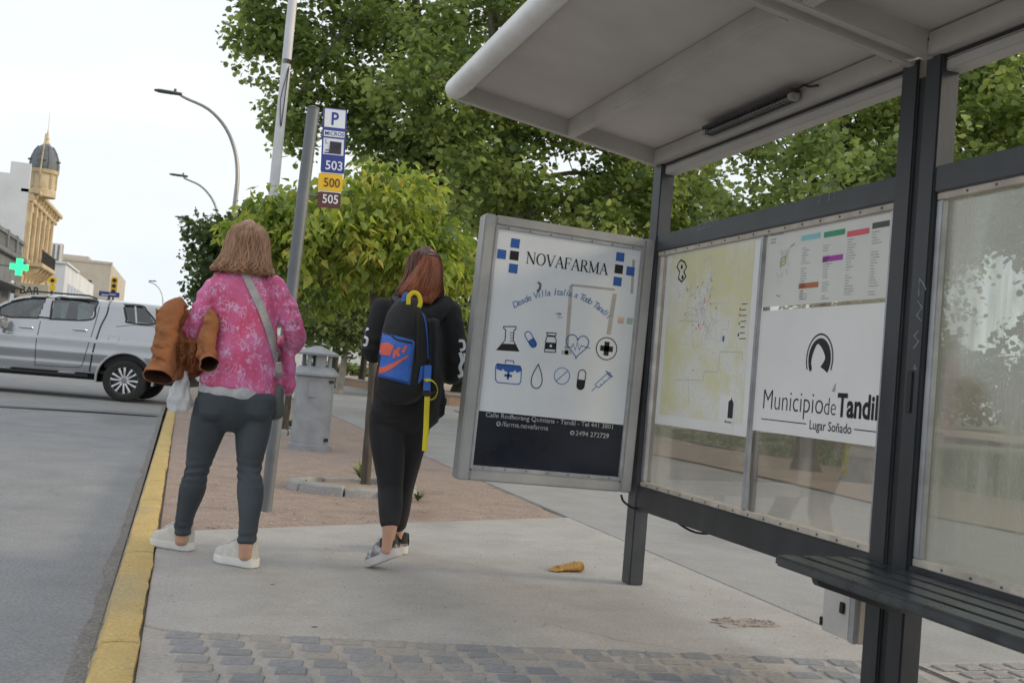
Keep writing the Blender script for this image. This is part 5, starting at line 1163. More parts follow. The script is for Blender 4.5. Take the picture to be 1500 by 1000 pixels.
# jacket
m, nt_, b_ = new_mat('pink_print'); v_ = coords(nt_, (1, 1, .85))
base = ramp(nt_, noise_n(nt_, v_, 9, 4, .6), [(.3, (.60, .075, .18)), (.52, (.65, .13, .29)), (.72, (.64, .20, .42))])
wv = N(nt_, 'ShaderNodeTexNoise', Scale=14, Detail=3); nt_.links.new(v_, wv.inputs['Vector'])
mm = N(nt_, 'ShaderNodeMix'); mm.data_type = 'RGBA'; mm.inputs[0].default_value = .16; nt_.links.new(v_, mm.inputs[6]); nt_.links.new(wv.outputs['Color'], mm.inputs[7])
vo = N(nt_, 'ShaderNodeTexVoronoi', Scale=30, feature='DISTANCE_TO_EDGE'); nt_.links.new(mm.outputs[2], vo.inputs['Vector'])
ln = ramp(nt_, vo.outputs['Distance'], [(.03, (1, 1, 1)), (.13, (0, 0, 0))]); msk = ramp(nt_, noise_n(nt_, v_, 15, 3, .5), [(.47, (0, 0, 0)), (.60, (.85,)*3)])
fac = mixc(nt_, 1.0, ln, msk, 'MULTIPLY'); c = mixc(nt_, fac, base, (.72, .50, .74))
dots = ramp(nt_, noise_n(nt_, v_, 60, 2), [(.62, (0, 0, 0)), (.70, (.6,)*3)]); c = mixc(nt_, dots, c, (.78, .56, .76))
nt_.links.new(c, b_.inputs['Base Color']); b_.inputs['Roughness'].default_value = .7; bump(nt_, b_, noise_n(nt_, v_, 150, 2), .2, .002); M_pink = m
jt = [(rows(YA, (362, 395, .062, .062), (362, 402, .10, .07), (361, 412, .150, .085), (361, 430, .164, .098), (361, 470, .160, .108), (359, 510, .168, .120), (356, 540, .188, .138), (353, 558, .205, .152), (351, 568, .213, .158)), rgtA),
      (rows(YA, (330, 408, .040, .046), (318, 416, .050, .056), (307, 436, .058, .062, .01), (293, 466, .062, .062, .02), (284, 486, .057, .056, .06), (270, 494, .058, .056, .16), (264, 498, .05, .05, .24)), rgtA),
      (rows(YA, (393, 408, .040, .046), (404, 418, .048, .056), (416, 443, .056, .060), (427, 473, .056, .058), (432, 494, .056, .057, .03), (428, 503, .054, .054, .14), (420, 505, .048, .048, .22)), rgtA),
      (rows(YA+.12, (418, 500, .03, .06), (421, 540, .032, .075), (422, 566, .03, .07), (422, 574, .022, .06)), rgtA)]
def wj(p):
    d = .007*nz3(p, 7, 1, 1, .55)+.004*nz3(p, 16, 1, 1, .8, 5)+.006*ridge(p, 5.5, 1, 1, .7)
    if p.x < .11 or p.x > .46: d += .007*ridge(p, 11, .8, .8, 1.5, 3)
    if p.x < .11 or p.x > .47: d += .006*math.sin(p.z*70+9*nz3(p, 6)+p.x*45)*max(0, .25+nz3(p, 5, off=3))
    if p.z < 1.0: d += .003*math.sin(math.atan2(p.y-YA, p.x-.28)*7+2*nz3(p, 4))*(1.0-p.z)/.15
    return d
jk = sculpt('jacket', jt, M_pink, pa, .008, 3, wj); bj = bvh_of(jk)
# hair
M_hairA = mat('hair_light_brown', (.20, .10, .052), .42, c2=(.46, .265, .155), scale=26, stretch=(1.6, 1.6, .25), bmp=.5, bscale=60, bdist=.004)
hp = [(hc.z+.128, .02, .025, 0, 0), (hc.z+.118, .055, .065, 0, -.005), (hc.z+.085, .088, .098, 0, -.008), (hc.z+.03, .104, .112, 0, -.01), (hc.z-.03, .112, .115, -.004, -.012), (hc.z-.08, .128, .112, -.008, -.02), (hc.z-.115, .148, .105, -.010, -.025), (hc.z-.135, .150, .098, -.010, -.028)]
sculpt('hair', [([(hc.x+ox, hc.y+oy-.012, z, rx*.91, ry*.88) for z, rx, ry, ox, oy in hp[:-1]], (1, 0, 0))], M_hairA, pa, .007, 2, lambda p: .008*nz3(p, 14, 1.4, 1.4, .35)+.006*nz3(p, 34, 1.5, 1.5, .3))
hair_strands('hair_strands', hp, (hc.x, hc.y-.01), M_hairA, pa, 620, .0042, random.Random(3), R(165), R(375), .03)
# strap and bag
M_strap = mat('strap_pale', (.46, .44, .42), .8, c2=(.30, .34, .36), scale=16, lo=.42, hi=.6)
v, f = fine_ribbon([(358, 398), (368, 420), (383, 452), (394, 482), (401, 505), (408, 530)], 11.5, 40, 4)
hb_ = empty('handbag', (.5, YA, .8), 0, 'grey-green crossbody bag with pale strap hanging at the right hip over the leggings', 'handbag')
drape('strap', bj, v, f, M_strap, hb_, .006)
M_bag = mat('bag_greygreen', (.11, .122, .115), .7, var=.2, scale=9, bmp=.2)
q0, q1 = P(401, 566, YA+.02), P(401, 610, YA+.02)
sculpt('bag_body', [([(q0.x, q0.y, q0.z, .045, .08), (q0.x, q0.y, (q0.z+q1.z)/2, .052, .09), (q1.x, q1.y, q1.z+.01, .05, .085)], rgtA)], M_bag, hb_, .008, 2, lambda p: .003*nz3(p, 20))
MB().tube([Vector(p)-hb_.location for p in ((q0.x, q0.y-.0, q0.z+.02), P(409, 545, YA-.12), P(408, 531, YA-.15))], [(.016, .003)]*3, 8, ref=rgtA).build('strap_end', M_strap, hb_)
# shoes
M_shoeA = mat('shoe_cream', (.50, .48, .43), .75, c2=(.60, .58, .54), scale=30, bmp=.25, bscale=200, bdist=.002); M_soleA = mat('sole_white', (.68, .68, .66), .6, var=.1)
hl = G(275, 806); hr = G(369, 831)
shoe('shoe', (hl.x, hl.y, 0), (-.78, .62), .25, 0, M_soleA, M_shoeA, pa, .106, .105); shoe('shoe', (hr.x, hr.y, 0), (-.72, .69), .25, 0, M_soleA, M_shoeA, pa, .106, .105)

# ---- brown coat over the arm, plastic bag
M_coat = mat('coat_rust', (.24, .085, .028), .85, c2=(.34, .135, .05), scale=8, bmp=.3, bscale=120, bdist=.003); M_lin = mat('coat_lining_shade', (.035, .014, .006), .9, c2=(.06, .022, .01), scale=12)  # lining colour darkened to put shade into the sleeve openings
ct = empty('coat', (.0, YA, .8), 0, 'rust-brown coat carried over the arm of the person in pink', 'coat')
def sleeve(name, rw, opn=(0, -.35, -1), n=40, amp=.008):
    sp_ = smooth_path(rw, 10); mb = MB(); pts = [Vector(q[:3]) for q in sp_]; rad = [(q[3], q[4]) for q in sp_]
    mb.tube(pts, rad, n, ref=(1, 0, 0), caps=False); k = len(pts)
    ins = pts[::-1][:max(4, k//3)]; irad = [(a*.88, b*.88) for a, b in rad[::-1][:len(ins)]]
    b0 = len(mb.v); mb.tube(ins, irad, n, ref=(1, 0, 0), caps=False, mi=1)
    # rim: last ring of outer to first ring of inner (both start at the opening)
    mb.f += [((k-1)*n+i, (k-1)*n+(i+1) % n, b0+(n-i-1) % n, b0+(n-i) % n) for i in range(n)]; mb.mi += [0]*n
    mb.f.append(tuple(b0+(len(ins)-1)*n+i for i in range(n))); mb.mi.append(1); mb.f.append(tuple(range(n))); mb.mi.append(0)
    out = []
    for p in mb.v:
        p = Vector(p); e = amp*(1.3*nz3(p, 11, 1, 1, 1.3)+1.3*ridge(p, 13, .8, .8, 1.5)+.6*ridge(p, 27, 1, 1, 1.6, 2)); out.append(tuple(p+Vector((e, e*.8, e*.2))-ct.location))
    mb.v = out; o = mb.build(name, [M_coat, M_lin], ct, smooth=True); s = o.modifiers.new('s', 'SUBSURF'); s.levels = 1; s.render_levels = 1; return o
sleeve('sleeve', rows(YA-.06, (268, 442, .025, .03, .08), (256, 452, .048, .05, .04), (246, 474, .058, .058, 0), (243, 500, .060, .058, -.02), (241, 520, .060, .056, -.03), (237, 538, .064, .054, -.06), (231, 552, .073, .052, -.10)))
sleeve('sleeve', rows(YA-.12, (311, 456, .022, .03, .06), (309, 472, .036, .04, .03), (304, 496, .044, .045, 0), (302, 514, .045, .045, -.03), (303, 526, .043, .043, -.07), (306, 533, .041, .042, -.14)))
def panel(name, u0, u1, top_, hem, dY, amp, seed, m, nu=46, nv=40):
    """cloth hanging from the forearm: folds run downwards and deepen, hem uneven"""
    mb = MB()
    for j in range(nv+1):
        for i in range(nu+1):
            s, t = i/nu, j/nv; y0 = top_(s); y1 = hem(s)+5*noise.noise(Vector((s*5, seed, 1))); px = u0+(u1-u0)*s+3*noise.noise(Vector((s*2, t*2, seed))); py = y0+(y1-y0)*t
            fold = (math.sin(s*17+2.6*noise.noise(Vector((s*3, t*1.6, seed)))*2)*.5+1.2*noise.noise(Vector((s*5+t*1.5, t*4, seed+3)))+.7*(.4-abs(noise.noise(Vector((s*9, t*7, seed+9))))*2))*amp*(.35+.65*t)
            bulge = .05*(1-math.cos(min(1, t*4)*math.pi/2))
            p = P(px, py, YA+dY-bulge+fold); mb.v.append(tuple(p-ct.location))
    mb.f = [(j*(nu+1)+i, j*(nu+1)+i+1, (j+1)*(nu+1)+i+1, (j+1)*(nu+1)+i) for j in range(nv) for i in range(nu)]; mb.mi = [0]*len(mb.f)
    o = mb.build(name, m, ct, smooth=True); k = o.modifiers.new('t', 'SOLIDIFY'); k.thickness = .008; return o
panel('coat_back', 228, 312, lambda s: 452+30*s*(1-s), lambda s: 556-16*abs(s-.35), .12, .030, 1, M_coat)
panel('coat_front', 250, 300, lambda s: 478+14*s, lambda s: 560-22*s, .03, .034, 5, M_coat, 40, 36)
sculpt('coat_bundle', [(rows(YA+.10, (258, 458, .05, .045), (280, 480, .055, .05), (306, 466, .045, .04)), (0, 0, 1))], M_coat, ct, .008, 1, lambda p: .010*nz3(p, 17)+.012*ridge(p, 13))
m, nt_, b_ = new_mat('plastic_film'); b_.inputs['Base Color'].default_value = (.80, .82, .85, 1); b_.inputs['Roughness'].default_value = .25; b_.inputs['Alpha'].default_value = .72; v_ = coords(nt_); bump(nt_, b_, noise_n(nt_, v_, 40, 4, .6), .7, .01); M_film = m
bgp_ = empty('plastic_bag', (.05, YA, .75), 0, 'crumpled translucent white plastic bag hanging under the rust-brown coat', 'plastic bag')
sculpt('bag_film', [(rows(YA+.0, (270, 546, .018, .015), (268, 558, .034, .03), (264, 575, .052, .042), (262, 590, .058, .046), (262, 598, .050, .040)), (1, 0, 0))], M_film, bgp_, .006, 1, lambda p: .010*nz3(p, 22)+.008*nz3(p, 45, 1, 1, .6, 3))

# ---- person with the backpack
YB = 5.25
fwdB = Vector((-.35, .937, 0)); rgtB = Vector((.937, .35, 0))
pb_ = empty('person', (1.1, YB, 0), 0, 'person with auburn half-ponytail in black hoodie and black leggings walking away', 'person')
legL = rows(YB, (569, 608, .085, .09), (568, 640, .080, .088), (571, 690, .062, .068, .0), (572, 716, .054, .058, .0), (572, 740, .053, .056, -.04), (571, 768, .040, .044, -.08), (569, 788, .032, .034, -.09), (567, 806, .032, .038, -.08))
legR = rows(YB, (604, 612, .085, .09, .02), (600, 640, .080, .088, .06), (592, 690, .062, .068, .16), (588, 716, .054, .058, .21), (585, 740, .053, .056, .27), (582, 768, .040, .044, .36), (582, 782, .032, .034, .40), (583, 797, .032, .038, .42))
tubes = [(rows(YB, (618, 436, .05, .05), (614, 446, .14, .075), (609, 470, .16, .10), (604, 530, .145, .10), (596, 580, .155, .115), (588, 612, .16, .12)), rgtB), (legL, rgtB), (legR, rgtB)]
armL = rows(YB, (566, 448, .052, .052), (554, 482, .046, .046, .0), (546, 512, .04, .04, .03), (548, 508, .034, .034, .14), (552, 498, .027, .027, .26))
armR = rows(YB, (656, 450, .052, .052), (664, 495, .046, .046, .0), (666, 540, .04, .04, .03), (655, 538, .034, .034, .15), (645, 530, .027, .027, .27))
tubes += [(slim(armL[:3], .65)+armL[3:], rgtB), (slim(armR[:3], .65)+armR[3:], rgtB)]
hand(tubes, armL[-1][:3], (.5, .7, .5), (.8, .2, -.3), .95, .6, -1); hand(tubes, armR[-1][:3], (-.6, .8, .2), (-.6, -.3, -.5), .95, .5, -1)
hc = P(620, 398, YB+.03); ht, gB = head_tubes(hc, fwdB+Vector((.1, 0, 0)), rgtB, .96); tubes += ht
tubes.append(([(hc.x, hc.y-.015, hc.z-.06, .05, .053), (hc.x, hc.y-.02, hc.z-.14, .05, .053), (hc.x, hc.y-.02, hc.z-.2, .06, .06)], rgtB))
sculpt('body', tubes, M_skin, pb_, .0065, 3)
for sd in (-1, 1): MB().lathe([(0, -.011), (.008, -.008), (.011, 0), (.008, .008), (0, .011)], Vector(gB(.080, sd*.032, .006))-pb_.location, 10, cap=False).build('eye', M_eye, pb_, smooth=True)
M_legB = mat('leggings_black', (.009, .0095, .012), .75, c2=(.016, .017, .02), scale=6)
cut = 6
sculpt('leggings', [(rows(YB, (592, 585, .16, .12), (588, 605, .172, .13), (586, 618, .16, .125)), rgtB), (infl(legL[:cut], 1.08, .006), rgtB), (infl(legR[:cut], 1.08, .006), rgtB)], M_legB, pb_, .0075, 4, lambda p: .002*nz3(p, 14)+.0025*math.sin(p.z*120+5*nz3(p, 8))*max(0, nz3(p, 4, off=2)))
M_hood = mat('hoodie_black', (.010, .0105, .012), .85, c2=(.022, .023, .026), scale=7, bmp=.2, bscale=160, bdist=.003)
ht_ = [(rows(YB, (618, 433, .07, .065), (615, 441, .13, .08), (611, 452, .172, .10), (608, 480, .186, .125), (605, 520, .190, .135), (601, 560, .196, .142), (597, 590, .194, .142), (594, 612, .185, .138)), rgtB),
       (rows(YB, (566, 448, .07, .07), (556, 475, .068, .066), (549, 502, .066, .064, .01), (547, 516, .058, .056, .05), (550, 512, .052, .05, .16), (553, 503, .044, .044, .24)), rgtB),
       (rows(YB, (656, 452, .07, .07), (664, 490, .066, .066), (668, 525, .064, .062, .01), (664, 546, .058, .056, .05), (655, 545, .052, .05, .16), (648, 538, .044, .044, .24)), rgtB),
       (rows(YB-.10, (592, 440, .03, .045, .08), (602, 455, .045, .05, .02), (622, 466, .05, .055, 0), (642, 455, .045, .05, .03), (652, 440, .03, .045, .09)), (0, 0, 1)),
       (rows(YB, (636, 570, .03, .09, .05), (637, 595, .034, .09, .05), (636, 607, .026, .08, .05)), rgtB)]
def wh(p):
    d = .006*nz3(p, 8, 1, 1, .7)+.004*nz3(p, 19, off=6)
    if p.x < .97 or p.x > 1.33: d += .007*math.sin(p.z*80+6*nz3(p, 6))*(.4+nz3(p, 5, off=1))
    return d
hd_ = sculpt('hoodie', ht_, M_hood, pb_, .008, 3, wh); bh = bvh_of(hd_)
for pts, w in (([(540, 481), (534, 484), (533, 492), (538, 496), (536, 505), (530, 504)], 3.6), ([(672, 499), (679, 500), (680, 510), (674, 513)], 4.0), ([(674, 516), (677, 528), (674, 538), (677, 548), (671, 552)], 5.0), ([(680, 517), (681, 530)], 3.0)):
    v, f = fine_ribbon(pts, w, 20, 2); drape('sleeve_print', bh, v, f, M_swht, pb_, .004)
M_hairB = mat('hair_dark_auburn', (.055, .018, .011), .4, c2=(.19, .058, .028), scale=26, stretch=(1.6, 1.6, .25), bmp=.5, bscale=60, bdist=.004)
M_hairC = mat('hair_copper', (.17, .048, .02), .4, c2=(.38, .125, .055), scale=26, stretch=(1.6, 1.6, .25), bmp=.5, bscale=60, bdist=.004)
hp = [(hc.z+.112, .02, .025, 0, 0), (hc.z+.104, .05, .06, 0, -.005), (hc.z+.075, .078, .09, 0, -.008), (hc.z+.02, .090, .104, 0, -.01), (hc.z-.04, .096, .106, -.002, -.012), (hc.z-.09, .112, .10, -.008, -.018), (hc.z-.125, .122, .09, -.014, -.022)]
sculpt('hair', [([(hc.x+ox, hc.y+oy-.012, z, rx*.97, ry*.92) for z, rx, ry, ox, oy in hp], (1, 0, 0))], M_hairB, pb_, .007, 2, lambda p: .006*nz3(p, 16, 1.4, 1.4, .35)+.004*nz3(p, 36, 1.5, 1.5, .3))
hair_strands('hair_strands', hp, (hc.x, hc.y-.01), M_hairB, pb_, 300, .004, random.Random(5), R(165), R(375), .012)
tail = [(hc.z+.076, .026, .02, .008, -.120), (hc.z+.050, .044, .03, .004, -.132), (hc.z-.02, .068, .036, -.012, -.138), (hc.z-.08, .088, .036, -.028, -.134), (hc.z-.125, .098, .030, -.040, -.126), (hc.z-.150, .092, .022, -.048, -.12)]
sculpt('ponytail', [([(hc.x+ox, hc.y+oy, z, rx*.88, ry*.88) for z, rx, ry, ox, oy in tail], (1, 0, 0))], M_hairC, pb_, .006, 2, lambda p: .006*nz3(p, 18, 1.6, 1.6, .3))
hair_strands('ponytail_strands', tail, (hc.x, hc.y), M_hairC, pb_, 240, .0036, random.Random(6), R(160), R(380), .012)
MB().tube([Vector((hc.x+.01+.03*math.cos(t), hc.y-.125+.02*math.sin(t), hc.z+.072))-pb_.location for t in np.linspace(0, 6.28, 14)], .007, 6).build('hair_tie', M_black, pb_, smooth=True)
M_shoeB = mat('shoe_silver', (.13, .13, .14), .5, .2, c2=(.46, .45, .45), scale=34, lo=.42, hi=.56); M_soleB = mat('sole_offwhite', (.56, .53, .52), .6, var=.12)
t1 = G(547, 833); sd_ = Vector((-.70, .714, 0)); h1 = t1-sd_*.25
h1 = G(585, 838)
shoe('shoe', (h1.x, h1.y, 0), (-.74, .67), .225, R(26), M_soleB, M_shoeB, pb_, .092, .078, M_black)
h2 = G(588, 811); shoe('shoe', (h2.x, h2.y, 0), (-.35, .94), .25, 0, M_soleB, M_shoeB, pb_, .092, .078, M_black)

# ---- backpack
M_bpk = mat('backpack_black', (.008, .0085, .010), .7, c2=(.017, .018, .021), scale=9, bmp=.25, bscale=180, bdist=.003)
M_bpb = mat('backpack_blue', (.035, .13, .50), .6, c2=(.05, .17, .60), scale=7, bmp=.2, bscale=140); M_or = mat('print_coral', (.72, .13, .085), .6, var=.08); M_lan = mat('webbing_yellow', (.66, .56, .02), .6, var=.1)
bp = empty('backpack', (1.05, 5.0, .9), 0, 'black backpack with blue pocket and coral print on the back of the black hoodie', 'backpack')
YK = 5.0
pk = sculpt('main_body', [(rows(YK, (606, 444, .045, .05), (601, 452, .09, .075), (596, 475, .120, .09), (592, 510, .132, .098), (590, 545, .136, .10), (588, 566, .132, .098), (587, 580, .108, .08)), rgtB), (rows(YK+.06, (628, 470, .03, .09), (628, 520, .035, .10), (622, 570, .035, .10)), rgtB)], M_bpk, bp, .008, 3, lambda p: .004*nz3(p, 12)+.002*nz3(p, 30)); bk = bvh_of(pk)
def tess(quad, n=16):
    """bilinear grid over a pixel quad with soft outline"""
    a, b, c, d = [np.array(q, float) for q in quad]; v = []
    for j in range(n+1):
        for i in range(n+1):
            s, t = i/n, j/n; v.append(tuple((a*(1-s)+b*s)*(1-t)+(d*(1-s)+c*s)*t))
    return v, [(j*(n+1)+i, j*(n+1)+i+1, (j+1)*(n+1)+i+1, (j+1)*(n+1)+i) for j in range(n) for i in range(n)]
v, f = tess([(554, 484), (609, 498), (601, 564), (542, 549)]); 
pkt = drape('front_pocket', bk, v, f, M_bpb, bp, .03)
# give the pocket real thickness: a skirt back to the bag and a soft bulge
me = pkt.data; nn = 16; cs = [Vector(x.co) for x in me.vertices]; vw = (Vector((1.02, 4.95, .95))-O).normalized()
for j in range(nn+1):
    for i in range(nn+1):
        s, t = i/nn, j/nn; e = (min(s, 1-s, t, 1-t)); k = j*(nn+1)+i; rd = min(1, e/.16); cs[k] -= vw*(.020*math.sqrt(max(0, 1-(1-rd)**2))-.0) ; cs[k] += Vector((0, 0, .006*math.sin(s*9+t*4)))*0
        if e < 1e-6: cs[k] += vw*.034
mb = MB(); mb.v = [tuple(c) for c in cs]; mb.f = [tuple(p.vertices) for p in me.polygons]; mb.mi = [0]*len(mb.f)
bpy.data.objects.remove(pkt); pkt = mb.build('front_pocket', M_bpb, bp, smooth=True); bpk = bvh_of(pkt)
v, f = fine_ribbon([(556, 489), (570, 489), (582, 497), (604, 502)], 3, 24, 2); drape('pocket_zip', bpk, v, f, M_black, pkt and bp, .004)
for k, (pts, w) in enumerate((([(549, 534), (553, 541), (563, 541), (577, 534), (598, 521)], [5, 9, 8, 6, 2]), ([(554, 512), (566, 511), (574, 514)], [14, 19, 15]), ([(577, 524), (579, 512)], [4.5, 4.5]), ([(584, 522), (582, 514), (586, 509)], [4.5, 4, 4.5]), ([(590, 516), (595, 506)], [4.5, 4]))):
    A = smooth_path([(*p, ww) for p, ww in zip(pts, w)], 8); v2, _ = ribbon([(a[0], a[1]) for a in A], list(A[:, 2])); L = len(A); o2 = []
    for i in range(L):
        p, q = np.array(v2[2*i]), np.array(v2[2*i+1])
        for c_ in range(5): o2.append(tuple(p+(q-p)*c_/4))
    drape('pocket_print', bpk, o2, [(i*5+c_, i*5+c_+1, (i+1)*5+c_+1, (i+1)*5+c_) for i in range(L-1) for c_ in range(4)], M_or, bp, .003)
v, f = fine_ribbon([(617, 452), (623, 470), (626, 495), (627, 525)], 2.2, 26, 2); drape('blue_piping', bk, v, f, M_bpb, bp, .004)
v, f = fine_ribbon([(612, 460), (612, 490), (611, 530)], 4, 26, 2); drape('zip', bk, v, f, M_black, bp, .004)
v, f = tess([(616, 536), (630, 534), (630, 545), (612, 562)], 6); drape('side_pocket', bk, v, f, M_bpb, bp, .006)
def strap3(name, pts, w, m, th=.003): return MB().tube([Vector(p)-bp.location for p in smooth_path(pts, 5)], [(w, th)]*((len(pts)-1)*5+1), 8, ref=(1, 0, 0)).build(name, m, bp, smooth=True)
strap3('yellow_loop', [tuple(P(x, y, 4.93)) for x, y in ((598, 446), (599, 434), (606, 428.5), (613, 432), (616, 442), (614, 450))], .011, M_lan, .005)
strap3('blue_webbing', [tuple(P(x, y, 4.95)) for x, y in ((592, 446), (593, 436), (598, 430))], .016, M_bpb)
strap3('blue_webbing', [tuple(P(x, y, 4.93)) for x, y in ((627, 535), (626, 555), (625, 572))], .018, M_bpb)
strap3('shoulder_strap', [tuple(P(x, y, YY)) for x, y, YY in ((592, 450, 4.98), (584, 440, 5.08), (580, 436, 5.2), (578, 442, 5.35), (580, 480, 5.44))], .026, M_bpk, .008)
ln_ = empty('lanyard', (1.2, 4.9, .8), 0, 'bright yellow lanyard dangling from the bottom of the backpack', 'lanyard')
def strap4(name, pts, w, m=M_lan): return MB().tube([Vector(p)-ln_.location for p in smooth_path(pts, 6)], [(w, .0025)]*((len(pts)-1)*6+1), 8, ref=(1, 0, 0)).build(name, m, ln_, smooth=True)
strap4('loop', [tuple(P(x, y, 4.915+.01*k)) for k, (x, y) in enumerate(((622, 557), (630, 556), (638, 562), (641, 572), (637, 582), (630, 585), (624, 583)))], .0125)
strap4('tail', [tuple(P(x, y, 4.915)) for x, y in ((626, 578), (625, 600), (624, 630), (622, 660))], .0135)
strap4('clip', [tuple(P(x, y, 4.91)) for x, y in ((619, 575), (626, 577), (632, 575))], .012, M_black); 
# ------------------------------------------------------------------ pickup truck (x forward, y left, z up; origin under the rear axle)
PHI = R(10); TS = 1.05
M_car = mat('silver_paint', (.40, .415, .435), .2, .6, var=.05, scale=2, spec=.6); M_car.node_tree.nodes['Principled BSDF'].inputs['Coat Weight'].default_value = .6
M_tint = glass_mat('car_glass', (.30, .36, .38), .14); M_tint2 = glass_mat('car_glass_dark', (.05, .06, .065), .12)
M_plast = mat('black_plastic', (.016, .017, .018), .5, var=.2); M_rim = mat('alloy', (.60, .61, .63), .28, .85, var=.04); M_rimd = mat('alloy_dark', (.02, .02, .022), .4)
M_redl = mat('tail_lamp', (.35, .01, .01), .2); M_clear = mat('head_lamp', (.6, .62, .65), .12)
lf = Vector((-math.sin(PHI), -math.cos(PHI), 0)); con = Vector((-1.0, 21.0, 0)); ax_ = con-lf*(.80*TS)
tr = empty('pickup_truck', (ax_.x, ax_.y, road_z(21)+.015), math.pi-PHI, 'silver double-cab pickup with canopy standing across the street', 'pickup truck'); tr.scale = (TS,)*3
top = smooth_path([(-1.22, 1.05), (-1.16, 1.50), (-1.02, 1.72), (-.66, 1.79), (-.1, 1.81), (.42, 1.815), (.6, 1.80), (1.2, 1.815), (1.7, 1.80), (2.05, 1.73), (2.35, 1.55), (2.75, 1.27), (2.95, 1.16), (3.3, 1.13), (3.8, 1.07), (4.02, .97), (4.10, .80)], 4)
def ztop(x): return float(np.interp(x, top[:, 0], top[:, 1]))
def zbot(x): return float(np.interp(x, [-1.22, -.9, -.5, .5, 2.7, 3.7, 4.1], [.62, .55, .50, .47, .47, .50, .42]))
def yside(x, z):
    w = .925
    w -= .05*max(0, (x-2.9)/1.2)**2+.03*max(0, (-x-.6)/.62)**2
    if z < .75: w -= .035*((.75-z)/.3)**1.5
    w += .010*math.exp(-((z-.82)/.05)**2)-.012*math.exp(-((z-.68)/.06)**2)
    if z > 1.06: w -= .030*min(1, (z-1.06)/.05)+(z-1.06)*.19
    if x < 2.2:
        d = ztop(x)-z
        if d < .12: w -= .10*((.12-d)/.12)**2
    elif z > .95:
        d = ztop(x)-z
        if d < .10: w -= .05*((.10-d)/.10)**2
    return w
def tk(zx, zy):
    """detail view of the photograph -> side view of the truck (forward, height)"""
    dx, dy = zx-945, 770-zy; a = R(4.8); r = dx*math.cos(a)-dy*math.sin(a); u = dx*math.sin(a)+dy*math.cos(a); f = -r/390
    return (f, .39+u/390-.035*f)
win_f = [tk(*p) for p in ((90, 225), (175, 178), (300, 155), (405, 158), (355, 308), (170, 298), (95, 278))]
win_r = [tk(*p) for p in ((435, 318), (455, 170), (560, 170), (690, 180), (742, 200), (735, 250), (705, 330))]
win_c = [tk(*p) for p in ((925, 226), (1045, 238), (1085, 275), (1146, 372), (965, 358), (948, 330))]
def inpoly(p, poly):
    x, z = p; c = False
    for i in range(len(poly)):
        (x0, z0), (x1, z1) = poly[i], poly[i-1]
        if (z0 > z) != (z1 > z) and x < (x1-x0)*(z-z0)/(z1-z0)+x0: c = not c
    return c
nu, nv = 214, 58; us = np.linspace(-1.22, 4.10, nu)
arches = [(0, .39, .50), (3.22, .39, .50)]
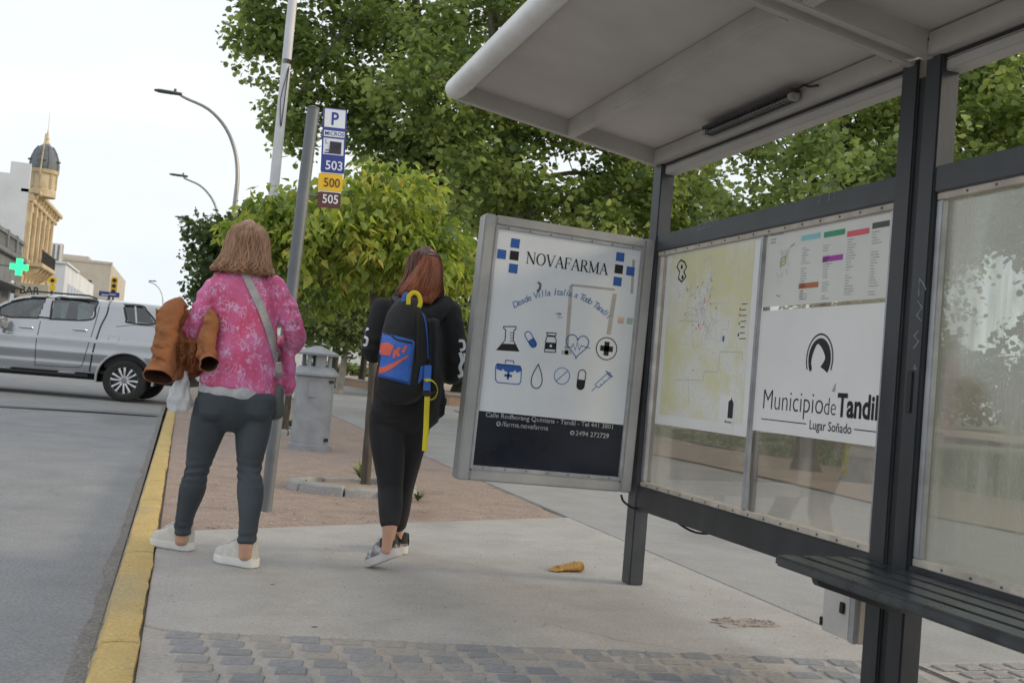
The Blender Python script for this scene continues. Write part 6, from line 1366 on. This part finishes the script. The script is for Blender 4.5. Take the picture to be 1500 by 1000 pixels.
for sd in (1, -1):
    mb = MB()
    for x in us:
        zb, zt = zbot(x), ztop(x)
        for j in range(nv):
            z = zb+(zt-zb)*j/(nv-1); mb.v.append((x, sd*yside(x, z), z))
    for i in range(nu-1):
        for j in range(nv-1):
            q = (i*nv+j, (i+1)*nv+j, (i+1)*nv+j+1, i*nv+j+1); c = [sum(mb.v[k][a] for k in q)/4 for a in (0, 2)]
            if any((c[0]-ax)**2+(c[1]-az)**2 < r*r for ax, az, r in arches): continue
            if any(inpoly(c, w_) for w_ in (win_f, win_r, win_c)): continue
            mb.f.append(q)
    mb.mi = [0]*len(mb.f); mb.build('side_panel', M_car, tr, smooth=True)
    # arch lips, wheel wells
    for ax, az, r in arches:
        pts = [(ax+r*math.cos(t), az+r*math.sin(t)) for t in np.linspace(R(-8), R(188), 30)]
        MB().tube([(x, sd*(yside(x, max(z, .5))+.004), z) for x, z in pts], .022, 8).build('arch_lip', M_car, tr, smooth=True)
        v = []; 
        for x, z in pts: v += [(x, sd*(yside(x, max(z, .5))-.006), z), (x, sd*.52, z)]
        mb = MB(); mb.add(v, [(2*i, 2*i+1, 2*i+3, 2*i+2) for i in range(len(pts)-1)]); mb.add([(x, sd*.525, z) for x, z in pts], [tuple(range(len(pts)))]); mb.build('wheel_well', M_plast, tr, smooth=True)
    # glass with black frame
    for w_, nm, m in ((win_f, 'front_window', M_tint), (win_r, 'rear_window', M_tint), (win_c, 'canopy_window', M_tint2)):
        cx, cz = np.mean([p[0] for p in w_]), np.mean([p[1] for p in w_])
        sm = smooth_path(w_+[w_[0]], 5)[:-1] if nm != 'front_window' else np.array(w_); big = [(cx+(p[0]-cx)*1.03, cz+(p[1]-cz)*1.04) for p in sm]
        mb = MB(); mb.add([(x, sd*(yside(x, z)-.012), z) for x, z in big]+[(cx, sd*(yside(cx, cz)-.012), cz)], [(i, (i+1) % len(big), len(big)) for i in range(len(big))]); mb.build(nm, m, tr, smooth=True)
        v, f = ribbon([(p[0], p[1]) for p in sm], .032, True); MB().add([(x, sd*(yside(x, z)+.004), z) for x, z in v], f).build('window_frame', M_plast, tr)
    v, f = ribbon([tk(405, 158), tk(355, 308)], .07); a, b, c, d = tk(408, 158), tk(450, 170), tk(432, 318), tk(355, 308)
    MB().add([(x, sd*(yside(x, z)+.005), z) for x, z in (a, b, c, d)], [(0, 1, 2, 3)]).build('door_pillar', M_plast, tr)
    v, f = ribbon([tk(1003, 240), tk(1020, 364)], .030); MB().add([(x, sd*(yside(x, z)+.006), z) for x, z in v], f).build('window_divider', M_car, tr)
    # shut lines
    def seam(pts, w=.012, nm='seam'):
        A = smooth_path(pts, 6); v, f = ribbon([tuple(p) for p in A], w); MB().add([(x, sd*(yside(x, z)+.0022), z) for x, z in v], f).build(nm, M_plast, tr)
    seam([tk(372, 330), tk(355, 480), tk(345, 640)]); seam([tk(768, 195), tk(745, 330), tk(700, 520), tk(665, 640), tk(640, 668)]); seam([tk(640, 668), tk(500, 655), tk(345, 640)], .01)
    seam([tk(828, 192), tk(815, 290), tk(775, 390), tk(735, 560), tk(710, 700)], .028); seam([(2.62, 1.12), (2.66, .95), (2.60, .55)])
    seam([tk(880, 385), tk(1010, 378), tk(1150, 392), tk(1300, 410)], .010, 'canopy_seam')
    fd = [tk(*p) for p in ((838, 452), (905, 455), (900, 508), (828, 505))]; v, f = ribbon(fd, .009, True); MB().add([(x, sd*(yside(x, z)+.0022), z) for x, z in v], f).build('fuel_flap', M_alu, tr)
    for hx, hz in ((282, 374), (640, 402)):
        x, z = tk(hx, hz); MB().tube([(x-.12, sd*(yside(x, z)+.012), z), (x-.10, sd*(yside(x, z)+.035), z+.004), (x+.10, sd*(yside(x, z)+.035), z+.004), (x+.12, sd*(yside(x, z)+.012), z)], [(.014, .010)]*4, 8, ref=(0, 0, 1)).build('door_handle', M_chr, tr, smooth=True)
    # mirror, step, rails
    mb = MB(); mb.tube([(2.17, sd*.90, 1.17), (2.17, sd*1.0, 1.19)], .03, 8); mb.build('mirror_arm', M_plast, tr)
    MB().tube([(2.10, sd*.99, 1.25), (2.12, sd*1.08, 1.25), (2.13, sd*1.17, 1.24)], [(.10, .05), (.115, .07), (.08, .04)], 12, ref=(0, 0, 1)).build('mirror', M_car, tr, smooth=True)
    MB().box((.62, .80 if sd > 0 else -.98, .40), (2.66, .98 if sd > 0 else -.80, .445)).build('side_step', M_plast, tr, bevel=.015)
    for sx in (.85, 1.95): MB().box((sx, sd*.885-.07, .446), (sx+.30, sd*.885+.07, .462)).build('step_pad', M_chr, tr, bevel=.01)
    MB().tube([(.65, sd*.70, 1.83), (.8, sd*.70, 1.875), (1.8, sd*.70, 1.865), (1.98, sd*.70, 1.81)], .016, 7).build('roof_rail', M_plast, tr, smooth=True)
    yy = sd*.5
# upper skin, nose and tail
def skin(x0, x1, name, m):
    mb = MB(); xs_ = [x for x in us if x0-1e-6 <= x <= x1+1e-6]; k = 11
    for x in xs_:
        y1 = yside(x, ztop(x))
        for j in range(k): t = -1+2*j/(k-1); mb.v.append((x, y1*t, ztop(x)+.045*(1-t*t)))
    mb.f = [(i*k+j, i*k+j+1, (i+1)*k+j+1, (i+1)*k+j) for i in range(len(xs_)-1) for j in range(k-1)]; mb.mi = [0]*len(mb.f); mb.build(name, m, tr, smooth=True)
c1 = us[np.argmin(abs(us-.45))]; c2 = us[np.argmin(abs(us-2.08))]; c3 = us[np.argmin(abs(us-2.88))]
skin(-1.22, c1, 'canopy_roof', M_car); skin(c1, c2, 'cab_roof', M_car); skin(c2, c3, 'windscreen', M_tint); skin(c3, 4.10, 'bonnet', M_car)
for x, nm in ((4.10, 'nose'), (-1.22, 'tailgate')):
    mb = MB(); zz = np.linspace(zbot(x), ztop(x), 14)
    for z in zz:
        for t in np.linspace(-1, 1, 9): mb.v.append((x+(.05 if x > 0 else -.03)*(1-t*t), yside(x, z)*t, z))
    mb.f = [(i*9+j, i*9+j+1, (i+1)*9+j+1, (i+1)*9+j) for i in range(13) for j in range(8)]; mb.mi = [0]*len(mb.f); mb.build(nm, M_car, tr, smooth=True)
MB().box((4.06, -.45, .58), (4.165, .45, .78)).build('grille', M_plast, tr, bevel=.02); MB().box((4.02, -.88, .36), (4.20, .88, .56)).build('front_bumper', M_plast, tr, bevel=.04); MB().box((-1.34, -.86, .48), (-1.24, .86, .62)).build('rear_bumper', M_chr, tr, bevel=.03)
for s_ in (-1, 1):
    MB().tube([(3.92, s_*.70, .86), (4.08, s_*.66, .84)], [(.09, .16), (.08, .15)], 12, ref=(0, 0, 1)).build('headlight', M_clear, tr, smooth=True)
    MB().box((-1.265, s_*.80-.07, .82), (-1.16, s_*.80+.07, 1.12)).build('tail_light', M_redl, tr, bevel=.02)
MB().box((-1.1, -.50, .34), (3.9, .50, .52)).build('chassis', M_plast, tr); MB().box((.3, -.78, .47), (3.0, .78, .53)).build('floor_pan', M_plast, tr)
MB().box((-1.15, -.80, .6), (.40, .80, 1.04)).build('load_bed', M_plast, tr)
M_seat = mat('seat_cloth', (.035, .036, .04), .8, var=.2)
for x, ys in ((1.85, (-.38, .38)), (.95, (-.42, 0, .42))):
    for y in ys:
        st_ = MB().tube([(x-.02, y, .66), (x-.10, y, .95), (x-.20, y, 1.26)], [(.10, .23), (.09, .22), (.06, .17)], 14, ref=(1, 0, 0)).build('seat', M_seat, tr, smooth=True)
        MB().tube([(x-.21, y, 1.30), (x-.225, y, 1.46)], [(.045, .10), (.045, .12)], 12, ref=(1, 0, 0)).build('headrest', M_seat, st_, smooth=True)
MB().tube([(2.28+.09*math.cos(t), .38+.18*math.sin(t), 1.07+.14*math.cos(t)) for t in np.linspace(0, 6.283, 20)], .014, 6).build('steering_wheel', M_plast, tr, smooth=True)
MB().box((2.35, -.75, .85), (2.85, .75, 1.08)).build('dashboard', M_plast, tr, bevel=.05)
def wheel(x, s_):
    r = .385; w = empty('wheel', (x, s_*.80, r)); w.parent = tr; y0, y1 = (-.13, .115) if s_ > 0 else (.13, -.115)
    prof = [(.245, y0), (.33, y0), (.375, y0*.8), (r, y0*.55), (r, y1*.55), (.375, y1*.85), (.34, y1*1.02), (.27, y1*1.04), (.245, y1*.9)]
    MB().lathe(prof, (0, 0, 0), 44, 'Y', cap=False).build('tyre', M_tyre, w, smooth=True)
    MB().lathe([(.03, y1*.35), (.235, y1*.30), (.238, y0)], (0, 0, 0), 36, 'Y').build('rim_back', M_rimd, w, smooth=True)
    MB().lathe([(.232, y1*.6), (.247, y1*.95), (.254, y1*.9), (.246, y1*.3)], (0, 0, 0), 44, 'Y', cap=False).build('rim_edge', M_rim, w, smooth=True)
    MB().lathe([(.0, y1*.98), (.05, y1*.98), (.066, y1*.85), (.07, y1*.4)], (0, 0, 0), 20, 'Y', cap=False).build('hub', M_rimd if False else mat('hub_grey', (.25, .25, .26), .4, .6), w, smooth=True)
    for k in range(6):
        a = 2*math.pi*k/6+.26
        for q in (-1, 1):
            p0 = a+q*.24; p1 = a+q*.26; pts = [(.055, p0*1.0), (.13, a+q*.235), (.20, a+q*.24), (.238, a+q*.20)]
            MB().tube([(rr_*math.cos(t), y1*(.78+.12*math.sin(rr_*9)), rr_*math.sin(t)) for rr_, t in pts], [(.020, .012), (.019, .012), (.021, .012), (.026, .010)], 8, ref=(-math.sin(a), 0, math.cos(a))).build('spoke', M_rim, w, smooth=True)
    return w
for x in (0, 3.22):
    for s_ in (1, -1): wheel(x, s_)

# ------------------------------------------------------------------ far side of the street
FX = -12.0
M_wht = mat('render_white', (.60, .62, .65), .9, c2=(.72, .74, .76), scale=.35); M_crm = mat('stucco_cream', (.48, .38, .24), .9, c2=(.66, .55, .38), scale=1.2, bmp=.3, bscale=6, bdist=.05)
M_slate = mat('dome_slate', (.10, .115, .135), .6, c2=(.17, .185, .2), scale=3); M_dgrey = mat('facade_grey', (.13, .14, .15), .8, c2=(.20, .21, .22), scale=.8); M_pane = mat('pane_dark', (.03, .035, .045), .12)
M_beige = mat('facade_beige', (.52, .47, .40), .9, var=.1, scale=.5)
def bwin(parent, x, y0, y1, z0, z1, fr=M_wht, deep=.12, nrm='X', name='window'):
    """window set into a facade that looks along +X (or -Y)"""
    if nrm == 'X':
        w = MB().box((x-.02, y0, z0), (x+.05, y1, z1)).build(name, fr, parent); MB().box((x+.005, y0+.12, z0+.12), (x+.062, y1-.12, z1-.12)).build('pane', M_pane, w)
        MB().box((x+.05, (y0+y1)/2-.04, z0+.1), (x+.075, (y0+y1)/2+.04, z1-.1)).build('mullion', fr, w)
        MB().box((x, y0-.1, z0-.14), (x+.2, y1+.1, z0)).build('sill', fr, w)
    else:
        w = MB().box((y0, x-.05, z0), (y1, x+.02, z1)).build(name, fr, parent); MB().box((y0+.1, x-.062, z0+.1), (y1-.1, x-.005, z1-.1)).build('pane', M_pane, w)
    return w
# grey corner shop with balustrade
g = empty('shop_building', (FX, 70, 0), 0, 'dark grey low shop building with roof balustrade at the left edge', 'building')
MB().box((-14, -30, 0), (0, 13.9, 6.6)).build('wall', M_dgrey, g)
MB().box((-14, -30, 6.6), (.35, 13.95, 6.95)).build('cornice', M_dgrey, g, bevel=.05); MB().box((-.28, -30, 7.95), (.08, 13.9, 8.2)).build('balustrade_rail', M_dgrey, g)
for k in range(12): MB().box((-.3, -29.9+k*4, 6.952), (.12, -29.3+k*4, 8.3)).build('balustrade_pier', M_dgrey, g, bevel=.03)
bal = MB().lathe([(.07, 0), (.13, .3), (.06, .6), (.09, .998)], (0, 0, 6.952), 8).mesh('baluster', M_dgrey, True)
for k in range(60):
    o = bpy.data.objects.new('baluster', bal); col.objects.link(o); o.parent = g; o.location = (-.1, -15+k*.48, 0)
def arch_pts(y0, y1, z0, zs_, n=12): r = (y1-y0)/2; return [(y0, z0), (y1, z0)]+[((y0+y1)/2+r*math.cos(t), zs_+r*math.sin(t)) for t in np.linspace(0, math.pi, n)]
for y0 in (-12, -7, -2, 3.2, 9):
    w = MB().prism(arch_pts(y0, y0+2.2, .2 if y0 < 8 else .0, 4.0), -.02, .10, lambda a, b, h: Vector((h, a, b))).build('arched_window', M_wht if y0 > 8 else M_dgrey, g); MB().prism(arch_pts(y0+.25, y0+1.95, .4, 3.9), .0, .115, lambda a, b, h: Vector((h, a, b))).build('pane', M_pane, w)
MB().box((.0, -6, 4.3), (1.6, 13, 4.42)).build('canopy', M_dgrey, g)
# pharmacy cross and bar sign
pc_ = P(28, 391, 70); gc = empty('pharmacy_cross', (pc_.x, 70, pc_.z), 0, 'glowing green pharmacy cross on the grey building', 'shop sign')
M_gr = emis('cross_green', (.03, .85, .22), 1.6); s_ = .52; t_ = .18
MB().prism([(-t_, -s_), (t_, -s_), (t_, -t_), (s_, -t_), (s_, t_), (t_, t_), (t_, s_), (-t_, s_), (-t_, t_), (-s_, t_), (-s_, -t_), (-t_, -t_)], -.08, .08, lambda a, b, h: Vector((a, h, b))).build('cross', M_gr, gc)
MB().box((-1.6, -.03, -.04), (-s_, .03, .04)).build('arm', M_dgrey, gc)
q = P(44, 425, 74); bs_ = empty('bar_sign', (q.x, 74, q.z), 0, 'pale signboard reading BAR below the ornate balcony', 'shop sign')
MB().box((-.9, 0, -.45), (1.1, .12, .45)).build('board', M_beige, bs_, bevel=.02); ik = Ink((-.62, 0, -.25), (1, 0, 0), (0, 0, 1), .01); ik.text('BAR', 0, 0, .72, .01, .9); ik.build('lettering', M_ink, bs_); MB().box((-1.6, .04, .3), (-.9, .08, .36)).build('arm', M_plast, bs_)
# corner building with dome
t = empty('domed_building', (FX, 84, 0), 0, 'old cream corner building with slate dome and bare white side wall', 'building')
H1 = 13.2
MB().box((-24, 0, 0), (-.6, 16, H1-1.6)).build('body', M_wht, t)
wall = MB(); px0 = -24
for a, b, z in ((-24, -6.2, H1-.6), (-6.2, -5.4, H1-.2), (-5.4, -4.4, H1+.15), (-4.4, -2.2, H1-.9), (-2.2, -1.4, H1+.0), (-1.4, -.02, H1+.9)): wall.box((a, -.3, 0), (b-.002, -.002, z))
wall.build('side_wall', M_wht, t)
MB().box((-4.4, -.28, H1-.1), (-2.2, -.06, H1+.12)).build('parapet_beam', M_wht, t); MB().box((-3.4, -.27, H1-.9), (-3.2, -.07, H1-.1)).build('parapet_post', M_wht, t)
MB().box((-.6, -.28, 0), (.1, 15, 11.9)).build('street_front', M_crm, t)
MB().box((-.6, -.3, 11.9), (.75, 15.2, 12.25)).build('cornice', M_crm, t, bevel=.06); MB().box((-.6, -.25, 11.3), (.35, 15.1, 11.898)).build('frieze', M_crm, t, bevel=.04)
for k in range(9): MB().box((.1, .1+k*1.7, 11.55), (.62, .32+k*1.7, 11.897)).build('corbel', M_crm, t, bevel=.03)
for k in range(6): MB().box((.102, -.1+k*2.6, 5.9), (.30, .45+k*2.6, 11.3)).build('pilaster', M_crm, t, bevel=.03)
for k in range(5): bwin(t, .1, .85+k*2.6, 2.15+k*2.6, 7.0, 10.8, M_crm, name='french_window'); bwin(t, .1, .85+k*2.6, 2.15+k*2.6, 1.0, 4.6, M_crm)
bal_ = MB(); MB().box((.102, .4, 6.5), (1.35, 8.6, 6.85)).build('balcony_slab', M_crm, t, bevel=.05)
for k in range(5): MB().prism([(.1, 6.5), (1.2, 6.5), (.9, 6.1), (.35, 5.7), (.1, 5.2)], .7+k*1.8, 1.05+k*1.8, lambda a, b, h: Vector((a, h, b))).build('balcony_bracket', M_crm, t, bevel=.03)
for k in range(20): bal_.tube([(1.25, .5+k*.42, 6.85), (1.25, .5+k*.42, 7.75)], .035, 5)
bal_.tube([(1.25, .4, 7.78), (1.25, 8.6, 7.78)], .06, 6); bal_.build('balcony_railing', M_plast, t)['kind'] = 'stuff'
cx = P(65, 270, 86).x-FX-.12; cy = 2.0
MB().lathe([(1.0, 12.0), (1.0, 12.5), (.90, 12.6), (.90, 13.7), (1.06, 13.8), (1.12, 14.05), (1.0, 14.1)], (cx, cy, 0), 24).build('drum', M_crm, t, smooth=True)
for k in range(8): a = k*math.pi/4; MB().box((cx+.92*math.cos(a)-.09, cy+.92*math.sin(a)-.09, 12.6), (cx+.92*math.cos(a)+.09, cy+.92*math.sin(a)+.09, 13.8)).build('drum_column', M_crm, t, bevel=.03)
dm = MB().lathe([(1.05, 14.102), (1.06, 14.5), (.98, 15.0), (.80, 15.5), (.55, 15.85), (.28, 16.05), (.18, 16.12)], (cx, cy, 0), 28).build('dome', M_slate, t, smooth=True)
for k in range(8): a = k*math.pi/4+.4; MB().tube([(cx+r*math.cos(a), cy+r*math.sin(a), z) for r, z in ((1.07, 14.12), (1.08, 14.5), (1.0, 15.0), (.82, 15.5), (.57, 15.88))], .045, 5).build('dome_rib', M_slate, dm)
for a in (R(200), R(270), R(340)): MB().lathe([(.18, -.05), (.22, .03), (.1, .10)], (cx+1.03*math.cos(a), cy+1.03*math.sin(a), 14.75), 12).build('dormer', M_slate, dm)
MB().lathe([(.26, 16.08), (.20, 16.25), (.11, 16.4), (.17, 16.5), (.10, 16.75), (.04, 17.1), (.02, 17.3), (.010, 18.7)], (cx, cy, 0), 12).build('finial', M_crm, t, smooth=True)
MB().tube([(cx-.1, cy-1.25, 13.6), (cx+.03, cy-1.2, 16.7)], .05, 6).build('flagpole', M_crm, t)
# white block with fins, pale block farther on
w1 = empty('white_block', (FX, 112, 0), 0, 'white modern block with ribbed parapet and side windows', 'building')
MB().box((-16, 0, 0), (0, 34, 8.9)).build('wall', M_wht, w1); MB().box((-16, -.2, 8.9), (.2, 12, 9.1)).build('roof_edge', M_wht, w1)
for k in range(16): MB().box((-7+k*.42, -.12, 9.102), (-6.82+k*.42, .6, 10.9)).build('fin', M_wht, w1)
MB().box((-7.0, .2, 9.102), (-.4, .55, 10.85)).build('parapet', M_beige, w1)
for k in range(10): bwin(w1, 0, 3+k*3.1, 5.4+k*3.1, 5.6, 7.2, M_wht); bwin(w1, 0, 3+k*3.1, 5.4+k*3.1, 2.0, 3.8, M_wht)
bwin(w1, 0, -4.4, -2.4, 7.0, 8.2, M_wht, nrm='Y')
w2 = empty('pale_block', (FX, 165, 0), 0, 'pale beige tall block farthest down the left side of the street', 'building')
MB().box((-14, 0, 0), (.6, 40, 13.4)).build('wall', M_beige, w2); MB().box((-9, 4, 13.4), (-3, 20, 14.4)).build('roof_room', M_beige, w2); MB().box((-14.1, -.1, 13.2), (.75, .4, 13.6)).build('parapet', M_beige, w2)
for k in range(3):
    for j in range(3): bwin(w2, 0, -10+k*3.4, -8.6+k*3.4, 8+j*1.8-2, 9.1+j*1.8-2, M_beige, nrm='Y')
w3 = empty('beige_house', (.6, 112, 0), 0, 'beige house with dark band where the street bends, left of the pink shoulder', 'building')
MB().box((0, 0, 0), (9, 10, 8.4)).build('wall', M_beige, w3); MB().box((-.1, -.15, 8.4), (9.1, 10.1, 8.8)).build('cornice', M_beige, w3); MB().box((-.02, -.05, 4.8), (9, -.002, 6.4)).build('dark_band', M_dgrey, w3); MB().box((.8, 2, 8.8), (3, 5, 9.9)).build('roof_room', M_beige, w3)
for k in range(3): bwin(w3, 0, 1+k*2.7, 2.4+k*2.7, 1.2, 3.4, M_wht, nrm='Y')
w4 = empty('cream_house', (8, 96, 0), 0, 'cream house with small windows glimpsed between bin and backpack', 'building')
MB().box((0, 0, 0), (26, 10, 7)).build('wall', M_wht, w4); MB().box((-.2, -.2, 7), (26.2, 10.2, 7.4)).build('cornice', M_wht, w4)
for k in range(8): bwin(w4, 0, 1.5+k*3.1, 2.4+k*3.1, 2.6, 4.2, M_wht, nrm='Y'); bwin(w4, 0, 2.6+k*3.1, 3.5+k*3.1, 2.6, 4.2, M_wht, nrm='Y')
# signs and a signal above the pickup roof
def sign(name, px, py, Y, label, fn, cat):
    q = P(px, py, Y); o = empty(name, (q.x, Y, 0), 0, label, cat); MB().tube([(0, .06, 0), (0, .06, q.z)], .04, 8).build('pole', M_pole, o); fn(o, q.z); return o
def yr(o, z): MB().lathe([(.0, -.03), (.15, -.03), (.15, .03), (0, .03)], (0, 0, z), 24, 'Y').build('disc', M_syel, o); MB().lathe([(.07, -.036), (.07, -.031)], (0, 0, z), 20, 'Y').build('symbol', M_ink, o); MB().box((-.09, -.02, z-.36), (.12, .02, z-.17)).build('lower_plate', M_syel, o)
sign('round_sign', 77, 411, 40, 'round yellow traffic sign above the cab of the pickup', yr, 'traffic sign')
def bl(o, z): MB().box((-.27, -.03, z-.07), (.27, .03, z+.07)).build('board', M_sblue, o, bevel=.01); ik = Ink((-.22, -.03, z-.05), (1, 0, 0), (0, 0, 1), .004); ik.rect(.02, .01, .2, .03); ik.rect(.22, .04, .4, .06); ik.build('white_marks', M_swht, o)
sign('street_sign', 160, 431, 31, 'small blue street sign just above the pickup roof', bl, 'street sign')
def sg_(o, z):
    MB().box((-.12, -.12, z-.36), (.12, .05, z+.36)).build('housing', M_syel, o, bevel=.04)
    for k in range(3): MB().lathe([(.08, -.13), (.08, -.121), (.0, -.121)], (0, 0, z-.22+.22*k), 14, 'Y').build('lens', M_plast, o)
sign('traffic_signal', 167, 419, 44, 'yellow traffic signal beyond the rear of the pickup cab', sg_, 'traffic signal')
